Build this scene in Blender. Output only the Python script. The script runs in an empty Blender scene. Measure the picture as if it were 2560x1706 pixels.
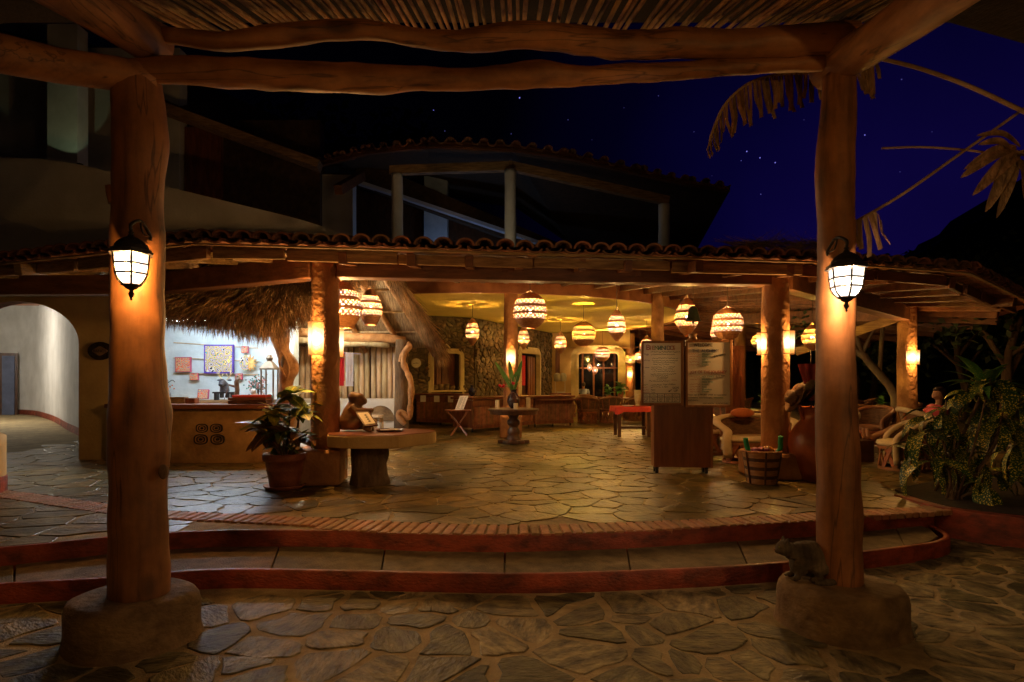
import bpy, math, random
from math import sin, cos, pi, radians, sqrt, atan2, floor
from mathutils import Vector, Matrix, noise

random.seed(11)
SC = bpy.context.scene
COL = SC.collection

# ------------------------------------------------------------------ camera
CAM_H, FPX, HY = 1.75, 1493.0, 952.0      # eye height (m), focal length and horizon row in photo pixels
cd = bpy.data.cameras.new('camera'); cam = bpy.data.objects.new('camera', cd); COL.objects.link(cam)
cam.location = (0, 0, CAM_H); cam.rotation_euler = (pi/2, 0, 0)
cd.sensor_width = 36; cd.lens = 36*FPX/2560; cd.shift_y = (HY-853)/2560
cd.clip_start = 0.05; cd.clip_end = 2000
SC.camera = cam

# ------------------------------------------------------------------ sky: late night blue, a little afterglow low over the sea
w = bpy.data.worlds.new('World'); SC.world = w; w.use_nodes = True
nt = w.node_tree; nt.nodes.clear()
out = nt.nodes.new('ShaderNodeOutputWorld'); bg = nt.nodes.new('ShaderNodeBackground')
tc = nt.nodes.new('ShaderNodeTexCoord')
def wmath(op, a, b=None):
    n = nt.nodes.new('ShaderNodeMath'); n.operation = op
    for i, q in enumerate((a, b)):
        if q is None: continue
        if isinstance(q, (int, float)): n.inputs[i].default_value = q
        else: nt.links.new(q, n.inputs[i])
    return n.outputs[0]
def wdot(d):
    n = nt.nodes.new('ShaderNodeVectorMath'); n.operation = 'DOT_PRODUCT'
    nrm = nt.nodes.new('ShaderNodeVectorMath'); nrm.operation = 'NORMALIZE'
    nt.links.new(tc.outputs['Generated'], nrm.inputs[0]); nt.links.new(nrm.outputs[0], n.inputs[0])
    n.inputs[1].default_value = Vector(d).normalized(); return n.outputs['Value']
ramp = nt.nodes.new('ShaderNodeValToRGB'); el = ramp.color_ramp.elements
el[0].position = 0.80; el[0].color = (0.0002, 0.0002, 0.001, 1)
el[1].position = 1.0; el[1].color = (0.0048, 0.0020, 0.052, 1)
e = el.new(0.895); e.color = (0.0007, 0.0004, 0.010, 1)
e = el.new(0.96); e.color = (0.0020, 0.0010, 0.028, 1)
nt.links.new(wdot((0.70, 1.0, 0.22)), ramp.inputs[0])
stars = 0
for sx, sy, s in ((1299,245,1.5),(1012,296,.9),(1084,276,.8),(1867,379,1.2),(1900,395,1.1),(1938,407,1.1),(1902,486,.5),
                  (2162,338,1.1),(2254,199,.5),(1278,335,.4),(1853,402,.4),(1646,240,.35),(1112,328,.35),(1420,300,.25),(1560,270,.2),(1735,330,.25),(1780,440,.2),(2010,300,.25),(2250,430,.3),(2330,330,.2),(1480,350,.2)):
    d = ((sx-1280)/FPX, 1, (HY-sy)/FPX)
    stars = wmath('ADD', stars, wmath('MULTIPLY', wmath('GREATER_THAN', wdot(d), 1-2.0e-7*(0.5+s)), s))
sc_ = nt.nodes.new('ShaderNodeMixRGB'); sc_.blend_type = 'ADD'; sc_.inputs[0].default_value = 1
st = nt.nodes.new('ShaderNodeVectorMath'); st.operation = 'SCALE'; st.inputs[0].default_value = (0.26, 0.24, 0.95)
nt.links.new(stars, st.inputs['Scale'])
nt.links.new(ramp.outputs[0], sc_.inputs[1]); nt.links.new(st.outputs[0], sc_.inputs[2])
nzs = nt.nodes.new('ShaderNodeTexNoise'); nzs.inputs['Scale'].default_value = 2.6; nzs.inputs['Detail'].default_value = 5; nt.links.new(tc.outputs['Generated'], nzs.inputs['Vector'])
mrs = nt.nodes.new('ShaderNodeMapRange'); mrs.inputs[1].default_value = .3; mrs.inputs[2].default_value = .7; mrs.inputs[3].default_value = .72; mrs.inputs[4].default_value = 1.12; nt.links.new(nzs.outputs['Fac'], mrs.inputs[0])
scv = nt.nodes.new('ShaderNodeVectorMath'); scv.operation = 'SCALE'; nt.links.new(sc_.outputs[0], scv.inputs[0]); nt.links.new(mrs.outputs[0], scv.inputs['Scale'])
nt.links.new(scv.outputs[0], bg.inputs[0]); bg.inputs[1].default_value = 0.20
nt.links.new(bg.outputs[0], out.inputs[0])

# ------------------------------------------------------------------ exposure, renderer
vs = SC.view_settings; vs.view_transform = 'Standard'; vs.look = 'None'; vs.exposure = 2.0; vs.gamma = 1.0; vs.use_curve_mapping = False
cy = SC.cycles
cy.use_denoising = True
try: cy.denoiser = 'OPENIMAGEDENOISE'
except Exception: pass
cy.max_bounces = 6; cy.diffuse_bounces = 3; cy.glossy_bounces = 3; cy.transmission_bounces = 4; cy.transparent_max_bounces = 6
cy.caustics_reflective = False; cy.caustics_refractive = False
cy.sample_clamp_indirect = 3.0; cy.use_light_tree = True; cy.use_adaptive_sampling = False

# ------------------------------------------------------------------ helpers
FLOOR = 0.31
def W(x, y, d): return Vector(((x-1280)*d/FPX, d, CAM_H + (HY-y)*d/FPX))
def G(x, y, z=FLOOR):
    d = FPX*(CAM_H-z)/(y-HY); return Vector(((x-1280)*d/FPX, d, z))
def lerp(a, b, t): return a+(b-a)*t
def nz(*p): return noise.noise(Vector(p))

def poly_fn(pts):
    """piecewise smooth y(x) through points"""
    pts = sorted(pts)
    def f(x):
        if x <= pts[0][0]:
            (a, b), (c, d) = pts[0], pts[1]; return b + (x-a)*(d-b)/(c-a)
        for i in range(len(pts)-1):
            (a, b), (c, d) = pts[i], pts[i+1]
            if x <= c:
                m0 = (d-pts[i-1][1])/(c-pts[i-1][0]) if i > 0 else (d-b)/(c-a)
                m1 = (pts[i+2][1]-b)/(pts[i+2][0]-a) if i+2 < len(pts) else (d-b)/(c-a)
                h = c-a; t = (x-a)/h; t2, t3 = t*t, t*t*t
                return (2*t3-3*t2+1)*b + (t3-2*t2+t)*h*m0 + (-2*t3+3*t2)*d + (t3-t2)*h*m1
        (a, b), (c, d) = pts[-2], pts[-1]; return d + (x-c)*(d-b)/(c-a)
    return f

def catmull(pts, n=6):
    pts = [Vector(p) for p in pts]; o = []
    for i in range(len(pts)-1):
        p0 = pts[max(i-1, 0)]; p1 = pts[i]; p2 = pts[i+1]; p3 = pts[min(i+2, len(pts)-1)]
        for k in range(n):
            t = k/n
            o.append(0.5*((2*p1)+(p2-p0)*t+(2*p0-5*p1+4*p2-p3)*t*t+(3*p1-p0-3*p2+p3)*t*t*t))
    o.append(pts[-1]); return o

class MB:
    def __init__(s): s.v = []; s.f = []; s.m = None
    def add(s, vs, fs):
        b = len(s.v); s.v += [Vector(p) for p in vs]; s.f += [[i+b for i in f] for f in fs]; return s
    def box(s, c, d, rz=0, rx=0, ry=0):
        c = Vector(c); R = Matrix.Rotation(rz, 3, 'Z') @ Matrix.Rotation(ry, 3, 'Y') @ Matrix.Rotation(rx, 3, 'X')
        vs = [c + R @ Vector((x*d[0]/2, y*d[1]/2, z*d[2]/2)) for z in (-1, 1) for y in (-1, 1) for x in (-1, 1)]
        return s.add(vs, [[0,2,3,1],[4,5,7,6],[0,1,5,4],[2,6,7,3],[0,4,6,2],[1,3,7,5]])
    def beam(s, a, b, wd, h, up=(0,0,1)):
        a, b = Vector(a), Vector(b); d = (b-a).normalized(); u = Vector(up)
        sd = d.cross(u).normalized(); u = sd.cross(d)
        vs = [p + sd*i*wd/2 + u*j*h/2 for p in (a, b) for i, j in ((-1,-1),(1,-1),(1,1),(-1,1))]
        return s.add(vs, [[3,2,1,0],[4,5,6,7],[0,1,5,4],[1,2,6,5],[2,3,7,6],[3,0,4,7]])
    def tube(s, pts, r, n=10, cap=True, rough=0, rs=3.0, seed=0, sq=1.0):
        pts = [Vector(p) for p in pts]; N = len(pts)
        if not isinstance(r, (list, tuple)): r = [r]*N
        prev = None; b = len(s.v)
        for i, p in enumerate(pts):
            t = (pts[min(i+1, N-1)]-pts[max(i-1, 0)]).normalized()
            if prev is None:
                a = Vector((0,0,1)) if abs(t.z) < .9 else Vector((1,0,0))
                u = t.cross(a).normalized()
            else:
                u = (prev - t*prev.dot(t)).normalized()
            prev = u; v2 = t.cross(u)
            for k in range(n):
                an = 2*pi*k/n; dr = u*cos(an)+v2*sin(an)*sq
                rr = r[i]
                if rough: rr *= 1+rough*noise.noise((p+dr*.25)*rs+Vector((seed*7.1, seed*3.3, 0)))
                s.v.append(p+dr*rr)
        for i in range(N-1):
            for k in range(n):
                k2 = (k+1) % n
                s.f.append([b+i*n+k, b+i*n+k2, b+(i+1)*n+k2, b+(i+1)*n+k])
        if cap:
            s.f.append([b+k for k in reversed(range(n))]); s.f.append([b+(N-1)*n+k for k in range(n)])
        return s
    def lathe(s, prof, c=(0,0,0), n=20, a0=0, a1=2*pi, cap=False, ph=0):
        c = Vector(c); full = abs(a1-a0-2*pi) < 1e-6; m = n if full else n+1; b = len(s.v)
        for r, z in prof:
            for k in range(m):
                a = a0+(a1-a0)*k/n+ph; s.v.append(c+Vector((r*cos(a), r*sin(a), z)))
        for i in range(len(prof)-1):
            for k in range(n):
                k2 = (k+1) % m
                s.f.append([b+i*m+k, b+i*m+k2, b+(i+1)*m+k2, b+(i+1)*m+k])
        if cap:
            s.f.append([b+k for k in reversed(range(m))]); s.f.append([b+(len(prof)-1)*m+k for k in range(m)])
        return s
    def prism(s, poly, z0, z1):
        n = len(poly)
        vs = [Vector((p[0], p[1], z0)) for p in poly]+[Vector((p[0], p[1], z1)) for p in poly]
        return s.add(vs, [list(range(n-1, -1, -1)), list(range(n, 2*n))]+[[i, (i+1) % n, n+(i+1) % n, n+i] for i in range(n)])
    def sheet(s, rows, close=False):
        b = len(s.v); m = len(rows[0])
        for r in rows: s.v += [Vector(p) for p in r]
        for i in range(len(rows)-1):
            for k in range(m if close else m-1):
                k2 = (k+1) % m
                s.f.append([b+i*m+k, b+i*m+k2, b+(i+1)*m+k2, b+(i+1)*m+k])
        return s
    def ball(s, c, r, n=12, m=8):
        r = Vector(r) if hasattr(r, '__len__') else Vector((r, r, r)); c = Vector(c); b = len(s.v)
        s.v.append(c-Vector((0, 0, r.z)))
        for i in range(1, m):
            t = -pi/2+pi*i/m
            for k in range(n):
                a = 2*pi*k/n; s.v.append(c+Vector((r.x*cos(t)*cos(a), r.y*cos(t)*sin(a), r.z*sin(t))))
        s.v.append(c+Vector((0, 0, r.z))); e = len(s.v)-1
        for k in range(n):
            s.f.append([b, b+1+(k+1) % n, b+1+k]); s.f.append([e, e-n+k, e-n+(k+1) % n])
        for i in range(m-2):
            for k in range(n):
                s.f.append([b+1+i*n+k, b+1+i*n+(k+1) % n, b+1+(i+1)*n+(k+1) % n, b+1+(i+1)*n+k])
        return s
    def xf(s, M, i0=0):
        for i in range(i0, len(s.v)): s.v[i] = M @ s.v[i]
        return s
    def mesh(s, name, off=Vector((0,0,0)), smooth=False):
        me = bpy.data.meshes.new(name)
        me.from_pydata([tuple(p-off) for p in s.v], [], s.f); 
        if smooth: me.polygons.foreach_set('use_smooth', [True]*len(me.polygons))
        me.update(); return me

ROOTLOC = {}
def rootloc(o):
    while o.parent: o = o.parent
    return ROOTLOC.get(o.name, Vector((0,0,0)))
def tag(o, label=None, cat=None, group=None, kind=None):
    if label: o['label'] = label
    if cat: o['category'] = cat
    if group: o['group'] = group
    if kind: o['kind'] = kind
    return o
def thing(name, label, cat, loc=(0,0,0), group=None, rz=0):
    o = bpy.data.objects.new(name, None); COL.objects.link(o); o.location = loc; o.rotation_euler = (0,0,rz)
    o.empty_display_size = .1
    ROOTLOC[o.name] = Vector(loc); return tag(o, label, cat, group)
def obj(name, me, m=None, parent=None):
    o = bpy.data.objects.new(name, me); COL.objects.link(o)
    if m is not None and not me.materials: me.materials.append(m)
    if parent: o.parent = parent
    return o
def bevel(o, wd, seg=2):
    b = o.modifiers.new('bevel', 'BEVEL'); b.width = wd; b.segments = seg; b.limit_method = 'ANGLE'; b.angle_limit = radians(35); return o
def part(name, mb, m, parent, smooth=False, bev=0, local=False, kind=None, label=None):
    off = Vector((0,0,0)) if local else rootloc(parent)
    o = obj(name, mb.mesh(name, off, smooth), m, parent)
    if bev: bevel(o, bev)
    if kind: o['kind'] = kind
    if label: o['label'] = label
    return o
def solo(name, mb, m, label, cat, loc=None, group=None, smooth=False, bev=0, kind=None):
    if loc is None:
        lo = [min(p[i] for p in mb.v) for i in range(3)]; hi = [max(p[i] for p in mb.v) for i in range(3)]
        loc = ((lo[0]+hi[0])/2, (lo[1]+hi[1])/2, lo[2])
    loc = Vector(loc); o = obj(name, mb.mesh(name, loc, smooth), m); o.location = loc; ROOTLOC[o.name] = loc
    if bev: bevel(o, bev)
    return tag(o, label, cat, group, kind)
def struct(name, mb, m, smooth=False, bev=0, label=None):
    o = obj(name, mb.mesh(name, Vector((0,0,0)), smooth), m); o['kind'] = 'structure'
    if label: o['label'] = label
    if bev: bevel(o, bev)
    return o
def copy_tree(o, parent=None):
    c = o.copy(); COL.objects.link(c)
    if parent: c.parent = parent
    for ch in o.children: copy_tree(ch, c)
    return c
def place(root, loc, rz=0, sc=1, label=None, group=None):
    if hasattr(sc, '__len__'): root.scale = sc
    else: root.scale = (sc, sc, sc)
    root.location = loc; root.rotation_euler = (0, 0, rz)
    if label: root['label'] = label
    if group: root['group'] = group
    return root

# ------------------------------------------------------------------ materials
MATS = {}
def M(name, c1, c2=None, scale=4, stretch=(1,1,1), rough=.7, bump=0, bscale=None, metal=0, rnd=0, detail=6, coat=0, lo=.35, hi=.65, spec=.5, c3=None, bdist=.02, spin=False, crack=None, mott=0, knots=None):
    m = bpy.data.materials.new(name); m.use_nodes = True; n = m.node_tree; L = n.links.new
    bs = n.nodes['Principled BSDF']; bs.inputs['Roughness'].default_value = rough; bs.inputs['Metallic'].default_value = metal
    bs.inputs['Specular IOR Level'].default_value = spec
    if coat: bs.inputs['Coat Weight'].default_value = coat; bs.inputs['Coat Roughness'].default_value = .15
    g = n.nodes.new('ShaderNodeNewGeometry'); mp = n.nodes.new('ShaderNodeMapping'); mp.inputs['Scale'].default_value = stretch
    if spin:      # each stone gets its own grain direction
        oi0 = n.nodes.new('ShaderNodeObjectInfo'); s0 = n.nodes.new('ShaderNodeMath'); s0.operation = 'ADD'; L(oi0.outputs['Random'], s0.inputs[0]); L(g.outputs['Random Per Island'], s0.inputs[1])
        s1 = n.nodes.new('ShaderNodeMath'); s1.operation = 'MULTIPLY'; L(s0.outputs[0], s1.inputs[0]); s1.inputs[1].default_value = 37.0
        vr = n.nodes.new('ShaderNodeVectorRotate'); vr.rotation_type = 'Z_AXIS'; L(g.outputs['Position'], vr.inputs['Vector']); L(s1.outputs[0], vr.inputs['Angle']); L(vr.outputs[0], mp.inputs[0])
    else: L(g.outputs['Position'], mp.inputs[0])
    col = None
    if c2 is None: c2 = tuple(x*.7 for x in c1)
    tx = n.nodes.new('ShaderNodeTexNoise'); tx.inputs['Scale'].default_value = scale; tx.inputs['Detail'].default_value = detail; tx.inputs['Roughness'].default_value = .6
    L(mp.outputs[0], tx.inputs['Vector'])
    r = n.nodes.new('ShaderNodeValToRGB'); r.color_ramp.elements[0].position = lo; r.color_ramp.elements[1].position = hi
    r.color_ramp.elements[0].color = (*c2, 1); r.color_ramp.elements[1].color = (*c1, 1)
    if c3: e = r.color_ramp.elements.new((lo+hi)/2); e.color = (*c3, 1)
    L(tx.outputs['Fac'], r.inputs[0]); col = r.outputs[0]
    if rnd:
        oi = n.nodes.new('ShaderNodeObjectInfo')
        ad = n.nodes.new('ShaderNodeMath'); ad.operation = 'ADD'; L(oi.outputs['Random'], ad.inputs[0]); L(g.outputs['Random Per Island'], ad.inputs[1])
        fr = n.nodes.new('ShaderNodeMath'); fr.operation = 'FRACT'; L(ad.outputs[0], fr.inputs[0])
        mr = n.nodes.new('ShaderNodeMapRange'); mr.inputs[3].default_value = 1-rnd; mr.inputs[4].default_value = 1+rnd; L(fr.outputs[0], mr.inputs[0])
        hs = n.nodes.new('ShaderNodeHueSaturation'); L(col, hs.inputs['Color']); L(mr.outputs[0], hs.inputs['Value'])
        m2 = n.nodes.new('ShaderNodeMath'); m2.operation = 'MULTIPLY_ADD'; L(fr.outputs[0], m2.inputs[0]); m2.inputs[1].default_value = -.028; m2.inputs[2].default_value = .514
        L(m2.outputs[0], hs.inputs['Hue'])
        col = hs.outputs[0]
    if mott:      # broad blotches and stains
        t5 = n.nodes.new('ShaderNodeTexNoise'); t5.inputs['Scale'].default_value = 1.7; t5.inputs['Detail'].default_value = 8; t5.inputs['Roughness'].default_value = .7; L(g.outputs['Position'], t5.inputs['Vector'])
        r5 = n.nodes.new('ShaderNodeMapRange'); r5.inputs[1].default_value = .36; r5.inputs[2].default_value = .62; r5.inputs[3].default_value = 1-mott; r5.inputs[4].default_value = 1.08; L(t5.outputs['Fac'], r5.inputs[0])
        v5 = n.nodes.new('ShaderNodeVectorMath'); v5.operation = 'SCALE'; L(col, v5.inputs[0]); L(r5.outputs[0], v5.inputs['Scale']); col = v5.outputs[0]
    if knots:     # dark branch knots
        mp3 = n.nodes.new('ShaderNodeMapping'); mp3.inputs['Scale'].default_value = knots; L(g.outputs['Position'], mp3.inputs[0])
        vo = n.nodes.new('ShaderNodeTexVoronoi'); vo.inputs['Scale'].default_value = 1.0; L(mp3.outputs[0], vo.inputs['Vector'])
        r8 = n.nodes.new('ShaderNodeMapRange'); r8.interpolation_type = 'SMOOTHSTEP'; r8.inputs[1].default_value = .06; r8.inputs[2].default_value = .17; r8.inputs[3].default_value = .28; r8.inputs[4].default_value = 1.0; L(vo.outputs['Distance'], r8.inputs[0])
        v8 = n.nodes.new('ShaderNodeVectorMath'); v8.operation = 'SCALE'; L(col, v8.inputs[0]); L(r8.outputs[0], v8.inputs['Scale']); col = v8.outputs[0]
    ck = None
    if crack:     # drying cracks: thin lines along the grain
        mp2 = n.nodes.new('ShaderNodeMapping'); mp2.inputs['Scale'].default_value = crack; L(g.outputs['Position'], mp2.inputs[0])
        t6 = n.nodes.new('ShaderNodeTexNoise'); t6.inputs['Scale'].default_value = 1.0; t6.inputs['Detail'].default_value = 3; L(mp2.outputs[0], t6.inputs['Vector'])
        a6 = n.nodes.new('ShaderNodeMath'); a6.operation = 'SUBTRACT'; L(t6.outputs['Fac'], a6.inputs[0]); a6.inputs[1].default_value = .57
        b6 = n.nodes.new('ShaderNodeMath'); b6.operation = 'ABSOLUTE'; L(a6.outputs[0], b6.inputs[0])
        c6 = n.nodes.new('ShaderNodeMapRange'); c6.inputs[1].default_value = .0; c6.inputs[2].default_value = .016; c6.inputs[3].default_value = .36; c6.inputs[4].default_value = 1.0; L(b6.outputs[0], c6.inputs[0]); ck = c6.outputs[0]
        v6 = n.nodes.new('ShaderNodeVectorMath'); v6.operation = 'SCALE'; L(col, v6.inputs[0]); L(ck, v6.inputs['Scale']); col = v6.outputs[0]
    L(col, bs.inputs['Base Color'])
    if bump:
        t2 = n.nodes.new('ShaderNodeTexNoise'); t2.inputs['Scale'].default_value = bscale or scale*3; t2.inputs['Detail'].default_value = 6
        L(mp.outputs[0], t2.inputs['Vector'])
        bp = n.nodes.new('ShaderNodeBump'); bp.inputs['Strength'].default_value = bump; bp.inputs['Distance'].default_value = bdist
        if ck is not None:
            a7 = n.nodes.new('ShaderNodeMath'); a7.operation = 'MULTIPLY_ADD'; L(ck, a7.inputs[0]); a7.inputs[1].default_value = .8; L(t2.outputs['Fac'], a7.inputs[2]); L(a7.outputs[0], bp.inputs['Height'])
        else: L(t2.outputs['Fac'], bp.inputs['Height']); L(bp.outputs[0], bs.inputs['Normal'])
    MATS[name] = m; return m
def E(name, c, s, base=(.8,.8,.8)):
    m = bpy.data.materials.new(name); m.use_nodes = True; bs = m.node_tree.nodes['Principled BSDF']
    bs.inputs['Base Color'].default_value = (*base, 1); bs.inputs['Emission Color'].default_value = (*c, 1); bs.inputs['Emission Strength'].default_value = s
    bs.inputs['Roughness'].default_value = .4
    MATS[name] = m; return m
def GG(name, c, s, fac=.45):
    """glowing frosted glass: part emission, part clear so the bulb behind it lights the place"""
    m = bpy.data.materials.new(name); m.use_nodes = True; n = m.node_tree; n.nodes.clear(); L = n.links.new
    o = n.nodes.new('ShaderNodeOutputMaterial'); em = n.nodes.new('ShaderNodeEmission'); tr = n.nodes.new('ShaderNodeBsdfTransparent'); mx = n.nodes.new('ShaderNodeMixShader')
    em.inputs[0].default_value = (*c, 1); em.inputs[1].default_value = s; mx.inputs[0].default_value = fac
    L(tr.outputs[0], mx.inputs[1]); L(em.outputs[0], mx.inputs[2]); L(mx.outputs[0], o.inputs[0]); MATS[name] = m; return m
def point(parent, loc, energy, colr, size=.03, name='bulb_light'):
    ld = bpy.data.lights.new(name, 'POINT'); ld.energy = energy; ld.color = colr; ld.shadow_soft_size = size
    lo = bpy.data.objects.new(name, ld); COL.objects.link(lo); lo.parent = parent; lo.location = Vector(loc)-rootloc(parent); return lo
m_post = M('post_wood', (.35,.142,.044), (.085,.031,.010), 2.6, (4,4,.45), .55, .9, 12, knots=(2.2,2.2,1.1), lo=.28, hi=.62, c3=(.26,.105,.034), bdist=.055, crack=(7,7,.55), mott=.45)
m_beam = M('beam_wood', (.42,.175,.055), (.11,.042,.013), 2.6, (.5,3.5,3.5), .55, .9, 12, knots=(1.0,2.4,2.4), lo=.28, hi=.62, c3=(.31,.13,.042), bdist=.055, crack=(.5,8,8), mott=.45)
m_rafter = M('rafter_log_wood', (.38,.17,.07), (.19,.08,.03), 3, (4,.6,4), .65, .5, 9, crack=(8,.5,8), mott=.4)
m_stick = M('stick_wood', (.55,.34,.14), (.24,.13,.05), 6, (3,1,3), .75, .6, 20, rnd=.4)
m_thatch_dark = M('roof_mat', (.02,.012,.006), (.008,.005,.003), 8, (4,1,1), .95, .6, 20)
m_plaster_ochre = M('ochre_plaster', (.60,.42,.18), (.46,.31,.12), 1.6, (1,1,1), .85, .5, 22)
m_plaster_base = M('brown_plaster', (.34,.225,.11), (.17,.105,.05), 4.0, (1,1,1.6), .85, .9, 18, mott=.5)
m_plaster_white = M('white_plaster', (.66,.64,.60), (.52,.50,.46), 1.2, (1,1,1), .85, .4, 20)
m_plaster_blue = M('pale_blue_plaster', (.60,.68,.70), (.40,.49,.52), 1.7, (1,1,1), .8, .3, 16)
m_plaster_desk = M('desk_plaster', (.44,.25,.09), (.26,.135,.045), 1.8, (1,1,1), .75, .5, 18, mott=.35)
m_plaster_orange = M('orange_column_plaster', (.48,.23,.08), (.26,.11,.035), 2.5, (1,1,.8), .75, 1.0, 14, bdist=.035)
m_plaster_red = M('red_oxide_plaster', (.40,.07,.028), (.15,.028,.013), 5, (1,1,2), .55, .6, 26, c3=(.31,.055,.022), mott=.5)
m_edge_red = M('worn_red_edge', (.42,.12,.045), (.24,.06,.025), 5, (1,1,1), .5, .4, 30)
m_concrete = M('step_concrete', (.27,.195,.10), (.14,.098,.05), 6, (1,1,1), .8, .5, 60, rnd=.12, mott=.4)
m_mortar = M('mortar', (.45,.345,.175), (.28,.21,.105), 7, (1,1,1), .9, .6, 60, mott=.35)
m_stone = M('paving_flagstone', (.31,.265,.125), (.05,.042,.021), 5, (1,2.2,1), .6, .9, 18, rnd=.52, bdist=.02, c3=(.175,.147,.07), spin=True, mott=.55)
m_slate = M('floor_flagstone', (.25,.178,.044), (.065,.044,.012), 3.2, (1,1.8,1), .37, .8, 11, rnd=.42, spin=True, mott=.5)
m_brick = M('terracotta_brick', (.44,.21,.09), (.26,.115,.05), 7, (1,1,1), .6, .6, 40, rnd=.22)
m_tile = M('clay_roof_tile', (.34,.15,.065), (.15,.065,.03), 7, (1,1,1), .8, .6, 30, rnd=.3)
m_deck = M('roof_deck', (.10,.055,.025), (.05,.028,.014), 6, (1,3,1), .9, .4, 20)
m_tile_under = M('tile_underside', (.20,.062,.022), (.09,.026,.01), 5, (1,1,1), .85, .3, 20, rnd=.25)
m_oldwood = M('weathered_wood', (.36,.225,.095), (.17,.095,.036), 4, (.8,2,6), .75, .6, 18, rnd=.18)
m_darkbeam = M('dark_beam_wood', (.20,.078,.027), (.10,.036,.012), 3, (.7,3,3), .55, .5, 12)
m_redwood = M('red_stained_wood', (.26,.085,.03), (.12,.035,.012), 4, (3,3,.5), .4, .3, 14)
m_redwood_h = M('red_stained_wood_top', (.24,.075,.03), (.13,.04,.015), 4, (.6,3,3), .3, .2, 14)
m_darkwood = M('dark_turned_wood', (.10,.042,.018), (.045,.018,.008), 5, (2,2,1), .35, .3, 20)
m_fascia = M('ring_fascia_wood', (.42,.165,.055), (.26,.09,.03), 2.5, (1,1,1), .5, .3, 12)
m_ceiling = M('ochre_ceiling', (.82,.64,.13), (.72,.55,.10), 1, (1,1,1), .85, .15, 14)
m_black = M('black_iron', (.025,.022,.02), (.015,.013,.012), 12, rough=.45, bump=.4, bscale=60, metal=.3)
m_terracotta = M('terracotta', (.40,.13,.055), (.24,.07,.03), 5, (1,1,1.2), .6, .4, 30)
m_jar = M('glazed_red_jar', (.42,.12,.035), (.22,.055,.018), 3, (1,1,.7), .35, .2, 20)
m_straw = M('woven_straw', (.52,.25,.10), (.32,.13,.045), 14, (1,1,3), .7, .7, 60)
m_rope = M('cord', (.10,.06,.03), None, 20)
m_thatch = M('palm_thatch', (.42,.255,.105), (.16,.085,.032), 2.5, (1,1,1), .85, 0, rnd=.55)
m_thatch_under = M('palm_rib_underside', (.36,.24,.12), (.15,.09,.04), 5, (7,.8,.8), .85, .9, 6, bdist=.05)
m_pole = M('peeled_pole', (.58,.45,.27), (.36,.25,.13), 5, (3,3,.5), .65, .4, 16, rnd=.15)
m_polewood = M('warm_pole', (.50,.26,.10), (.28,.13,.045), 4, (2,2,2), .65, .4, 14)
m_wallstone = M('wall_field_stone', (.17,.12,.056), (.06,.042,.02), 6, (1,1,1.6), .8, .8, 18, rnd=.38)
m_wallmortar = M('wall_mortar', (.12,.085,.045), (.06,.042,.022), 9, rough=.95, bump=.6, bscale=40)
m_cream = M('cream_cushion', (.62,.52,.33), (.50,.40,.24), 5, rough=.8, bump=.3, bscale=30)
m_leather = M('brown_leather', (.27,.12,.05), (.15,.06,.025), 6, rough=.5, bump=.3, bscale=40)
m_cane = M('cane_weave', (.20,.11,.05), (.08,.04,.018), 10, (1,1,5), .75, .6, 30)
m_slat = M('cedar_slat', (.36,.15,.055), (.20,.075,.028), 8, rough=.6, rnd=.25)
m_stonecarve = M('carved_cream_stone', (.62,.52,.28), (.48,.39,.19), 4, rough=.8, bump=.4, bscale=25)
m_paper = M('paper', (.72,.66,.55), (.62,.56,.45), 9, rough=.7)
m_board = M('whiteboard_face', (.90,.86,.76), (.84,.79,.69), 2, rough=.24, bump=.12, bscale=35, coat=.35)
m_boardframe = M('board_frame_wood', (.34,.15,.05), (.2,.08,.028), 5, (3,3,.8), .45, .2, 20)
m_panelwood = M('veneer_panel', (.30,.105,.035), (.17,.055,.02), 2.2, (4,4,.5), .3, .15, 12)
m_redcloth = M('red_tablecloth', (.60,.05,.02), (.42,.03,.015), 4, rough=.8, bump=.2, bscale=60)
m_redscarf = M('red_scarf', (.62,.02,.03), (.45,.012,.02), 6, (4,4,1), .8)
m_whitescarf = M('white_scarf', (.70,.72,.80), (.58,.60,.70), 6, (4,4,1), .8)
m_leaf_dark = M('tree_leaf', (.045,.075,.02), (.02,.035,.01), 3, rough=.6, rnd=.4)
m_bark = M('bark', (.17,.105,.055), (.07,.042,.022), 6, (1,1,.35), .9, 1.0, 12, bdist=.05)
m_bark_pale = M('pale_bark', (.36,.27,.16), (.22,.16,.09), 5, (1,1,.5), .85, .6, 12)
m_drybanana = M('dried_leaf', (.30,.17,.07), (.11,.055,.02), 7, (2,2,1), .75, .7, 22, rnd=.3)
m_drystem = M('dried_stem', (.42,.28,.13), (.24,.14,.06), 5, rough=.7)
m_green = M('green_blade', (.10,.26,.045), (.045,.14,.025), 4, rough=.4, rnd=.25)
m_soil = M('soil', (.06,.038,.022), (.03,.018,.01), 12, rough=.95, bump=.8, bscale=30)
m_skin = M('skin', (.42,.22,.13), (.36,.18,.10), 5, rough=.55)
m_glassdark = M('dark_window_glass', (.012,.014,.016), None, 2, rough=.05, spec=.8)
m_bulb = E('bulb_glow', (1,.80,.55), 14)
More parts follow.
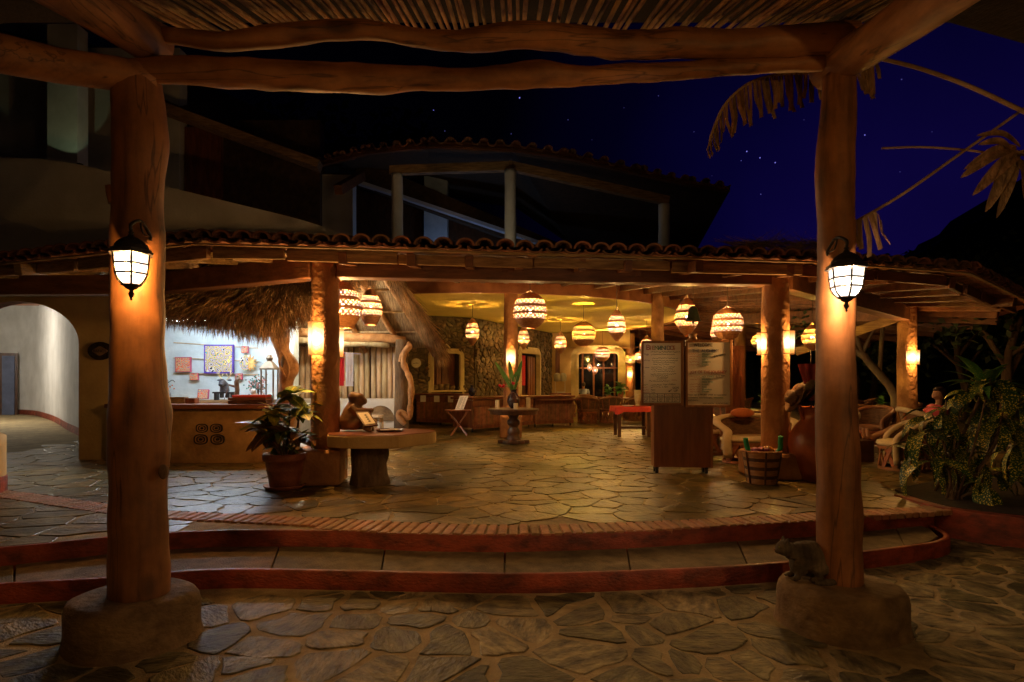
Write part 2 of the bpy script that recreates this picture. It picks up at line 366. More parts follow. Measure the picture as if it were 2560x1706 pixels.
# ================================================================== voronoi paving
def clip(poly, p, n):
    o = []
    for i in range(len(poly)):
        a, b = poly[i], poly[(i+1) % len(poly)]
        da = (a[0]-p[0])*n[0]+(a[1]-p[1])*n[1]; db = (b[0]-p[0])*n[0]+(b[1]-p[1])*n[1]
        if da <= 0: o.append(a)
        if (da < 0 < db) or (db < 0 < da):
            t = da/(da-db); o.append((a[0]+(b[0]-a[0])*t, a[1]+(b[1]-a[1])*t))
    return o
def cells(x0, x1, y0, y1, sx, sy, jit, gap, rnd, keep=None, merge=0):
    nx = int((x1-x0)/sx)+1; ny = int((y1-y0)/sy)+1; P = {}
    for j in range(-2, ny+2):
        for i in range(-2, nx+2):
            P[i, j] = ((x0+(i+.5*(j % 2)+rnd.uniform(-jit, jit))*sx), y0+(j+rnd.uniform(-jit, jit))*sy)
    if merge:
        for k in list(P):
            if rnd.random() < merge: del P[k]
    res = []
    for j in range(ny):
        for i in range(nx):
            if (i, j) not in P: continue
            c = P[i, j]
            if keep and not keep(*c): continue
            poly = [(c[0]-3*sx, c[1]-3*sy), (c[0]+3*sx, c[1]-3*sy), (c[0]+3*sx, c[1]+3*sy), (c[0]-3*sx, c[1]+3*sy)]
            for dj in range(-3, 4):
                for di in range(-3, 4):
                    if (di, dj) == (0, 0): continue
                    q = P.get((i+di, j+dj))
                    if not q: continue
                    n = (q[0]-c[0], q[1]-c[1]); l = sqrt(n[0]**2+n[1]**2); n = (n[0]/l, n[1]/l)
                    g = gap*rnd.uniform(.5, 1.4)/2
                    poly = clip(poly, ((c[0]+q[0])/2-n[0]*g, (c[1]+q[1])/2-n[1]*g), n)
                    if len(poly) < 3: break
                if len(poly) < 3: break
            if len(poly) >= 3: res.append((c, poly))
    return res
def area(p): return .5*sum(p[i][0]*p[(i+1) % len(p)][1]-p[(i+1) % len(p)][0]*p[i][1] for i in range(len(p)))
def soften(poly, rnd, amt, cut=.22):
    o = []
    for i in range(len(poly)):
        a, b = poly[i], poly[(i+1) % len(poly)]
        l = sqrt((b[0]-a[0])**2+(b[1]-a[1])**2)
        for t in (cut, .5, 1-cut):
            if t == .5 and l < .12: continue
            j = amt*l*(1.3 if t == .5 else .5)
            o.append((a[0]+(b[0]-a[0])*t+rnd.uniform(-j, j), a[1]+(b[1]-a[1])*t+rnd.uniform(-j, j)))
    return o
def stone_mb(mb, c, poly, z0, z1, bev=.012, tilt=(0,0), crown=0):
    n = len(poly); cx = sum(p[0] for p in poly)/n; cy_ = sum(p[1] for p in poly)/n
    def ins(p, d):
        l = sqrt((p[0]-cx)**2+(p[1]-cy_)**2) or 1; k = max(0, 1-d/l); return (cx+(p[0]-cx)*k, cy_+(p[1]-cy_)*k)
    r0 = [Vector((p[0], p[1], z0)) for p in poly]
    r1 = [Vector((p[0], p[1], z1-bev*.6+tilt[0]*(p[0]-cx)+tilt[1]*(p[1]-cy_))) for p in poly]
    q = [ins(p, bev) for p in poly]
    r2 = [Vector((p[0], p[1], z1+tilt[0]*(p[0]-cx)+tilt[1]*(p[1]-cy_))) for p in q]
    vs = r0+r1+r2; fs = []
    for a in range(2):
        for i in range(n): fs.append([a*n+i, a*n+(i+1) % n, (a+1)*n+(i+1) % n, (a+1)*n+i])
    if crown:
        vs.append(Vector((cx, cy_, z1+crown))); fs += [[2*n+i, 2*n+(i+1) % n, 3*n] for i in range(n)]
    else: fs.append(list(range(2*n, 3*n)))
    return mb.add(vs, fs)

# ------------------------------------------------------------------ step curves (plan, metres)
low_front = poly_fn([(-8,4.0),(-6,4.3),(-4,4.67),(-3.3,4.80),(-2.5,5.02),(-1.44,4.99),(0,4.91),(1.0,4.98),(2.3,5.2),(3.2,5.52),(3.8,5.72)])
up_front = poly_fn([(-9,3.9),(-6,4.6),(-4.41,5.14),(-3.69,5.5),(-3.2,5.66),(-2.73,5.74),(-1.66,5.73),(-.92,5.60),(0,5.57),(1.17,5.70),(2.05,5.90),(3.1,6.13),(4.6,6.6)])
br_back = poly_fn([(-8.6,8.9),(-6.8,7.93),(-5.9,7.52),(-4.6,6.92),(-3.87,6.62),(-2.7,6.40),(-1.8,6.22),(-1.0,6.06),(0,5.95),(1.25,6.08),(2.3,6.28),(3.34,6.52),(4.73,6.84),(6,7.3)])
STEP = .155
END = [(3.8,5.72),(4.2,5.88),(4.48,6.10),(4.62,6.4),(4.66,6.8),(4.66,7.4)]   # rounded right end of the lower step

# ------------------------------------------------------------------ ground and its flagstones
gm = MB(); gm.sheet([[(-400, -60, -.02), (400, -60, -.02)], [(-400, 900, -.02), (400, 900, -.02)]])
ground = struct('ground', gm, m_soil)
rnd = random.Random(5)
court = MB(); court.sheet([[(-9, -6, 0), (9, -6, 0)], [(-9, 8, 0), (9, 8, 0)]])
courtyard = struct('courtyard_paving', court, m_mortar)
PL = [(-2.56, 4.06, .41), (2.36, 4.28, .42)]
def keep_c(x, y):
    if y > low_front(x)-.02 and x < 3.9: return False
    if x >= 3.9 and (y > 6.0+(x-3.9)*.9 and x < 4.75): return False
    return all((x-a)**2+(y-b)**2 > (r-.05)**2 for a, b, r in PL)
cs = cells(-4.6, 6.3, 2.4, 6.9, .37, .28, .50, .046, rnd, keep_c, .22)
near = []
for c, p in cs:
    q = []
    for a, b in p:
        if a < 3.9: b = min(b, low_front(a)-.03)
        for (u, v, r) in PL:
            d = sqrt((a-u)**2+(b-v)**2)
            if d < r+.02: a = u+(a-u)/d*(r+.02); b = v+(b-v)/d*(r+.02)
        q.append((a, b))
    if abs(area(q)) > .006: near.append((c, soften(q, rnd, .085, rnd.uniform(.08, .2))))
near.sort(key=lambda t: t[0][1])
rest = MB()
for k, (c, p) in enumerate(near):
    zt = .003+rnd.uniform(0, .008)
    if k < 300:
        mb = MB(); stone_mb(mb, c, p, -.01, zt, .007, (rnd.uniform(-.014, .014), rnd.uniform(-.014, .014)))
        off = Vector((c[0], c[1], 0)); o = obj('flagstone', mb.mesh('flagstone', off), m_stone, courtyard); o.location = off
    else: stone_mb(rest, c, p, -.01, zt, .013)
if rest.v: part('far_flagstones', rest, m_stone, courtyard, kind='stuff')

# ------------------------------------------------------------------ steps
def wob(x, y, a=.006): return a*nz(x*2.1, y*2.1, 3.7)
xs = [-9+.12*i for i in range(int(12.8/.12)+1)]; xs = [x for x in xs if x < 3.8]
lowc = [(x, low_front(x)+wob(x, 0)) for x in xs]+[(p.x, p.y) for p in catmull([(a, b, 0) for a, b in END], 5)]
def offset(line, d):
    o = []
    for i, p in enumerate(line):
        a = line[max(i-1, 0)]; b = line[min(i+1, len(line)-1)]
        t = Vector((b[0]-a[0], b[1]-a[1])).normalized(); o.append((p[0]-t.y*d, p[1]+t.x*d))
    return o
lst = MB(); ed = offset(lowc, .012); ed2 = offset(lowc, .055)
lst.sheet([[(a, b, -.02) for a, b in lowc], [(a, b, STEP-.012) for a, b in lowc], [(a, b, STEP) for a, b in ed], [(a, b, STEP) for a, b in ed2], [(a, b, STEP-.02) for a, b in ed2]])
lower_step = struct('lower_step', lst, m_plaster_red, True, label='low red oxide step edge in front of concrete tread slabs')
# joints are marked by slab ends: slabs are laid between the red nosing and the upper riser
fr = [(x, low_front(x)+.055) for x in xs]
joints = [-6.3, -5.1, -3.95, -3.15, -2.05, -1.10, -.06, 1.0, 2.05, 3.0, 3.8]
for a, b in zip(joints[:-1], joints[1:]):
    n = 6; g = .006; s = MB()
    fx = [lerp(a+g, b-g, i/n) for i in range(n+1)]
    poly = [(x, low_front(x)+.057) for x in fx]+[(x*1.10, up_front(x*1.10)+.05) for x in reversed(fx)]
    s.prism(poly, .02, STEP-.003+random.uniform(-.002, .002)); o = obj('tread_slab', s.mesh('tread_slab'), m_concrete, lower_step); bevel(o, .006, 1)
s = MB(); poly = [(3.806, low_front(3.8)+.06), (4.14, 5.93), (4.38, 6.14), (4.50, 6.42), (4.54, 7.1), (4.3, 6.9), (4.19, up_front(4.19)+.05)]
s.prism(poly, .02, STEP-.002); bevel(obj('tread_slab', s.mesh('tread_slab'), m_concrete, lower_step), .006, 1)

xs2 = [-9+.12*i for i in range(int(13.7/.12)+1)]
upc = [(x, up_front(x)+wob(x, 5)) for x in xs2]
upc += [(4.72, 6.72), (4.78, 6.95), (4.80, 7.6)]
e1 = offset(upc, .015); e2 = offset(upc, .045)
ust = MB()
ust.sheet([[(a, b, .05) for a, b in upc], [(a, b, FLOOR-.02) for a, b in upc], [(a, b, FLOOR-.004) for a, b in e1], [(a, b, FLOOR-.002) for a, b in e2], [(a, b, FLOOR-.03) for a, b in e2]])
upper_step = struct('upper_step', ust, m_plaster_red, True, label='red oxide riser of the terrace edge topped with bricks')

# ------------------------------------------------------------------ terrace floor
fl = MB()
poly = [(a, b) for a, b in e2 if a > -8.9]+[(14, 7.6), (30, 9), (30, 40), (-34, 40), (-34, 7)]
fl.prism(poly, .04, FLOOR-.012)
terrace = struct('terrace_floor', fl, m_mortar)
# brick course along the arc
x = -7.4; bw = .098
k = 0
while x < 4.9:
    yb = br_back(x); sl = (br_back(x+.05)-br_back(x-.05))/.1; an = atan2(sl, 1)
    ln = .335
    if x > -1.9: ln = yb-(up_front(x)+.012)*1.0; ln = max(.27, min(.44, ln*cos(an)))
    t = Vector((cos(an), sin(an))); nn = Vector((-sin(an), cos(an)))
    c = Vector((x, yb))-nn*ln/2
    mb = MB(); mb.box((0, 0, 0), (bw-.020, ln, .06), 0)
    for v in mb.v: v += Vector((random.uniform(-.003, .003), random.uniform(-.006, .006), 0))
    me = mb.mesh('brick'); o = obj('brick', me, m_brick, upper_step); bevel(o, .012, 2)
    o.location = (c.x, c.y, FLOOR-.022+random.uniform(-.003, .004)); o.rotation_euler = (0, 0, an+random.uniform(-.03, .03)-.12*max(-1, min(1, x/4)))
    x += bw*cos(an)
# slate flags: terrace beyond the bricks
rnd = random.Random(9)
def keep_f(x, y):
    if y < br_back(x)+.03: return False
    if y > 22: return False
    if abs(x) > y*.93+.6: return False
    if x < -4.1 and y > 10.6 and x > -7.2: return False
    return True
cf = cells(-10, 12, 6.0, 22, .46, .33, .47, .02, rnd, keep_f, .16)
fl2 = []
for c, p in cf:
    q = [(a, max(b, br_back(a)+.012)) for a, b in p]
    if abs(area(q)) > .012: fl2.append((c, soften(q, rnd, .05, .12)))
# left apron: big dark slabs between the bricks and the riser
def keep_a(x, y): return y > up_front(x)+.05 and y < br_back(x)-.36 and x < -1.9
for c, p in cells(-7.5, -1.6, 4.4, 8.6, .62, .42, .42, .03, rnd, keep_a, .1):
    q = [(a, min(max(b, up_front(a)+.055), br_back(a)-.355)) for a, b in p]
    if abs(area(q)) > .02: fl2.append((c, soften(q, rnd, .03, .1)))
fl2.sort(key=lambda t: t[0][1]); rest = MB()
for k, (c, p) in enumerate(fl2):
    zt = FLOOR-.004+rnd.uniform(0, .005)
    if k < 300:
        mb = MB(); stone_mb(mb, c, p, FLOOR-.03, zt, .007, (rnd.uniform(-.008, .008), rnd.uniform(-.008, .008)))
        off = Vector((c[0], c[1], FLOOR)); o = obj('floor_stone', mb.mesh('floor_stone', off), m_slate, terrace); o.location = off
    else: stone_mb(rest, c, p, FLOOR-.03, zt, .007, (rnd.uniform(-.006, .006), rnd.uniform(-.006, .006)))
part('far_floor_stones', rest, m_slate, terrace, kind='stuff')

# ------------------------------------------------------------------ planter kerb and bed at the right
kc = catmull([(4.80,7.5,0),(4.78,7.0,0),(4.86,6.62,0),(5.25,6.22,0),(5.8,5.85,0),(6.6,5.55,0),(7.6,5.4,0)], 6)
kb = MB(); k2 = offset([(p.x, p.y) for p in kc], .13)
kb.sheet([[(p.x, p.y, -.02) for p in kc], [(p.x, p.y, .33) for p in kc], [(a, b, .33) for a, b in k2], [(a, b, .1) for a, b in k2]])
planter = solo('planter_kerb', kb, m_plaster_red, 'low red plastered kerb holding the planting bed beside the step end', 'kerb', bev=.015)
bed = MB(); bed.prism([(a, b) for a, b in k2]+[(9, 6.5), (9, 8.8), (6.2, 8.6), (5.0, 7.8)], 0, .335)
struct('planting_bed', bed, m_soil)

# ------------------------------------------------------------------ pergola posts with plaster plinths
def plinth(name_label, cx, cy_, rx, ry, rot):
    n = 40; mb = MB(); rows = []
    for s_, z in ((1.05, -.01), (1.015, .03), (1.0, .08), (1.0, .22), (.975, .265), (.93, .292), (.86, .302), (.5, .306), (.02, .308)):
        r = []
        for k in range(n):
            a = 2*pi*k/n; x = rx*cos(a)*s_; y = ry*sin(a)*s_
            # slightly squarish, hand plastered
            f = 1+.035*cos(4*a+.6)+.02*nz(cos(a)*2, sin(a)*2, z*4+cx)
            x *= f; y *= f
            r.append((cx+x*cos(rot)-y*sin(rot), cy_+x*sin(rot)+y*cos(rot), z+.006*nz(x*6, y*6, cx)))
        rows.append(r)
    mb.sheet(rows, True); return mb
def post_from_px(rows, d, z0, ztop, seed):
    pts, rr = [], []
    f0 = poly_fn([(-y, (a+b)/2) for y, a, b in rows]); f1 = poly_fn([(-y, (b-a)/2) for y, a, b in rows])
    n = 110
    for i in range(n+1):
        z = lerp(z0, ztop, i/n); y = HY-(z-CAM_H)*FPX/d
        pts.append(Vector(((f0(-y)-1280)*d/FPX, d, z))); rr.append(f1(-y)*d/FPX)
    mb = MB(); mb.tube(pts, rr, 36, True, .075, 4.5, seed); return mb, pts, rr
rowsL = [(1520,281,418),(1400,281,415),(1200,281,411),(1100,282,418),(1030,282,421),(960,283,410),(880,283,404),(700,283,403),(600,284,403),(500,286,402),(440,288,404),(380,290,412),(340,290,414),(290,289,407),(230,288,401),(195,287,398)]
rowsR = [(1490,2048,2155),(1350,2047,2151),(1200,2046,2147),(1000,2044,2138),(900,2044,2133),(700,2046,2134),(600,2047,2134),(480,2044,2131),(430,2043,2132),(300,2052,2136),(190,2061,2139)]
tl = thing('pergola_post', 'thick crooked log post with a bulge, standing beside the reception counter view', 'post', (-2.55, 4.06, 0), 'log posts of the pergola')
part('plinth', plinth('', -2.57, 4.06, .40, .38, .3), m_plaster_base, tl, True)
mb, LP, LR = post_from_px(rowsL, 4.06, .28, 3.83, 1); lpost = part('log', mb, m_post, tl, True)
# branch stub and knot
st_ = MB(); st_.tube([W(292,500,4.0), W(276,478,3.98), W(270,463,3.97)], [.06,.032,.02], 10, True, .1); part('branch_stub', st_, m_post, tl, True)
st_ = MB(); st_.ball(W(409,1180,3.98), (.030,.035,.05), 10, 8); part('knot', st_, m_bark, tl, True)
tr = thing('pergola_post', 'smoother straight log post with a cat on its plinth', 'post', (2.37, 4.3, 0), 'log posts of the pergola')
part('plinth', plinth('', 2.36, 4.29, .41, .40, -.3), m_plaster_base, tr, True)
mb, RP, RR = post_from_px(rowsR, 4.32, .28, 3.95, 2); part('log', mb, m_post, tr, True)

# beams from pixel rows (x, top, bottom)
def log_from_px(rows, dfun, n=110, seed=3, sides=22, rough=.14):
    f0 = poly_fn([(x, (a+b)/2) for x, a, b in rows]); f1 = poly_fn([(x, (b-a)/2) for x, a, b in rows])
    pts, rr = [], []
    for i in range(n+1):
        x = lerp(rows[0][0], rows[-1][0], i/n); d = dfun(x); pts.append(W(x, f0(x), d)); rr.append(f1(x)*d/FPX)
    mb = MB(); mb.tube(pts, rr, sides, True, rough, 6.0, seed); return mb, pts
dB = lambda x: lerp(4.02, 4.32, (x-330)/1740)
rows_low = [(330,150,206),(398,145,208),(500,146,212),(612,147,222),(760,155,226),(900,161,231),(960,163,232),(1030,168,225),(1163,174,226),(1240,166,222),(1355,155,218),(1450,166,214),(1560,161,207),(1700,156,200),(1851,145,187),(1960,138,180),(2065,136,176)]
mb, low_pts = log_from_px(rows_low, dB)
solo('log_beam', mb, m_beam, 'straight debarked log beam resting on the two pergola posts', 'beam', smooth=True)
rows_hi = [(360,66,104),(450,72,112),(536,82,126),(610,76,124),(689,63,119),(800,54,104),(900,50,98),(960,58,102),(1030,71,116),(1144,80,128),(1220,66,127),(1297,57,122),(1380,60,124),(1450,67,134),(1565,80,147),(1700,73,143),(1851,77,144),(1960,69,140),(2043,63,136),(2140,58,128)]
mb, hi_pts = log_from_px(rows_hi, lambda x: lerp(4.02, 4.25, (x-360)/1780), 120, 5)
solo('log_beam', mb, m_beam, 'wavy debarked log beam carrying the row of roof sticks', 'beam', smooth=True)
mb = MB(); mb.tube([W(-260,40,3.3), W(-120,90,3.45), W(0,134,3.6), W(150,164,3.8), W(310,187,3.98), W(392,196,4.06)], [.11,.115,.112,.112,.105,.09], 18, True, .08, 3, 8)
solo('log_beam', mb, m_beam, 'log beam running from the crooked post out past the white stair wall', 'beam', smooth=True)
# rafters running back over the camera to the rear posts
for nm, a, b, r, lb in (('l', W(385,120,4.12), Vector((-2.62,-2.6,2.98)), .14, 'round log rafter above the crooked post'),
                        ('r', Vector((2.36,4.5,4.06)), Vector((2.35,-2.6,2.98)), .135, 'round log rafter above the post with the cat')):
    mb = MB(); P = [a.lerp(b, i/14)+Vector((.03*sin(i*1.3), 0, .02*cos(i*.9))) for i in range(15)]; mb.tube(P, r, 16, True, .08, 2, 4)
    solo('log_rafter', mb, m_rafter, lb, 'rafter', group='log rafters of the pergola', smooth=True)
# roof sticks
stick_roof = thing('stick_roof', 'pergola roof of thin parallel sticks laid under a dark mat', 'roof', (0, 1.5, 3.6))
x = -2.62; i = 0
fhi = poly_fn([(p.x, p.z) for p in hi_pts[::2]]); fr_ = poly_fn([(p.x, .06+.0*p.z) for p in hi_pts[::4]])
while x < 2.5:
    rr = random.uniform(.012, .0185); zt = fhi(x)+.115+rr+random.uniform(-.012, .02)
    zt = zt*.55+.45*4.30
    fan = x*.16; dy = random.uniform(-.04, .10)
    a = Vector((x-fan*.1+random.uniform(-.01, .01), 4.36+dy, zt+.04)); b = Vector((x+fan+random.uniform(-.03, .03), 2.6, zt-.30)); c = Vector((x+fan*1.6, -2.4, zt-1.25))
    mid = a.lerp(b, .5)+Vector((random.uniform(-.018, .018), 0, random.uniform(-.012, .012)))
    mb = MB(); mb.tube([a, mid, b, c], [rr, rr, rr*1.05, rr*.9], 7); part('stick', mb, m_stick, stick_roof, True)
    x += random.uniform(.040, .068) if random.random() > .06 else random.uniform(.09, .12)
mb = MB(); mb.sheet([[(2.9, 4.5, 4.56), (4.1, 4.35, 4.1), (7.5, 4.0, 3.75)], [(2.9, -2.8, 3.17), (4.1, -2.8, 3.0), (7.5, -2.8, 2.9)]]); mb.sheet([[(-2.9, 4.5, 4.56), (-4.1, 4.35, 4.3), (-7.5, 4.0, 4.1)], [(-2.9, -2.8, 3.17), (-4.1, -2.8, 3.0), (-7.5, -2.8, 2.9)]]); mb.sheet([[(-4.2, 4.74, 4.59), (4.2, 4.74, 4.59)], [(-4.2, -2.8, 3.17), (4.2, -2.8, 3.17)]]); mb.sheet([[(-4.2, 4.74, 4.66), (4.2, 4.74, 4.66)], [(-4.2, -2.8, 3.24), (4.2, -2.8, 3.24)]])
part('roof_mat', mb, m_thatch_dark, stick_roof)
# assumed rear posts of the pergola and an added lamp post, all out of view
rear = []
for x, lb in ((-2.62, 'assumed rear pergola post behind the crooked post'), (2.35, 'assumed rear pergola post behind the post with the cat'), (3.45, 'added free log lamp post right of the pergola')):
    yp = -.85 if x > 3 else -2.6
    t = thing('pergola_post', lb, 'post', (x, yp, 0), 'log posts of the pergola')  # shared name; the lamp post among these is added, not part of the pergola
    part('plinth', plinth('', x, yp, .4, .4, 0), m_plaster_base, t, True)
    mb = MB(); mb.tube([(x+.02*sin(i), yp, .28+2.7*i/12) for i in range(13)], [.17]*13, 16, True, .06, 2, int(x)); part('log', mb, m_post, t, True)
# ================================================================== post lanterns
def wall_lantern(label, post_pt, ax, tilt_yaw, colr, strength, s=1.0):
    """ax: axis point at the glass top; post_pt: where the arm meets the post"""
    ax = Vector(ax); t = thing('wall_lantern', label, 'lantern', ax, 'iron lanterns on the pergola posts')
    em = GG('frosted_pane_glow', (1,.90,.74), .95); n = 6; ph = -pi/3+tilt_yaw
    prof = [(.108,0),(.104,-.060),(.098,-.062),(.094,-.118),(.087,-.120),(.048,-.185)]
    rows = [(.110,-.002,.1035,-.062),(.103,-.066,.096,-.120),(.095,-.124,.078,-.158),(.078,-.158,.052,-.186)]
    panes = []
    for ri, (r0, z0, r1, z1) in enumerate(rows[:3]):
        for k in range(n):
            a0 = 2*pi*k/n+ph; a1 = 2*pi*(k+1)/n+ph; g = .05
            P = []
            seq = ((r0, z0), (r1, z1)) if ri < 2 else ((r0, z0), (r1, z1), (rows[3][2], rows[3][3]))
            for r, z in seq:
                for u in (g, 1-g):
                    p = Vector((cos(a0)*r, sin(a0)*r, 0)).lerp(Vector((cos(a1)*r, sin(a1)*r, 0)), u); P.append(ax+(p+Vector((0,0,z)))*s)
            f = [[2*i, 2*i+1, 2*i+3, 2*i+2] for i in range(len(seq)-1)]
            panes.append(MB().add(P, f))
    fr = MB(); pr = [(.112,.0),(.105,-.062),(.097,-.121),(.080,-.158),(.054,-.187)]
    for k in range(n):
        a = 2*pi*k/n+ph; fr.tube([ax+Vector((cos(a)*r, sin(a)*r, z))*s for r, z in pr], .0062*s, 6)
    for r, z in pr[1:3]:
        fr.tube([ax+Vector((cos(2*pi*k/n+ph)*r, sin(2*pi*k/n+ph)*r, z))*s for k in range(n+1)], .0062*s, 6)
    fo = part('frame', fr, m_black, t)
    for pm in panes: part('pane', pm, em, fo)
    mb = MB(); mb.ball(ax+Vector((0,0,-.09))*s, .035, 10, 8); part('bulb', mb, E('lantern_bulb', colr, 12), t, True)
    point(t, ax+Vector((0,0,-.09))*s, strength, colr, .045)
    cap = MB(); cap.lathe([(.112,-.004),(.134,.000),(.138,.012),(.126,.016),(.128,.026),(.118,.030)], (0,0,0), n, cap=True, ph=ph)
    cap.lathe([(.100,.030),(.092,.055),(.072,.082),(.045,.102),(.022,.112),(.012,.13),(.018,.14),(.003,.152)], (0,0,0), 16)
    for v in cap.v: v *= s; v += ax
    part('cap', cap, m_black, t)
    fi = MB(); fi.lathe([(.056,-.186),(.060,-.192),(.040,-.202),(.030,-.214),(.012,-.222),(.010,-.228),(.018,-.245),(.012,-.262),(.005,-.272),(.009,-.280),(.002,-.288)], (0,0,0), 12)
    for v in fi.v: v *= s; v += ax
    part('finial', fi, m_black, t, True)
    pp = Vector(post_pt); top = ax+Vector((0,0,.15*s))
    arm = MB(); arm.tube(catmull([top, top+Vector((0,0,.04)), top.lerp(pp, .5)+Vector((0,0,.09)), pp+Vector((0,0,.03)), pp], 5), .011*s, 8)
    arm.tube(catmull([pp+Vector((0,0,.02)), pp.lerp(top, .35)+Vector((0,0,.02)), pp.lerp(top, .5)+Vector((0,0,.08)), pp.lerp(top, .3)+Vector((0,0,.09)), pp.lerp(top, .25)+Vector((0,0,.06))], 5), .006*s, 6)
    part('arm', arm, m_black, t, True)
    return t
axL = W(328, 637, 3.74); axR = W(2116, 673, 4.0)
wall_lantern('black iron lantern with frosted panes on the crooked log post', (axL.x+.02, 3.90, axL.z+.13), axL, 0.05, (1,.47,.12), 70)
wall_lantern('black iron lantern with frosted panes on the post with the cat', (axR.x-.03, 4.18, axR.z+.13), axR, .30, (1,.62,.34), 66)
wall_lantern('added black iron lantern on the rear post behind the crooked post', (-2.62, -2.42, 2.52), (-2.62, -2.28, 2.40), .2, (1,.50,.15), 44)  # added lantern out of view behind the camera, throws front light
wall_lantern('added black iron lantern on the rear post behind the post with the cat', (2.35, -2.42, 2.52), (2.35, -2.28, 2.40), .2, (1,.50,.16), 12)  # its weaker twin, added out of view as well
wall_lantern('added black iron lantern on the free log lamp post', (3.40, -.68, 2.50), (3.38, -.54, 2.38), .2, (1,.53,.17), 115)  # added out of view; assumed from the highlight on the boards, brightens them

# ================================================================== veranda
def column(label, x, y, r, ztop, ped=None, seed=0, mat=None, z0=FLOOR, taper=.94):
    t = thing('round_column', label, 'column', (x, y, z0), 'round plastered columns of the hall')
    n = 26; pts = [Vector((x+.008*nz(i*.3, seed, 1), y, lerp(z0+(ped[2] if ped else 0)-.01, ztop, i/n))) for i in range(n+1)]
    mb = MB(); mb.tube(pts, [r*lerp(1.03, taper, i/n) for i in range(n+1)], 28, True, .05, 2.4, seed)
    part('shaft', mb, mat or m_plaster_orange, t, True)
    if ped:
        mb = MB(); mb.box((x+ped[3] if len(ped) > 3 else x, y, z0+ped[2]/2), (ped[0], ped[1], ped[2]), ped[4] if len(ped) > 4 else 0); part('pedestal', mb, m_plaster_orange if mat is None else mat, t, bev=.05)
    return t
C1, C2, C3 = Vector((-2.63, 8.42)), Vector((3.97, 9.0)), Vector((8.60, 13.0))
t1 = column('stout orange column between the plant pot and the stone slab table', C1.x, C1.y, .195, 3.62, (.62, .62, .50, -.05, .10), 1)
so = MB(); so.box((-2.30, 8.28, .60), (.008, .055, .14), .1); part('socket_plate', so, m_paper, t1)
t2 = column('stout orange column behind the tall red jar', C2.x, C2.y, .20, 3.55, (.85, .8, .38, 0), 2)
t3 = column('orange column behind the cream armchair at the veranda corner', C3.x, C3.y, .195, 3.4, None, 3)
C4, C5 = Vector((-.03, 15.1)), Vector((4.12, 16.9))
column('slim column in the middle of the hall behind the round table', C4.x, C4.y, .185, 4.35, (.56, .5, .58), 4)
column('slim column behind the welcome boards', C5.x, C5.y, .18, 4.35, (.6, .5, .55), 5)
column('far column beside the carved stone doorway', 5.35, 27.0, .22, 3.9, None, 6)
column('far column beyond the louvred shutter', 8.25, 21.6, .20, 3.9, None, 7)

# main beams (sit on the columns)
def bigbeam(label, a, b, wd=.26, h=.32, mat=None, plates=()):
    t = thing('timber_beam', label, 'beam', a, 'timber beams of the veranda')
    mb = MB(); mb.beam(a, b, wd, h); part('timber', mb, mat or m_darkbeam, t, bev=.012)
    a, b = Vector(a), Vector(b); d = (b-a).normalized(); sd = d.cross(Vector((0,0,1))).normalized()
    for u in plates:
        c = a.lerp(b, u)+sd*(wd/2+.012); mb = MB(); mb.beam(c-d*.045, c+d*.045, .024, .13); part('bolt_block', mb, m_darkbeam, t, bev=.01)
    return t
ZB = 3.19+.16
bigbeam('dark timber beam across the hall opening', (C1.x+.18, C1.y, ZB), (C2.x+.05, C2.y, ZB-.02), plates=(.36, .66, .86))
bigbeam('dark timber beam over the reception counter', (C1.x-.16, C1.y+.05, ZB), (-5.9, 9.9, ZB), plates=(.18, .75))
bigbeam('dark timber beam over the arched passage', (-5.9, 9.9, ZB-.02), (-10.5, 10.0, ZB-.02))
bigbeam('timber beam from the jar column to the corner column', (C2.x+.2, C2.y+.15, ZB-.06), (C3.x-.05, C3.y, ZB-.14))
bigbeam('timber beam running back from the corner column', (C3.x-.15, C3.y+.1, ZB-.14), (6.9, 19.0, 3.7))
mb = MB(); mb.beam((C3.x-.2, C3.y+.05, 3.12), (C3.x-2.0, C3.y+.9, 2.42), .16, .2)
solo('knee_brace', mb, m_oldwood, 'pale timber brace leaning against the corner column', 'brace', bev=.01)

RC = Vector((-1.1, 22.0)); RR_ = 7.1; ZC = 3.95
EO = [(-12,9.7),(-7.2,8.42),(-3.78,7.1),(-2.9,7.22),(-1.5,7.42),(.3,7.67),(2.23,7.93),(4.16,8.16),(6.73,8.8),(10.4,11.8),(13,18),(13.5,26),(10,34)]
IN = [(-12,11.2,3.7),(-7.2,10.2,3.72),(-3.6,9.6,3.80),(-2.9,9.9,3.85),(-1.5,14.9,4.36),(0,14.98,4.36),(1.9,15.55,4.36),(3.9,17,4.36),(5.2,18.7,4.36),(5.9,20.7,4.36),(6,22.5,4.36),(5.2,25.2,4.36),(3,28,4.36)]
ZE = [3.42,3.40,3.38,3.38,3.38,3.38,3.38,3.37,3.34,3.22,3.15,3.15,3.15]
roof = thing('veranda_roof', 'clay tiled veranda roof sweeping round the open hall', 'roof', (0, 7.7, 3.38))
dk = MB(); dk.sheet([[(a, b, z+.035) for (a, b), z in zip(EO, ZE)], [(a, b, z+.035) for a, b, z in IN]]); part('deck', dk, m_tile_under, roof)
dk = MB(); dk.sheet([[(a, b, z+.075) for (a, b), z in zip(EO, ZE)], [(a, b, z+.075) for a, b, z in IN]]); part('upper_deck', dk, m_deck, roof)
dk = MB(); dk.lathe([(7.25, 4.42), (.1, 4.42)], (RC.x, RC.y, 0), 48); part('hall_roof_deck', dk, m_deck, roof)
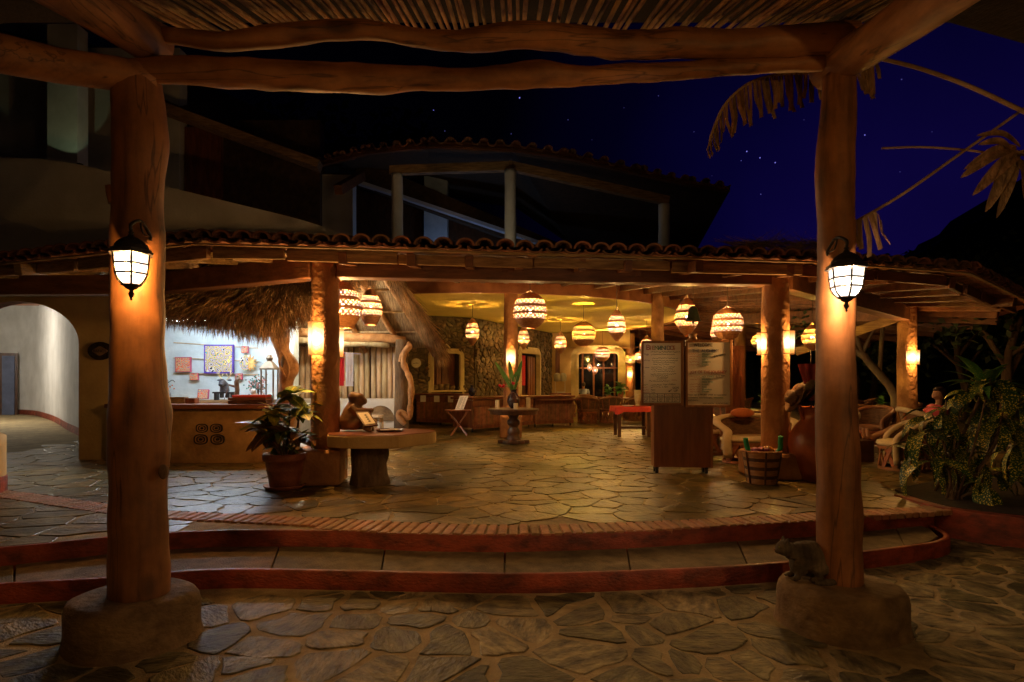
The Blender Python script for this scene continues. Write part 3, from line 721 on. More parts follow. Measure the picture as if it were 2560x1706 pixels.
# one barrel tile
def tile_mb(l=.44, r0=.118, r1=.098, h=.80, n=9, th=.026):
    mb = MB(); rows = []
    for y, r in ((0, r0), (l, r1)):
        o_ = [Vector((-r*cos(pi*k/n), y, h*r*sin(pi*k/n))) for k in range(n+1)]
        i_ = [Vector((-(r-th)*cos(pi*k/n), y, h*(r-th)*sin(pi*k/n)-.001)) for k in reversed(range(n+1))]
        rows.append(o_+i_)
    mb.sheet(rows, True); m_ = len(rows[0])
    mb.f.append(list(range(m_-1, -1, -1))); mb.f.append([m_+k for k in range(m_)])
    return mb
tile_me = tile_mb().mesh('roof_tile', smooth=False); tile_me.materials.append(m_tile)
pan_v = tile_mb(r0=.105, r1=.115, h=.5)
for v in pan_v.v: v.z = -v.z
pan_me = pan_v.mesh('pan_tile'); pan_me.materials.append(m_tile)
far_tiles = MB(); tbase = tile_mb(n=5)
def tile_run(pts, inn, zs, rows_as_parts, rows_all, step=.252):
    for i in range(len(pts)-1):
        a, b = Vector((*pts[i], zs[i])), Vector((*pts[i+1], zs[i+1])); ia, ib = Vector(inn[i]), Vector(inn[i+1])
        L_ = (b-a).length; n = max(1, round(L_/step))
        for k in range(n):
            u = (k+.5)/n; p = a.lerp(b, u); q = ia.lerp(ib, u); up = (q-p); upn = up.normalized()
            yaw = atan2(-upn.x, upn.y); pit = math.asin(upn.z)
            for r in range(rows_all):
                if r*.36 > up.length-.3: break
                pos = p+upn*(r*.36-.05)+Vector((random.uniform(-.012, .012), random.uniform(-.02, .02), .075+r*.006+random.uniform(0, .012)))
                rot = (pit-.03+random.uniform(-.03, .03), random.uniform(-.06, .06), yaw+random.uniform(-.05, .05))
                if r < rows_as_parts:
                    o = obj('roof_tile', tile_me, None, roof); o.location = pos-rootloc(roof); o.rotation_euler = rot
                    if r == 0:
                        side = (b-a).normalized()*step/2
                        o = obj('pan_tile', pan_me, None, roof); o.location = pos+side-rootloc(roof)-Vector((0,0,.012)); o.rotation_euler = rot
                else:
                    Mx = Matrix.Translation(pos) @ (Matrix.Rotation(rot[2], 4, 'Z') @ Matrix.Rotation(rot[0], 4, 'X') @ Matrix.Rotation(rot[1], 4, 'Y'))
                    b0 = len(far_tiles.v); far_tiles.add(tbase.v, tbase.f); far_tiles.xf(Mx, b0)
tile_run(EO[:10], IN[:10], ZE[:10], 2, 5)
part('far_roof_tiles', far_tiles, m_tile, roof, kind='stuff')
# eave lath, rafters, purlin boards, battens
for i in range(9):
    a, b = Vector((*EO[i], ZE[i])), Vector((*EO[i+1], ZE[i+1])); d = (b-a).normalized()
    inw = (Vector(IN[i])+Vector(IN[i+1])-a-b).normalized()
    mb = MB(); mb.beam(a-Vector((0,0,.005)), b-Vector((0,0,.005)), .05, .022); part('eave_lath', mb, m_oldwood, roof)
    # weathered boards under the eave, in lengths
    L_ = (b-a).length; n = max(1, round(L_/1.3))
    for k in range(n):
        u0, u1 = k/n+.008, (k+1)/n-.008; s0 = .42+random.uniform(-.06, .06)
        p = a.lerp(b, u0)+inw*s0; q = a.lerp(b, u1)+inw*(s0+random.uniform(-.05, .05))
        mb = MB(); mb.beam(p-Vector((0,0,.075+random.uniform(0, .02))), q-Vector((0,0,.075+random.uniform(0, .03))), .07, random.uniform(.12, .17)); part('purlin', mb, m_oldwood if i < 7 else m_darkbeam, roof, bev=.008)
RAF = [(0,.3),(0,.8),(1,.08),(1,.30),(1,.55),(1,.86),(2,.2),(3,.5),(4,.1),(4,.52),(4,.9),(5,.35),(5,.68),(6,.15),(6,.52),(6,.9),(7,.25),(7,.62),(8,.05),(8,.25),(8,.45),(8,.65),(8,.85),(9,.1),(9,.3),(9,.5),(9,.7),(9,.9),(10,.2),(10,.5),(10,.8),(11,.3),(11,.7)]
for i, u in RAF:
    a = Vector((*EO[i], ZE[i])).lerp(Vector((*EO[i+1], ZE[i+1])), u); b = Vector(IN[i]).lerp(Vector(IN[i+1]), u)
    d = (b-a).normalized(); mb = MB(); mb.beam(a+d*random.choice((.05,.34,.38,.42,.46))-Vector((0,0,.10)), b-Vector((0,0,.10)), .11, .16); part('rafter', mb, m_oldwood if i < 3 else m_darkbeam, roof, bev=.01)
for k in range(1, 22):
    t_ = k/22
    P = [Vector((*EO[i], ZE[i])).lerp(Vector(IN[i]), t_)+Vector((0,0,.018)) for i in range(6, 13)]
    mb = MB()
    for p, q in zip(P[:-1], P[1:]): mb.beam(p, q, .05, .03)
    part('batten', mb, m_darkbeam, roof)

# hall ceiling with its ring beam
ce = MB(); ce.lathe([(RR_+.05, ZC+.02), (.01, ZC+.02)], (RC.x, RC.y, 0), 72); hall_ceiling = struct('hall_ceiling', ce, m_ceiling)
fa = MB(); fa.lathe([(RR_, ZC+.10), (RR_, ZC-.02), (RR_+.10, ZC-.02), (RR_+.10, ZC+.46)], (RC.x, RC.y, 0), 96)
ring = solo('ring_beam', fa, m_fascia, 'curved orange timber ring beam around the hall ceiling', 'beam', loc=(RC.x, RC.y, ZC))

# ================================================================== stone walls of the hall
def wall_frame(A, B):
    A, B = Vector((*A, 0)), Vector((*B, 0)); d = (B-A); L_ = d.length; d.normalize(); nn = Vector((d.y, -d.x, 0))
    return A, d, nn, L_
def to_wall(A, d, nn, u, z, o=0): return A+d*u+nn*o+Vector((0,0,z))
def stone_wall(label, A, B, z0, z1, hole, sx, sy, seed, nparts):
    A, d, nn, L_ = wall_frame(A, B); loc = A+Vector((0,0,z0))
    t = thing('stone_wall', label, 'wall', loc)
    core = MB(); 
    def slab(u0, u1, a, b):
        if u1-u0 < .01 or b-a < .01: return
        P = [to_wall(A, d, nn, u, z, o) for o in (0, -.35) for u, z in ((u0,a),(u1,a),(u1,b),(u0,b))]
        core.add(P, [[0,1,2,3],[7,6,5,4],[0,4,5,1],[1,5,6,2],[2,6,7,3],[3,7,4,0]])
    hu0, hu1, hz0, hz1 = hole
    slab(0, hu0, z0, z1); slab(hu1, L_, z0, z1); slab(hu0, hu1, hz1, z1); slab(hu0, hu1, z0, hz0)
    part('mortar_core', core, m_wallmortar, t)
    r = random.Random(seed)
    def keep(u, z): return not (hu0-.10 < u < hu1+.10 and hz0-.08 < z < hz1+.08) and .02 < u < L_-.02 and z < z1-.03
    cs = cells(0, L_, max(z0, .95), z1, sx, sy, .42, .03, r, keep, .18)
    cs.sort(key=lambda c: -abs(area(c[1]))); rest = MB()
    Mw = Matrix(((d.x, 0, nn.x, A.x), (d.y, 0, nn.y, A.y), (0, 1, 0, 0), (0, 0, 0, 1)))
    for k, (c, p) in enumerate(cs):
        p = [(min(max(a, 0), L_), min(b, z1-.01)) for a, b in p]
        if abs(area(p)) < .003: continue
        mb = MB() if k < nparts else rest; b0 = len(mb.v)
        stone_mb(mb, c, soften(p, r, .05, .25), -.01, r.uniform(.03, .075), .022, (0, 0), r.uniform(.004, .02)); mb.xf(Mw, b0)
        if k < nparts: part('stone', mb, m_wallstone, t)
    if rest.v: part('small_stones', rest, m_wallstone, t, kind='stuff')
    return t, A, d, nn, L_
SW1, sA, sd_, sn, sL = stone_wall('rubble stone wall with the carved serving window', (-4.75, 19.15), (-1.34, 20.95), FLOOR, ZC, (2.35, 3.28, 1.40, 2.72), .24, .115, 21, 295)
# carved surround with a small crest
def surround(t, A, d, nn, u0, u1, z0, z1, wd, name='surround', steps=3, rc=.28, base=True, m=None):
    m = m or m_stonecarve
    for k in range(steps):
        o0 = wd*k/steps; o1 = wd*(k+1)/steps; dep = .10-.028*k+.02
        def path(o):
            P = []; r = rc*(.35+.65*o/wd) if o > 0 else rc*.3
            a0, a1, zt = u0-o, u1+o, z1+o
            P.append((a0, z0-(o if base else 0)))
            for j in range(6):
                an = pi-(pi/2)*j/5; P.append((a0+r+r*cos(an), zt-r+r*sin(an)))
            for j in range(6):
                an = pi/2-(pi/2)*j/5; P.append((a1-r+r*cos(an), zt-r+r*sin(an)))
            P.append((a1, z0-(o if base else 0))); return P
        pi_, po = path(o0), path(o1)
        mb = MB(); mb.sheet([[to_wall(A, d, nn, u, z, -.06) for u, z in pi_], [to_wall(A, d, nn, u, z, dep) for u, z in pi_], [to_wall(A, d, nn, u, z, dep) for u, z in po], [to_wall(A, d, nn, u, z, -.01) for u, z in po]])
        part(name, mb, m, t)
win = thing('serving_window', 'carved cream stone serving window in the rubble wall', 'window', to_wall(sA, sd_, sn, 2.8, 1.3))
surround(win, sA, sd_, sn, 2.33, 3.30, 1.42, 2.68, .17)
mb = MB(); P = [to_wall(sA, sd_, sn, u, 1.36, o) for u, o in ((2.12, .16), (3.5, .16), (3.5, -.30), (2.12, -.30))]; mb.add(P+[p+Vector((0,0,.06)) for p in P], [[0,1,2,3],[7,6,5,4],[0,4,5,1],[1,5,6,2],[2,6,7,3],[3,7,4,0]]); part('sill', mb, m_stonecarve, win, bev=.01)
mb = MB(); mb.tube([to_wall(sA, sd_, sn, 2.815+o, 2.87+h, .05) for o, h in ((-.13, 0), (-.06, .05), (0, .10), (.06, .05), (.13, 0))], [.02,.035,.05,.035,.02], 8); part('crest', mb, m_stonecarve, win, True)
mb = MB(); P = [to_wall(sA, sd_, sn, u, z, -.42) for u, z in ((2.2,1.3),(3.5,1.3),(3.5,2.9),(2.2,2.9))]; mb.add(P, [[0,1,2,3]]); part('back_board', mb, m_redwood, win)
for u in (2.42, 2.66, 2.86):
    mb = MB(); P0 = to_wall(sA, sd_, sn, u, 1.45, -.30); mb.beam(P0, P0+Vector((0,0,1.2)), .17, .03, sn); part('shutter_leaf', mb, m_redwood, win, bev=.01)
# bowls on the sill
for i, (u, r, h) in enumerate(((2.45,.11,.17),(2.66,.13,.2),(2.87,.10,.22),(3.08,.10,.14))):
    c = to_wall(sA, sd_, sn, u, 1.425, -.08); mb = MB(); mb.lathe([(r*.6,0),(r,h*.5),(r*.95,h),(r*.85,h),(r*.9,h*.5),(.01,.02)], c, 14)
    solo('stone_bowl', mb, m_plaster_base, ('dark squat bowl at the clock end of the serving window sill', 'widest stone bowl on the serving window sill', 'tallest stone bowl on the serving window sill', 'lowest stone bowl at the middle column end of the sill')[i], 'bowl', c, 'bowls on the serving window sill', True)
SW2, tA, td, tn, tL = stone_wall('rubble stone wall receding past the red curtained door', (-1.30, 21.05), (2.02, 28.0), FLOOR, ZC, (3.66, 5.65, FLOOR, 2.95), .40, .135, 33, 295)
door = thing('curtained_door', 'carved stone doorway with a dark red timber door', 'door', to_wall(tA, td, tn, 4.6, FLOOR))
surround(door, tA, td, tn, 3.70, 5.60, FLOOR, 2.88, .28, rc=.42, base=False)
mb = MB(); P0 = to_wall(tA, td, tn, 3.75, FLOOR, -.2); P1 = to_wall(tA, td, tn, 5.55, FLOOR, -.2)
mb.add([P0, P1, P1+Vector((0,0,2.5)), P0+Vector((0,0,2.5))], [[0,1,2,3]]); part('back_panel', mb, m_darkwood, door)
for u in (4.9, 5.15, 5.4):
    mb = MB(); q = to_wall(tA, td, tn, u, FLOOR, -.1); mb.beam(q, q+Vector((0,0,2.45)), .2, .05, tn); part('door_stile', mb, m_redwood, door, bev=.01)
mb = MB(); q = to_wall(tA, td, tn, 4.25, 1.55, -.06); mb.beam(q, q+Vector((0,0,1.25)), .34, .03, tn); part('curtain', mb, m_redscarf, door)
# plaster pier with a blue switch plate, then the wide glazed doorway
pier = MB(); pier.box((2.36, 27.75, 2.13), (1.05, .5, 3.64)); pr = solo('plaster_pier', pier, m_plaster_ochre, 'cream plaster pier with a blue plate beside the glazed doorway', 'wall', bev=.02)
mb = MB(); mb.box(W(1431, 965, 27.46), (.13, .03, .50)); part('blue_plate', mb, M('blue_enamel', (.03,.10,.24), None, 3, rough=.3), pr, bev=.03)
mb = MB(); mb.box(W(1394, 900, 27.46), (.2, .04, 1.9)); part('wood_shelf_frame', mb, m_redwood, pr)
gw = thing('glazed_doorway', 'wide carved stone doorway with red framed glass doors', 'door', (3.9, 26.9, FLOOR))
gA, gd, gn, gL = wall_frame((2.88, 26.9), (5.15, 26.6))
surround(gw, gA, gd, gn, .12, 1.86, FLOOR, 2.98, .34, rc=.5, base=False)
mb = MB(); P = [to_wall(gA, gd, gn, u, z, -.2) for u, z in ((-.2,3.2),(2.4,3.2),(2.4,4.4),(-.2,4.4))]; mb.add(P, [[0,1,2,3]]); part('wall_above', mb, m_plaster_ochre, gw)
glass_y = -1.6
for i, u in enumerate((-.05, .28, .80, 1.26, 1.78, 2.15)):
    mb = MB(); q = to_wall(gA, gd, gn, u, FLOOR, glass_y); mb.beam(q, q+Vector((0,0,2.75)), .085, .06, gn); part('door_stile', mb, m_redwood, gw)
for z in (.40, .95, 2.35, 3.05):
    mb = MB(); q = to_wall(gA, gd, gn, -.1, z, glass_y); q2 = to_wall(gA, gd, gn, 2.2, z, glass_y); mb.beam(q, q2, .07, .07); part('door_rail', mb, m_redwood, gw)
for u0, u1 in ((0, .28), (.28, .8), (.8, 1.26), (1.26, 1.78), (1.78, 2.15)):
    P = [to_wall(gA, gd, gn, u, z, glass_y-.05) for u, z in ((u0, FLOOR), (u1, FLOOR), (u1, 3.1), (u0, 3.1))]; part('pane', MB().add(P, [[0,1,2,3]]), m_glassdark, gw)
mb = MB(); P = [to_wall(gA, gd, gn, u, 3.25, o) for u, o in ((-.6,0),(2.8,0),(2.8,-1.9),(-.6,-1.9))]; mb.add(P, [[0,1,2,3]]); part('porch_ceiling', mb, m_darkbeam, gw)

# ================================================================== left: arched passage, stair wall, upper house
def arch_wall(label, A, B, z0, z1, uc, hw, zs, zt, th, m):
    A, d, nn, L_ = wall_frame(A, B); t = thing('arched_wall', label, 'wall', A+Vector((0,0,z0)))
    n = 28; arc = [(uc-hw, z0)]+[(uc-hw*cos(pi*k/n), zs+(zt-zs)*sin(pi*k/n)) for k in range(n+1)]+[(uc+hw, z0)]
    outer = [(0, z0)]
    for (u, z) in arc[1:-1]:
        f = (u-(uc-hw))/(2*hw); outer.append((lerp(0, L_, f), z1))
    outer.append((L_, z0))
    outer[1] = (0, z1); outer[-2] = (L_, z1)
    mb = MB(); mb.sheet([[to_wall(A, d, nn, u, z, 0) for u, z in outer], [to_wall(A, d, nn, u, z, 0) for u, z in arc]])
    mb.sheet([[to_wall(A, d, nn, u, z, -th) for u, z in arc], [to_wall(A, d, nn, u, z, -th) for u, z in outer]])
    mb.add([to_wall(A, d, nn, L_, z0, 0), to_wall(A, d, nn, L_, z0, -th), to_wall(A, d, nn, L_, z1, -th), to_wall(A, d, nn, L_, z1, 0)], [[0,1,2,3]])
    part('plaster', mb, m, t)
    so_ = MB(); so_.sheet([[to_wall(A, d, nn, u, z, .004) for u, z in arc], [to_wall(A, d, nn, u, z, -th-.004) for u, z in arc]]); part('soffit', so_, m_plaster_red, t, True)
    return t, A, d, nn
aw, aA, ad, an_ = arch_wall('ochre plaster wall with an arched opening to the white passage', (-11.2, 10.75), (-7.0, 10.9), FLOOR, 3.55, 2.22, 1.10, 2.42, 3.19, .32, m_plaster_ochre)
# oval plaque
pq = thing('oval_plaque', 'dark oval ceramic plaque lettered on the ochre wall', 'sign', W(252, 878, 10.80))
c = W(252, 878, 10.80); mb = MB(); mb.prism([(.225*cos(2*pi*k/36), .165*sin(2*pi*k/36)) for k in range(36)], 0, .02); mb.xf(Matrix.Translation(c) @ Matrix.Rotation(pi/2, 4, 'X')); part('plate', mb, M('dark_ceramic', (.05,.035,.025), (.02,.015,.01), 14, rough=.25, bump=.4, bscale=30), pq)
mb = MB(); q = []
for k in range(40):
    a = 2*pi*k/40; r = 1+.12*cos(4*a); q.append((.125*r*cos(a), .075*r*sin(a)))
mb.prism(q, 0, .006); mb.xf(Matrix.Translation(c-Vector((0,.021,0))) @ Matrix.Rotation(pi/2, 4, 'X')); part('cartouche', mb, m_plaster_base, pq)
FONT_MATS = {}
def text(body, loc, size, m, parent, rx=pi/2, rz=0, align='LEFT', ry=0, shear=0):
    cu = bpy.data.curves.new('lettering', 'FONT'); cu.body = body; cu.size = size; cu.align_x = align; cu.extrude = .0015; cu.shear = shear
    o = bpy.data.objects.new('lettering', cu); COL.objects.link(o); cu.materials.append(m); o.parent = parent
    bpy.context.view_layer.update(); me = bpy.data.meshes.new_from_object(o.evaluated_get(bpy.context.evaluated_depsgraph_get()))
    bpy.data.objects.remove(o); me.name = 'lettering'; o = obj('lettering', me, m, parent)
    o.location = Vector(loc)-rootloc(parent); o.rotation_euler = (rx, ry, rz); return o
text('BAÑOS', c+Vector((0, -.03, -.025)), .075, m_black, pq, align='CENTER')
# passage behind the arch: curved white wall with a red skirting
pc = catmull([(-24.5,26.3,0),(-22.2,26.0,0),(-20.2,25.1,0),(-17.6,22.6,0),(-15.2,20.0,0),(-13.2,17.7,0),(-11.2,15.5,0),(-9.4,13.5,0),(-8.2,12.0,0),(-7.2,11.3,0)], 6)
mb = MB(); mb.sheet([[p for p in [Vector((a.x, a.y, FLOOR)) for a in pc]], [Vector((a.x, a.y, 3.62 if a.y < 13.75 else 5.35)) for a in pc]])
pw = solo('passage_wall', mb, m_plaster_white, 'curved white passage wall behind the arch', 'wall', smooth=True)
mb = MB(); o_ = offset([(a.x, a.y) for a in pc], -.02); mb.sheet([[(a, b, FLOOR) for a, b in o_], [(a, b, FLOOR+.20) for a, b in o_], [(a.x, a.y, FLOOR+.20) for a in pc]]); part('skirting', mb, m_plaster_red, pw)
mb = MB(); mb.box((-25.6, 20, 2.8), (.3, 16, 5.0)); solo('passage_wall', mb, m_plaster_white, 'straight white passage wall with a lamp glow', 'wall')
mb = MB(); mb.box((-18, 20.4, 5.4), (16.5, 13, .1)); mb.box((-10.3, 12.25, 3.66), (7.5, 3.2, .08)); struct('passage_ceiling', mb, m_plaster_white)
for k in range(4):
    mb = MB(); y = 17.6+k*1.9; mb.beam((-25, y, 4.16+.22*k), (-13.3-k*1.75, y, 4.16+.22*k), .22, .26); solo('ceiling_joist', mb, m_redwood, 'square red joist crossing the white passage, '+('first', 'second', 'third', 'fourth')[k]+' in from the arch', 'joist', group='joists of the passage')
pd = thing('passage_door', 'narrow dark blue door at the end of the white passage', 'door', W(20, 1034, 25.6))
q = W(21, 1030, 25.3); mb = MB(); mb.box((q.x, q.y, 1.55), (.42, .08, 2.5), .4); part('leaf', mb, M('blue_door_paint', (.10,.12,.2), None, 3), pd, bev=.01)
mb = MB(); mb.box((q.x-.03, q.y+.05, 1.60), (.62, .06, 2.65), .4); part('frame', mb, m_darkwood, pd)
pl = thing('passage_lamp', 'bright white wall lamp in the passage', 'lamp', (-18.6, 19.2, 3.35))
mb = MB(); mb.ball((-18.6, 19.2, 3.35), .15, 14, 10); part('globe', mb, E('cool_globe', (1,.92,.78), 160), pl, True)
mb = MB(); mb.box((-18.6, 19.2, 4.4), (.05, .05, 2.0)); part('stem', mb, m_black, pl)
# low wall end at the frame edge
mb = MB(); r_ = catmull([(-7.6,7.3,0),(-6.72,7.35,0),(-6.55,7.55,0),(-6.74,7.95,0),(-7.5,8.3,0)], 5)
mb.sheet([[Vector((p.x, p.y, z)) for p in r_] for z in (FLOOR, .9, 1.03)]+[[Vector((lerp(p.x, -7.1, .3), lerp(p.y, 7.9, .3), 1.09)) for p in r_], [Vector((-7.1, 7.9, 1.1)) for p in r_]])
lw = solo('low_wall', mb, m_plaster_ochre, 'rounded end of a low ochre wall with red base', 'wall', smooth=True)
mb = MB(); o_ = offset([(p.x, p.y) for p in r_], -.012); mb.sheet([[(a, b, FLOOR) for a, b in o_], [(a, b, FLOOR+.2) for a, b in o_], [(p.x, p.y, FLOOR+.205) for p in r_]]); part('skirting', mb, m_plaster_red, lw)

# stair parapet wall above the roof
D = 13.6
top = [(-160,388),(0,395),(100,398),(200,412),(300,437),(450,475),(600,512),(760,552),(900,600)]
tp = [W(x, y, D) for x, y in catmull([(a, b, 0) for a, b in top], 4) for x, y in [(x, y)]] if False else [W(p.x, p.y, D) for p in catmull([(a, b, 0) for a, b in top], 4)]
mb = MB(); mb.sheet([[Vector((p.x, D, 3.6)) for p in tp], tp, [p+Vector((0,.28,0)) for p in tp], [Vector((p.x, D+.28, 3.6)) for p in tp]])
solo('stair_wall', mb, m_plaster_white, 'long sloping plaster stair parapet above the roof tiles', 'wall')
# upper house blocks
uh = thing('upper_house', 'plastered upper house with a sloping eave line in the dark', 'house', W(300, 600, 17))
def slab_px(x0, x1, y0, y1, d, th=.4):
    a = W(x0, y1, d); b = W(x1, y0, d); mb = MB(); mb.box(((a.x+b.x)/2, d+th/2, (a.z+b.z)/2), (abs(b.x-a.x), th, abs(b.z-a.z))); return mb
part('wall', slab_px(118, 193, 60, 700, 15.5), m_plaster_white, uh); part('wall', slab_px(-200, 125, 60, 700, 17.5), m_plaster_white, uh)  # wall is split, its front strip shaped to cut out the spotlit patch
part('wall', slab_px(193, 449, 120, 700, 17), m_plaster_white, uh)
part('wall', slab_px(449, 800, 300, 700, 17.4), m_deck, uh)
part('door', slab_px(462, 552, 318, 620, 17.2, .15), m_redwood, uh)
mb = MB(); mb.beam(W(330, 243, 16.3), W(800, 417, 16.9), .5, .22); part('sloping_fascia', mb, m_oldwood, uh)
mb = MB(); P = [W(330,237,16.3), W(800,410,16.9), W(800,340,20), W(380,150,20)]; mb.add(P, [[0,1,2,3]]); part('roof', mb, m_tile, uh)
mb = MB(); P = [W(-200,30,15), W(215,160,15), W(330,237,16.3), W(380,150,20), W(-200,0,20)]; mb.add(P, [[0,1,2,3,4]]); part('roof', mb, m_deck, uh)
# assumed spotlight, out of sight behind the parapet, washing the far-left wall
q = W(200, 425, 14.3); sp = thing('assumed_spotlight', 'small assumed spotlight washing the upper house wall', 'spotlight', q)
mb = MB(); mb.lathe([(.02,0),(.06,.02),(.07,.14),(.02,.15)], q, 12); part('can', mb, m_black, sp)
ld = bpy.data.lights.new('spot', 'SPOT'); ld.energy = 15; ld.color = (.75,1,.55); ld.spot_size = radians(40); ld.spot_blend = .15; ld.shadow_soft_size = .03
lo = bpy.data.objects.new('spot', ld); COL.objects.link(lo); lo.parent = sp; lo.location = (-.05,-.02,.1)
lo.rotation_euler = (W(160,300,15.5)-q).to_track_quat('-Z', 'Y').to_euler()
# upper terrace with its own tiled roof
ut = thing('terrace_roof', 'tiled roof over the upper terrace on white columns', 'roof', W(1270, 480, 15))
eav = [(770,418,17.5),(850,398,16.6),(920,380,16),(1070,364,15),(1160,366,14.8),(1280,372,14.8),(1420,392,15),(1600,433,15.5),(1720,460,15.9),(1825,476,16.2)]
bck = [(770,440,22),(850,450,22),(920,460,22),(1070,480,22),(1160,500,22),(1290,520,22),(1425,612,21.5),(1600,622,21.5),(1680,630,21.5),(1738,632,21.5)]
mb = MB(); mb.sheet([[W(*p) for p in eav], [W(*p) for p in bck]]); part('soffit', mb, m_deck, ut)
mb = MB(); mb.sheet([[W(*p)+Vector((0,.05,.12)) for p in eav], [W(*p)+Vector((0,0,.14)) for p in bck]]); part('deck', mb, m_deck, ut)
mb = MB(); P = [W(*p) for p in eav]
for a, b in zip(P[:-1], P[1:]): mb.beam(a+Vector((0,.1,.04)), b+Vector((0,.1,.04)), .12, .14)
part('eave_board', mb, m_darkbeam, ut)
small_me = tile_mb(.42, .112, .095, .8, 7).mesh('ridge_tile'); small_me.materials.append(m_tile)
rl = rootloc(ut)
for a, b in zip(P[:-1], P[1:]):
    n = max(1, round((b-a).length/.215))
    for k in range(n):
        p = a.lerp(b, (k+.5)/n); o = obj('roof_tile', small_me, None, ut); o.location = p-rl+Vector((0,-.05,.12+random.uniform(-.01, .015))); o.rotation_euler = (-.02, (pi if k % 2 else 0)+random.uniform(-.1, .1), random.uniform(-.1, .1))
for a, b in ((W(975,437,15.6), W(1282,427,15.0)), (W(1270,425,15.0), W(1672,513,15.6))):
    mb = MB(); mb.beam(a+Vector((0,.05,.12)), b+Vector((0,.05,.12)), .2, .22); part('beam', mb, m_oldwood, ut, bev=.01)
mb = MB(); mb.beam(W(845,475,15.2), W(905,440,17), .2, .24); part('beam', mb, m_darkbeam, ut)
for x, yt, d, lb in ((993,436,15.6,'white upper terrace column beside the stepped eave'),(1276,425,15.0,'white upper terrace column under the beam joint'),(1660,512,15.6,'white upper terrace column at the open end of the roof')):
    a = W(x, yt, d); column(lb, a.x, a.y, .145, a.z, None, 9, m_plaster_white, 4.3, 1.0)
for x0, x1, y0, y1, d, lb, mm in ((800,882,437,640,17.6,'pale wall block left of the upper terrace columns',m_plaster_white),(1060,1118,432,640,19.0,'bluish wall pier between the upper terrace columns',m_plaster_blue)):
    solo('wall_block', slab_px(x0, x1, y0, y1, d), mm, lb, 'wall')
sr = thing('stair_roof', 'dark sloping stair roof with a pale edge behind the terrace columns', 'roof', W(1100, 560, 18.4))
mb = MB(); mb.beam(W(890,455,18.4), W(1440,640,18.4), .3, .10); part('pale_edge', mb, m_plaster_white, sr)
mb = MB(); P = [W(890,395,18.5), W(1000,440,18.5), W(1430,622,18.5), W(1430,700,18.5), W(1275,600,18.5), W(890,460,18.5)]; mb.add(P+[p+Vector((0,.3,0)) for p in P], [[5,4,3,2,1,0]]+[[i, (i+1) % 6, 6+(i+1) % 6, 6+i] for i in range(6)]); part('slab', mb, m_deck, sr)
mb = MB(); P = [W(882,470,19.4), W(1060,520,19.4), W(1060,640,19.4), W(882,640,19.4)]; mb.add(P, [[3,2,1,0]]); part('dark_doors', mb, m_darkwood, sr)
mb = MB(); P = [W(1118,540,19.4), W(1300,600,19.4), W(1300,640,19.4), W(1118,640,19.4)]; mb.add(P, [[3,2,1,0]]); part('dark_doors', mb, m_darkwood, sr)
# lamps added out of sight behind the veranda roof to light columns and pier
for q, cl, pw_, lb in (((-.6, 13.3, 4.75), (1,.80,.48), 3.6, 'small added warm lamp on the upper terrace floor'), ((-1.6, 17.8, 4.6), (.30,.50,1), 6.0, 'small added bluish lamp at the back of the upper terrace')):
    t = thing('added_terrace_lamp', lb, 'lamp', q); mb = MB(); mb.lathe([(.05,0),(.06,.02),(.03,.05),(.03,.09)], q, 12); part('base', mb, m_black, t)
    mb = MB(); mb.ball(Vector(q)+Vector((0,0,.13)), .04, 10, 8); part('bulb', mb, E('added_terrace_bulb', cl, 8), t, True)
    ld = bpy.data.lights.new('lamp', 'POINT'); ld.energy = pw_; ld.color = cl; ld.shadow_soft_size = .05; lo = bpy.data.objects.new('lamp', ld); COL.objects.link(lo); lo.parent = t; lo.location = (0,0,.22)
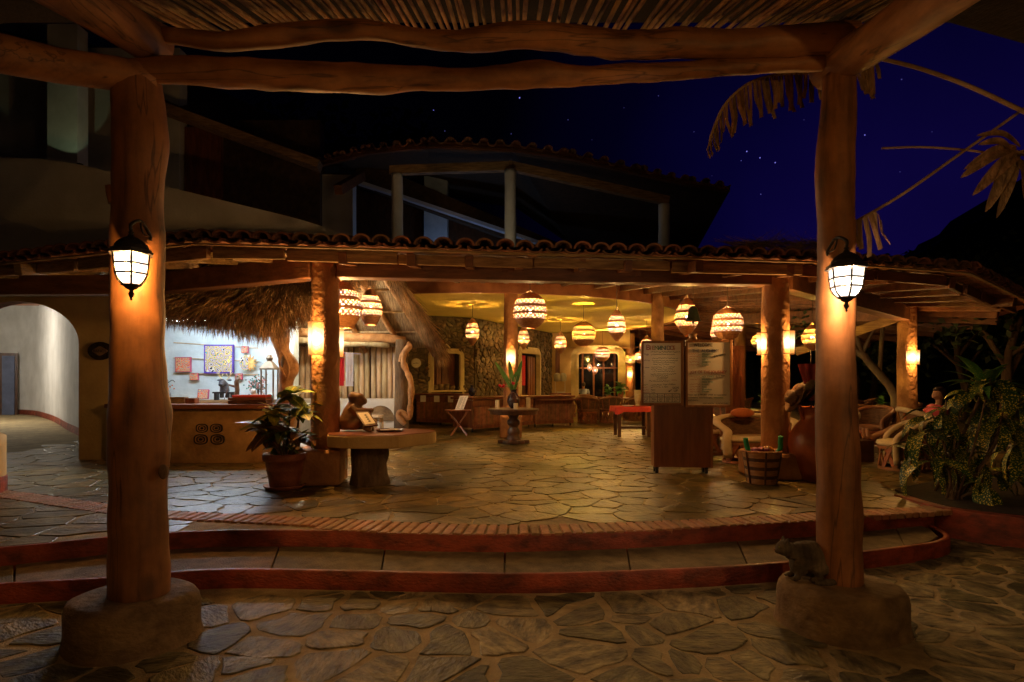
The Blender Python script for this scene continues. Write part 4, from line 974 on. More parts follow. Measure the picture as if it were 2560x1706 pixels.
# ================================================================== woven lanterns
def band_prof(kind):
    if kind == 'globe': return lambda t: .5*sqrt(max(.0, 1-(2*(t*.94+.03)-1)**2))
    if kind == 'egg': return lambda t: .5*sin(pi*min(1, (t*.90+.06)))**.80*(.80+.28*t if t < .6 else .80+.28*.6-.12*(t-.6))
    return lambda t: .5*(sin(pi*(t*.80+.06)))**.62*(.72+.42*min(t, .6)-(.35*(t-.6) if t > .6 else 0))
def lantern_meshes(kind):
    R = band_prof(kind); n = 30
    solid = [(0,.20),(.33,.41),(.54,.61),(.74,1.0)]; lat = [(.20,.33),(.41,.54),(.61,.74)]
    bands = []
    for t0, t1 in solid:
        b = MB(); bands.append(('woven_band', b))
        m = max(2, int((t1-t0)*22))
        b.lathe([(R(lerp(t0, t1, i/m))*(1+.012*(i % 2)), -lerp(t0, t1, i/m)) for i in range(m+1)], (0,0,0), n)
    k_n = 22; lats = []
    def P(a, t, o=0): r = R(t)+o; return Vector((r*cos(a), r*sin(a), -t))
    for t0, t1 in lat:
        l = MB(); lats.append(('lattice', l)); tm = (t0+t1)/2; dl = 2*pi/k_n; w_ = .17*dl
        for k in range(k_n):
            a = k*dl
            for a0, am, a1, o in ((a, a+dl*.5, a+dl, .004), (a+dl, a+dl*.5, a, -.004)):
                l.sheet([[P(a0-w_, t0, o), P(a0+w_, t0, o)], [P(am-w_, tm, o), P(am+w_, tm, o)], [P(a1-w_, t1, o), P(a1+w_, t1, o)]])
    h = MB()
    for k in range(4):
        a = pi/4+k*pi/2; h.tube([P(a, .02), Vector((0,0,.10))], .010, 5)
    lin = MB()
    for t0, t1 in lat: lin.lathe([(R(lerp(t0, t1, i/3))*.95, -lerp(t0, t1, i/3)) for i in range(4)], (0,0,0), n)
    rim = MB(); rr = R(1.0); rim.tube([Vector((rr*cos(2*pi*k/20), rr*sin(2*pi*k/20), -1)) for k in range(21)], .018, 6)
    out_ = []
    for nm, mb in bands+lats+[('hanger', h), ('rim', rim), ('liner', lin)]:
        me = mb.mesh(nm, smooth=(nm == 'woven_band')); me.materials.append(m_straw if nm != 'hanger' else m_rope) if nm != 'liner' else None; out_.append((nm, me))
    return out_
LINER = {'p': GG('paper_liner_pink', (1,.80,.62), .36, .42), 'w': GG('paper_liner_warm', (1,.74,.42), .36, .42), 'a': GG('paper_liner_amber', (1,.80,.22), .36, .42)}
LK = {k: lantern_meshes(k) for k in ('globe', 'egg', 'pear')}
bulb_me = MB().ball((0,0,0), .035, 10, 8).mesh('bulb', smooth=True); bulb_me.materials.append(m_bulb)
LG = 'woven straw lanterns hanging in the hall'
def lantern(kind, x, y0, y1, wd, d, power, colr, ztop, label, small=False):
    a = W(x, y0, d); b = W(x, y1, d); w_ = wd*d/FPX; h = a.z-b.z
    t = thing('straw_lantern', label, 'lantern', a, LG)
    for nm, me in LK[kind]:
        if nm == 'liner':
            me = me.copy(); me.materials.append(LINER['p' if colr == PINK else 'a' if colr == AMB else 'w'])
        o = obj(nm, me, None, t); o.scale = (w_, w_, h)
    o = obj('bulb', bulb_me, None, t); o.location = (0, 0, -.52*h)
    if w_ < .3: o.scale = (.6,.6,.6)
    if ztop > a.z+.12*h:
        mb = MB(); mb.tube([(a.x, a.y, a.z+.08*h), (a.x, a.y, ztop)], .008, 5); part('cord', mb, m_rope, t)
    ld = bpy.data.lights.new('bulb_light', 'POINT'); ld.energy = power; ld.color = colr; ld.shadow_soft_size = .038
    lo = bpy.data.objects.new('bulb_light', ld); COL.objects.link(lo); lo.parent = t; lo.location = (0, 0, -.52*h)
    return t
WARM = (1,.52,.13); AMB = (1,.60,.08); PINK = (1,.57,.22)
P_ = 370
lantern('pear', 857, 706, 820, 100, 9.6, P_, PINK, 3.4, 'big pear shaped straw lantern half behind the stout column')
lantern('pear', 926, 724, 812, 62, 11.4, P_*.8, PINK, 3.7, 'pear shaped straw lantern under the thatch poles')
lantern('egg', 1181, 797, 863, 38, 17.4, P_*.9, WARM, ZC, 'egg shaped straw lantern above the serving window side of the ceiling')
lantern('globe', 1325, 734, 821, 84, 11.2, P_*.9, PINK, 3.9, 'large round straw lantern in front of the middle column')
lantern('egg', 1309, 818, 873, 31, 21.6, P_, WARM, ZC, 'straw lantern tucked behind the middle column')
lantern('egg', 1401, 831, 884, 32, 21.8, P_, WARM, ZC, 'small egg shaped straw lantern before the receding rubble wall')
lantern('globe', 1459, 806, 865, 59, 17.2, P_*1.1, AMB, ZC, 'round straw lantern with yellow light on a chain')
lantern('egg', 1542, 776, 852, 48, 12.6, P_*.9, PINK, 4.1, 'slim egg shaped straw lantern left of the welcome boards')
lantern('globe', 1506, 867, 903, 38, 26.2, P_, PINK, ZC, 'round straw lantern hanging before the glazed doorway')
lantern('egg', 1617, 841, 890, 36, 21.8, P_*.8, PINK, ZC, 'straw lantern half hidden by the left welcome board')
lantern('globe', 1599, 879, 908, 26, 24.5, P_*.7, PINK, 3.9, 'small straw lantern peeping out beside the left welcome board')
lantern('egg', 1717, 746, 840, 62, 11.0, P_*.9, WARM, 3.8, 'pear shaped straw lantern behind the green bell')
lantern('globe', 1819, 772, 850, 76, 11.6, P_, PINK, 3.9, 'round straw lantern above the right welcome board')
lantern('globe', 1800, 806, 856, 46, 16.0, P_*.7, PINK, 3.9, 'straw lantern behind the round one over the boards')
lantern('egg', 2031, 812, 876, 54, 12.6, P_*.9, AMB, 3.75, 'yellow straw lantern half behind the post with the cat')
lantern('egg', 1893, 834, 872, 30, 17.5, P_*.8, AMB, 3.8, 'small straw lantern half behind the jar column')
lantern('globe', 1576, 884, 916, 24, 25.6, P_*.6, AMB, 3.8, 'small yellow straw lantern beside the carved stone doorway')
lantern('egg', 1474, 909, 929, 13, 28.0, 14, PINK, 3.2, 'tiny straw lantern inside the glazed doorway, the higher of the pair')
lantern('egg', 1488, 916, 936, 14, 27.9, 14, PINK, 3.2, 'tiny straw lantern inside the glazed doorway, the lower of the pair')

# ================================================================== column sconces
def shade_mat():
    m = bpy.data.materials.new('parchment_shade_glow'); m.use_nodes = True; n = m.node_tree; bs = n.nodes['Principled BSDF']; L = n.links.new
    tcn = n.nodes.new('ShaderNodeTexCoord'); sp_ = n.nodes.new('ShaderNodeSeparateXYZ'); L(tcn.outputs['Generated'], sp_.inputs[0])
    r = n.nodes.new('ShaderNodeValToRGB'); e_ = r.color_ramp.elements
    e_[0].position = 0; e_[0].color = (1,.34,.06,1); e_[1].position = 1; e_[1].color = (.9,.28,.05,1)
    for p, c in ((.16, (1,.42,.10,1)), (.30, (1,.72,.38,1)), (.52, (1,.80,.50,1)), (.70, (1,.66,.32,1)), (.88, (1,.42,.12,1))):
        q = e_.new(p); q.color = c
    L(sp_.outputs['Z'], r.inputs[0]); L(r.outputs[0], bs.inputs['Emission Color'])
    r2 = n.nodes.new('ShaderNodeMapRange'); mth = n.nodes.new('ShaderNodeMath'); mth.operation = 'PINGPONG'; mth.inputs[1].default_value = .5; L(sp_.outputs['Z'], mth.inputs[0])
    L(mth.outputs[0], r2.inputs[0]); r2.inputs[1].default_value = 0; r2.inputs[2].default_value = .5; r2.inputs[3].default_value = .28; r2.inputs[4].default_value = .85
    em = n.nodes.new('ShaderNodeEmission'); tr_ = n.nodes.new('ShaderNodeBsdfTransparent'); mx = n.nodes.new('ShaderNodeMixShader'); mx.inputs[0].default_value = .55
    L(r.outputs[0], em.inputs[0]); L(r2.outputs[0], em.inputs[1]); L(tr_.outputs[0], mx.inputs[1]); L(em.outputs[0], mx.inputs[2]); L(mx.outputs[0], n.nodes['Material Output'].inputs[0]); return m
m_shade = shade_mat()
def sconce(label, C, r, ang, zc, h, wd, pw_=24):
    """half-round shade standing off the column, facing angle ang"""
    c = Vector((C.x+cos(ang)*(r-.02), C.y+sin(ang)*(r-.02), zc)); t = thing('column_sconce', label, 'sconce', c-Vector((0,0,h/2)), 'parchment sconces on the columns')
    mb = MB(); mb.lathe([(wd/2*.92, -h/2), (wd/2, h/2)], c, 14, ang-pi/2-.25, ang+pi/2+.25); sh = part('shade', mb, m_shade, t, True); point(t, c+Vector((cos(ang), sin(ang), 0))*wd*.28, pw_, (1,.48,.13), .03)
    for z in (-h/2, h/2):
        mb = MB(); mb.tube([c+Vector((cos(a)*wd/2*1.02, sin(a)*wd/2*1.02, z)) for a in [ang-pi/2-.25+(pi+.5)*k/14 for k in range(15)]], .006, 5); part('hoop', mb, m_darkwood, sh)
    return t
S = -pi/2
sconce('glowing parchment sconce on the face of the stout column', C1, .19, S-.45, W(794, 846, 8.2).z, .46, .235, 40)
sconce('glowing parchment sconce on the far side of the stout column', C1, .19, .75, W(847, 855, 8.5).z, .44, .20)
sconce('glowing parchment sconce on the middle column above the leaves', C4, .18, S, W(1274, 896, 14.9).z, .50, .24)
sconce('parchment sconce on the jar column turned to the open side', C2, .19, S+.75, W(1968, 857, 8.9).z, .34, .22)
sconce('parchment sconce on the jar column turned to the hall', C2, .19, pi-.05, W(1902, 860, 9).z, .33, .20)
sconce('ragged parchment sconce on the corner column', C3, .19, S+.05, W(2275, 894, 12.8).z, .31, .26)
sconce('small bright sconce on the far column by the carved doorway', Vector((5.35, 27)), .21, S-.3, W(1576, 936, 26.8).z, .42, .24)
sconce('small bright sconce on the far column past the shutter', Vector((8.25, 21.6)), .19, pi, W(1858, 930, 21.6).z, .30, .2)

# ================================================================== reception
dk_ = thing('reception_desk', 'curved ochre plaster reception desk with a polished wooden top', 'desk', (-5.5, 10.45, FLOOR))
dp = catmull([(-7.25,10.75,0),(-6.6,10.52,0),(-5.9,10.44,0),(-5.1,10.43,0),(-4.45,10.50,0),(-4.05,10.72,0),(-3.95,11.1,0)], 6)
mb = MB(); inn = offset([(p.x, p.y) for p in dp], .5)
mb.sheet([[Vector((p.x, p.y, FLOOR)) for p in dp], [Vector((p.x, p.y, 1.26)) for p in dp], [Vector((a, b, 1.26)) for a, b in inn], [Vector((a, b, FLOOR)) for a, b in inn]])
part('plaster_front', mb, m_plaster_desk, dk_, True)
o1 = offset([(p.x, p.y) for p in dp], -.09); o2 = offset([(p.x, p.y) for p in dp], .56)
mb = MB(); mb.prism(o1+list(reversed(o2)), 1.262, 1.335); part('wooden_top', mb, m_redwood_h, dk_, bev=.012)
# four spiral block motifs
def ring_sq(r0, r1, k=.75):
    def sq(r): return [(r*(abs(cos(a))**k)*(1 if cos(a) > 0 else -1), r*(abs(sin(a))**k)*(1 if sin(a) > 0 else -1)) for a in [2*pi*i/28 for i in range(28)]]
    a, b = sq(r0), sq(r1); n = 28
    vs = [Vector((x, 0, z)) for x, z in a]+[Vector((x, 0, z)) for x, z in b]
    return vs, [[i, (i+1) % n, n+(i+1) % n, n+i] for i in range(n)]
for i, (mx, my, s_) in enumerate(((505,1071,.094),(541,1071,.094),(502,1099,.108),(544,1099,.108))):
    c = W(mx, my, 10.42); mb = MB()
    for r0, r1 in ((1, .82), (.60, .45), (.24, .02)):
        v_, f_ = ring_sq(s_*r0, s_*r1); b0 = len(mb.v); mb.add([Vector((p.x*1.15, -.006, p.z*.82)) for p in v_], f_)
        mb.add([Vector((p.x*1.15, .02, p.z*.82)) for p in v_[:28]]+[Vector((p.x*1.15, -.006, p.z*.82)) for p in v_[:28]], [[k, (k+1) % 28, 28+(k+1) % 28, 28+k] for k in range(28)])
    mb.xf(Matrix.Translation(c)); part('motif', mb, m_black, dk_)
mb = MB(); mb.sheet([[(-8.3, 13.0, FLOOR), (-4.75, 13.0, FLOOR)], [(-8.3, 13.0, 3.6), (-4.75, 13.0, 3.6)]]); mb.sheet([[(-4.75, 13.0, FLOOR), (-4.75, 13.3, FLOOR)], [(-4.75, 13.0, 3.6), (-4.75, 13.3, 3.6)]])
solo('reception_wall', mb, m_plaster_blue, 'pale blue plaster wall behind the reception desk', 'wall')
mb = MB(); mb.box((-6.4, 12.68, .80), (3.4, .6, .98)); bc = solo('back_counter', mb, m_redwood_h, 'low wooden back counter under the yarn paintings', 'counter')
mb = MB(); mb.box((-6.4, 12.66, 1.315), (3.45, .64, .05)); part('top', mb, m_oldwood, bc)
# tube lamp under the front thatch
tl_ = thing('tube_lamp', 'cool white tube lamp under the reception thatch', 'lamp', (-5.7, 11.55, 2.92))
mb = MB(); mb.tube([(-6.7, 11.55, 2.92), (-4.7, 11.55, 2.92)], .026, 10); part('tube', mb, E('cool_tube', (.74,.87,1), 48), tl_, True)
mb = MB(); mb.box((-5.7, 11.55, 2.97), (2.1, .07, .05)); part('batten', mb, m_plaster_white, tl_)
# yarn paintings
def yarn(name, cols, sc_):
    m = bpy.data.materials.new(name); m.use_nodes = True; n = m.node_tree; L = n.links.new; bs = n.nodes['Principled BSDF']; bs.inputs['Roughness'].default_value = .7
    tcn = n.nodes.new('ShaderNodeTexCoord'); nzz = n.nodes.new('ShaderNodeTexNoise'); nzz.inputs['Scale'].default_value = sc_*.5; L(tcn.outputs['Object'], nzz.inputs['Vector'])
    ad = n.nodes.new('ShaderNodeMixRGB'); ad.inputs[0].default_value = .16; L(tcn.outputs['Object'], ad.inputs[1]); L(nzz.outputs['Color'], ad.inputs[2])
    vo = n.nodes.new('ShaderNodeTexVoronoi'); vo.inputs['Scale'].default_value = sc_; L(ad.outputs[0], vo.inputs['Vector'])
    mu = n.nodes.new('ShaderNodeMath'); mu.operation = 'MULTIPLY'; mu.inputs[1].default_value = 2.6; L(vo.outputs['Distance'], mu.inputs[0])
    a2 = n.nodes.new('ShaderNodeMath'); a2.operation = 'ADD'; sp_ = n.nodes.new('ShaderNodeSeparateXYZ'); L(vo.outputs['Color'], sp_.inputs[0]); L(mu.outputs[0], a2.inputs[0]); L(sp_.outputs[0], a2.inputs[1])
    fr = n.nodes.new('ShaderNodeMath'); fr.operation = 'FRACT'; L(a2.outputs[0], fr.inputs[0])
    r = n.nodes.new('ShaderNodeValToRGB'); r.color_ramp.interpolation = 'CONSTANT'; e_ = r.color_ramp.elements
    e_[0].color = (*cols[0], 1); e_[1].position = 1/len(cols); e_[1].color = (*cols[1], 1)
    for i in range(2, len(cols)): q = e_.new(i/len(cols)); q.color = (*cols[i], 1)
    L(fr.outputs[0], r.inputs[0]); L(r.outputs[0], bs.inputs['Base Color']); return m
YB = [(.75,.62,.25),(.02,.02,.03),(.70,.66,.55),(.05,.16,.55),(.80,.30,.06),(.10,.42,.45),(.03,.02,.02),(.78,.55,.12)]
YR = [(.60,.03,.04),(.75,.35,.08),(.10,.35,.20),(.35,.05,.30),(.75,.60,.2),(.05,.03,.05),(.7,.12,.05)]
m_y1 = yarn('yarn_blue', YB, 9); m_y2 = yarn('yarn_red', YR, 16); m_y3 = yarn('yarn_small', YR[::-1], 14)
m_blueframe = M('indigo_frame', (.10,.05,.42), None, 5); m_redframe = M('crimson_frame', (.40,.06,.14), None, 5)
def painting(x0, x1, y0, y1, m, fm, label, d=12.93, tilt=0, lean=0):
    a, b = W(x0, y1, d), W(x1, y0, d); c = (a+b)/2; w_, h_ = b.x-a.x, b.z-a.z
    t = thing('yarn_painting', label, 'painting', (c.x, c.y, a.z), 'yarn paintings at reception')
    mb = MB(); mb.box((0, 0, h_/2), (w_, .05, h_), 0, lean); o = part('frame', mb, fm, t, local=True, bev=.004)
    mb = MB(); mb.box((0, -.027, h_/2), (w_*.90, .006, h_*.90), 0, lean); part('yarn_field', mb, m, t, local=True)
    t.rotation_euler = (0, tilt, 0); return t
painting(511, 585, 862, 934, m_y1, m_blueframe, 'large square yarn painting in an indigo frame')
painting(439, 478, 893, 931, m_y2, m_redframe, 'medium square yarn painting in a crimson frame')
painting(604, 621, 866, 883, m_y3, m_redframe, 'tiny square yarn painting on the upper stick')
painting(475, 496, 933, 951, m_y3, m_redframe, 'small yarn painting below the crimson framed one')
painting(589, 606, 934, 950, m_y3, m_redframe, 'small yarn painting behind the deer head')
painting(495, 522, 974, 998, m_y2, m_redframe, 'yarn painting leaning on the back counter', 12.55, 0, -.2)
for i, (ya, yb) in enumerate(((857,871),(895,904),(934,937))):
    mb = MB(); mb.tube([W(434, ya, 12.97), W(646, yb, 12.97)], .011, 6); solo('wall_stick', mb, m_pole, ('topmost', 'middle', 'lowest')[i]+' thin peeled stick fixed across the pale blue wall', 'stick', group='hanging sticks on the reception wall')
# sun and moon plaque
c = W(622, 908, 12.9); sm = thing('sun_plaque', 'round half sun half moon plaque on the pale blue wall', 'plaque', c)
mb = MB(); mb.prism([(.16*cos(a)-.03, .17*sin(a)) for a in [pi/2+pi*k/16 for k in range(17)]]+[(.02*sin(pi*k/8)-.02, -.17+.34*k/8) for k in range(1, 8)], 0, .03); mb.xf(Matrix.Translation(c) @ Matrix.Rotation(pi/2, 4, 'X')); part('moon', mb, m_y1, sm)
mb = MB(); q = []
for k in range(15):
    a = -pi/2+pi*k/14; r = .19 if k % 2 else .11; q.append((r*cos(a), r*sin(a)))
mb.prism(q, 0, .026); mb.xf(Matrix.Translation(c) @ Matrix.Rotation(pi/2, 4, 'X')); part('sun_rays', mb, M('sun_yellow', (.72,.50,.16), (.5,.2,.05), 20), sm)
def remesh(o, v):
    m_ = o.modifiers.new('remesh', 'REMESH'); m_.mode = 'VOXEL'; m_.voxel_size = v; m_.use_smooth_shade = True
    s_ = o.modifiers.new('smooth', 'SMOOTH'); s_.factor = .5; s_.iterations = 4; return o
# deer head on its stand
c = W(562, 985, 12.5); dh = thing('deer_head', 'dark beaded deer head with antlers on a black stand', 'ornament', (c.x, c.y, 1.34)); z0 = 1.34
mb = MB(); mb.tube([(c.x, c.y, z0+.18), (c.x, c.y-.02, z0+.32), (c.x, c.y-.10, z0+.38), (c.x, c.y-.2, z0+.31)], [.10,.085,.075,.04], 12); mb.ball((c.x-.11, c.y-.02, z0+.42), (.055,.02,.025)); mb.ball((c.x+.11, c.y-.02, z0+.42), (.055,.02,.025))
remesh(part('head', mb, M('dark_beads', (.07,.07,.085), (.02,.02,.03), 40, rough=.4, bump=.5, bscale=90), dh), .012)
for s_ in (-1, 1):
    mb = MB(); mb.tube(catmull([(c.x+s_*.04, c.y, z0+.42), (c.x+s_*.12, c.y, z0+.52), (c.x+s_*.11, c.y, z0+.62)], 4), .011, 6); mb.tube([(c.x+s_*.11, c.y, z0+.53), (c.x+s_*.17, c.y, z0+.58)], .008, 5); mb.tube([(c.x+s_*.07, c.y, z0+.48), (c.x+s_*.03, c.y, z0+.56)], .008, 5); part('antler', mb, m_stonecarve, dh, True)
mb = MB(); mb.box((c.x, c.y, z0+.16), (.44, .2, .035))
for s_ in (-1, 1): mb.box((c.x+s_*.17, c.y, z0+.075), (.05, .16, .15)); mb.box((c.x+s_*.06, c.y, z0+.10), (.03, .14, .10))
part('stand', mb, m_black, dh, bev=.01)
# carved wooden arm figure, bead tree, white figurine, red box, small things on the desk
c = W(591, 985, 12.3); mb = MB(); mb.tube([(c.x, c.y, 1.34), (c.x+.02, c.y, 1.55), (c.x, c.y, 1.72), (c.x+.05, c.y, 1.84)], [.055,.05,.05,.04], 10, True, .2); mb.tube([(c.x, c.y, 1.62), (c.x-.14, c.y-.02, 1.66)], [.03,.02], 8); mb.tube([(c.x-.14, c.y-.02, 1.68), (c.x-.24, c.y-.02, 1.36)], .008, 5)
solo('carved_figure', mb, m_darkwood, 'dark carved wooden figure holding a bow by the deer head', 'figurine', smooth=True)
c = W(643, 980, 12.2); bt = thing('bead_tree', 'small bead tree with green and red leaves on the desk', 'ornament', (c.x, c.y, 1.34)); rr_ = random.Random(3)
mb = MB(); mb.tube([(c.x, c.y, 1.34), (c.x+.02, c.y, 1.5), (c.x-.01, c.y, 1.68)], [.03,.02,.012], 7)
for k in range(7): a = k*.9; mb.tube([(c.x, c.y, 1.5+.02*k), (c.x+.17*cos(a), c.y+.08*sin(a), 1.6+.03*k)], .007, 5)
part('trunk', mb, m_darkwood, bt)
for nm, mm in (('green_beads', M('bead_green', (.03,.20,.15), (.01,.1,.08), 30, rough=.3)), ('red_beads', M('bead_red', (.55,.10,.10), (.3,.3,.25), 40, rough=.3))):
    mb = MB()
    for k in range(70): mb.ball((c.x+rr_.gauss(0, .10), c.y+rr_.gauss(0, .05), 1.67+rr_.gauss(0, .085)), .017, 6, 4)
    part(nm, mb, mm, bt, kind='stuff')
c = W(636, 992, 11.9); mb = MB(); mb.ball((c.x, c.y, 1.42), (.10,.08,.09)); mb.ball((c.x-.01, c.y-.03, 1.53), (.055,.055,.065)); mb.tube([(c.x+.05, c.y, 1.46), (c.x+.10, c.y-.06, 1.38)], .03, 8)
o = solo('white_figurine', mb, m_plaster_white, 'white crouching figurine before the bead tree', 'figurine'); remesh(o, .012)
rb = thing('textile_box', 'long box draped with red and brown striped cloth on the desk', 'box', W(620, 1003, 10.75))
a = W(580, 1003, 10.75); b = W(672, 985, 10.75); mb = MB(); mb.box(((a.x+b.x)/2, 10.75, 1.365), (.68, .3, .06)); part('base', mb, m_darkwood, rb, bev=.01)
mb = MB(); mb.box(((a.x+b.x)/2, 10.75, 1.425), (.68, .30, .05)); part('stripe', mb, M('brown_cloth', (.16,.06,.025), None, 5), rb, bev=.008)
mb = MB(); mb.box(((a.x+b.x)/2+.03, 10.75, 1.472), (.60, .28, .045)); part('lid', mb, m_redcloth, rb, bev=.012)
for i, (x, y, w_, h_, mm, nm, lb, ct) in enumerate(((446,1004,.30,.12,m_plaster_base,'card_box','pale card box on the desk edge','box'),(481,1000,.18,.10,m_redwood,'wooden_box','round red brown box by the leaning painting','box'))):
    c = W(x, y, 10.9); mb = MB(); mb.box((c.x, c.y, 1.335+h_/2), (w_, .16, h_)); solo(nm, mb, mm, lb, ct, bev=.012)
c = W(418, 985, 12.3); js = thing('jewelry_stand', 'silver doll shaped jewelry stand hung with beads', 'ornament', (c.x, c.y, 1.34)); mb = MB(); mb.lathe([(.10,0),(.07,.14),(.035,.24),(.05,.30),(.02,.36),(.03,.40),(.01,.44)], (c.x, c.y, 1.34), 12); part('body', mb, M('pewter', (.25,.25,.28), None, 8, rough=.35, metal=.7), js, True)
mb = MB(); mb.tube(catmull([(c.x-.16, c.y, 1.72), (c.x-.1, c.y, 1.76), (c.x, c.y, 1.70), (c.x+.1, c.y, 1.76), (c.x+.16, c.y, 1.72)], 4), .008, 5); mb.tube([(c.x, c.y, 1.7), (c.x, c.y, 1.82)], .008, 5); part('scroll_hook', mb, m_black, js)
mb = MB()
for k in range(9): mb.ball((c.x-.16+.04*k, c.y-.03, 1.62+.04*sin(k*2.1)), .018, 6, 4)
part('beads', mb, M('amber_beads', (.6,.18,.06), (.3,.08,.03), 30, rough=.3), js, kind='stuff')
c = W(674, 985, 12.0); gl = thing('glass_lantern', 'tall bronze framed glass lantern at the desk end', 'lantern', (c.x, c.y, 1.33)); gm_ = M('bronze', (.22,.16,.10), None, 9, rough=.5, metal=.4)
mb = MB()
for sx in (-1, 1):
    for sy in (-1, 1): mb.box((c.x+sx*.12, c.y+sy*.12, 1.66), (.025, .025, .64))
mb.box((c.x, c.y, 1.35), (.30, .30, .04)); mb.lathe([(.21,1.97),(.20,2.0),(.08,2.13),(.05,2.14),(.055,2.2),(.02,2.26)], (c.x, c.y, 0), 4, ph=pi/4); mb.lathe([(.05,2.14),(.07,2.2),(.03,2.27)], (c.x, c.y, 0), 10); part('frame', mb, gm_, gl)
mb = MB(); mb.ball((c.x, c.y, 1.42), (.06,.06,.06)); part('green_candle', mb, M('green_glass', (.02,.25,.14), None, 5, rough=.2), gl, True)

# ------------------------------------------------------------------ thatched palapa
FL, FR, RRr, RL = Vector((-6.2, 9.95, 2.90)), Vector((-4.15, 10.15, 2.66)), Vector((-2.72, 12.2, 4.25)), Vector((-7.2, 12.2, 4.25))
BR, BL = Vector((-1.85, 14.6, 2.55)), Vector((-8.2, 14.6, 2.55))
pal = thing('thatched_roof', 'shaggy palm thatch roof over the reception', 'roof', (-6, 11, 2.5))
mb = MB(); N_ = 8
def slope(e0, e1, r0, r1, s_, t_):
    p = e0.lerp(e1, s_).lerp(r0.lerp(r1, s_), t_); return p
mb.sheet([[slope(FL, FR, RL, RRr, i/10, j/N_)+Vector((0,0,.02*nz(i*.9, j*.9, 2))) for i in range(11)] for j in range(N_+1)])
mb.sheet([[slope(BL, BR, RL, RRr, i/10, j/N_) for i in range(11)] for j in range(N_+1)])
part('palm_rib_layer', mb, m_thatch_under, pal)
rt = random.Random(17); th = MB()
def blade(p, d, l, w_, droop):
    d = d.normalized(); s_ = d.cross(Vector((rt.uniform(-1, 1), rt.uniform(-1, 1), rt.uniform(-1, 1)))).normalized()*w_
    a = p; b_ = p+d*l*.55+Vector((0,0,-droop*l*.25)); c_ = p+d*l+Vector((0,0,-droop*l*.9))
    n0 = len(th.v); th.v += [a-s_, a+s_, b_-s_*.8, b_+s_*.8, c_]; th.f += [[n0, n0+1, n0+3, n0+2], [n0+2, n0+3, n0+4]]
down_f = (FR+FL-RL-RRr).normalized()+Vector((0,0,0)); down_b = (BL-RL).normalized()
for k in range(11000):
    s_ = rt.random(); t_ = rt.random()**1.3*1.0
    p = slope(FL, FR, RL, RRr, s_, t_)+Vector((0, -.06, .09))+Vector((rt.gauss(0, .02), rt.gauss(0, .02), rt.uniform(-.02, .10)))
    lean = .55*max(0, (s_-.45))*2
    blade(p, down_f+Vector((rt.gauss(-.10+lean, .28), rt.gauss(-.25, .12), rt.gauss(.05, .16))), rt.uniform(.2, .48), rt.uniform(.004, .009), rt.uniform(.1, .6))
for k in range(2600):   # fringe along the front eave
    s_ = rt.random(); p = FL.lerp(FR, s_)+Vector((rt.gauss(0, .02), rt.uniform(-.12, .12), rt.uniform(-.04, .10)))
    blade(p, Vector((rt.gauss(.04, .22), rt.gauss(-.1, .2), -1)), rt.uniform(.06, .20+.20*s_), rt.uniform(.003, .007), .2)
for k in range(4200):   # front verge, curling round the tree post
    t_ = rt.random(); p = FR.lerp(RRr, t_)+Vector((rt.uniform(-.15, .06), rt.uniform(-.1, .1), rt.uniform(-.06, .10)))
    blade(p, Vector((rt.gauss(.25, .3), rt.gauss(-.25, .2), -1.0)), rt.uniform(.12, .42), rt.uniform(.003, .008), .3)
for k in range(4600):   # back verge seen beside the hall ceiling
    t_ = rt.random()**.8; p = RRr.lerp(BR, t_)+Vector((rt.uniform(-.06, .16), rt.uniform(-.08, .08), rt.uniform(-.02, .12)))
    blade(p, Vector((rt.gauss(.45, .2), rt.gauss(.1, .2), rt.gauss(-.8, .25))), rt.uniform(.2, .5), rt.uniform(.004, .008), .3)
part('thatch_blades', th, m_thatch, pal, kind='stuff')
for j, (s_, e_) in enumerate(((.58, .58), (.72, .73), (.86, .88), (.985, .985))):
    mb = MB(); a = slope(BL, BR, RL, RRr, s_, 1)-Vector((0,0,.10)); b = slope(BL, BR, RL, RRr, e_, -.04)-Vector((0,0,.10)); mb.tube([a.lerp(b, i/6) for i in range(7)], .062, 10, True, .12, 3, j); part('roof_pole', mb, m_polewood, pal, True)
for t_ in (.22, .46, .70, .9):
    mb = MB(); a = slope(BL, BR, RL, RRr, .35, t_)-Vector((0,0,.03)); b = slope(BL, BR, RL, RRr, .995, t_)-Vector((0,0,.03)); mb.tube([a, b], .026, 8, True, .1); part('batten_pole', mb, m_pole, pal, True)
mb = MB(); mb.tube([RL+Vector((0,0,-.1)), RRr+Vector((-.05,0,-.1))], .07, 10, True, .1); part('ridge_pole', mb, m_polewood, pal, True)
mb = MB(); mb.tube([FL+Vector((0,.35,.18)), FR+Vector((-.1,.35,.18))], .06, 10, True, .1); part('eave_pole', mb, m_polewood, pal, True)
# twisted tree-trunk post and carved serpent post
tpost = thing('tree_post', 'twisted orange tree trunk post with a hollow under the thatch', 'post', (-4.3, 11.25, FLOOR))
d = 11.2; pts = [W(715,1080,d), W(714,1000,d), W(716,950,d), W(722,915,d), W(708,880,d), W(702,850,d), W(700,820,d), W(712,780,d)]
pts[0].z = FLOOR
mb = MB(); mb.tube(catmull(pts, 5), [.15 + .025*sin(i*.55) for i in range(36)], 18, True, .16, 2.5, 3); part('trunk', mb, m_polewood, tpost, True)
mb = MB(); mb.tube(catmull([W(702,880,d-.16), W(698,905,d-.18), W(706,930,d-.17), W(718,945,d-.17), W(722,920,d-.18), W(712,890,d-.17), W(702,880,d-.16)], 3), .022, 8); part('burl_rim', mb, m_polewood, tpost, True)
mb = MB(); mb.ball(W(710,912,d-.11), (.05,.055,.20), 12, 10); part('hollow', mb, m_bark, tpost, True)
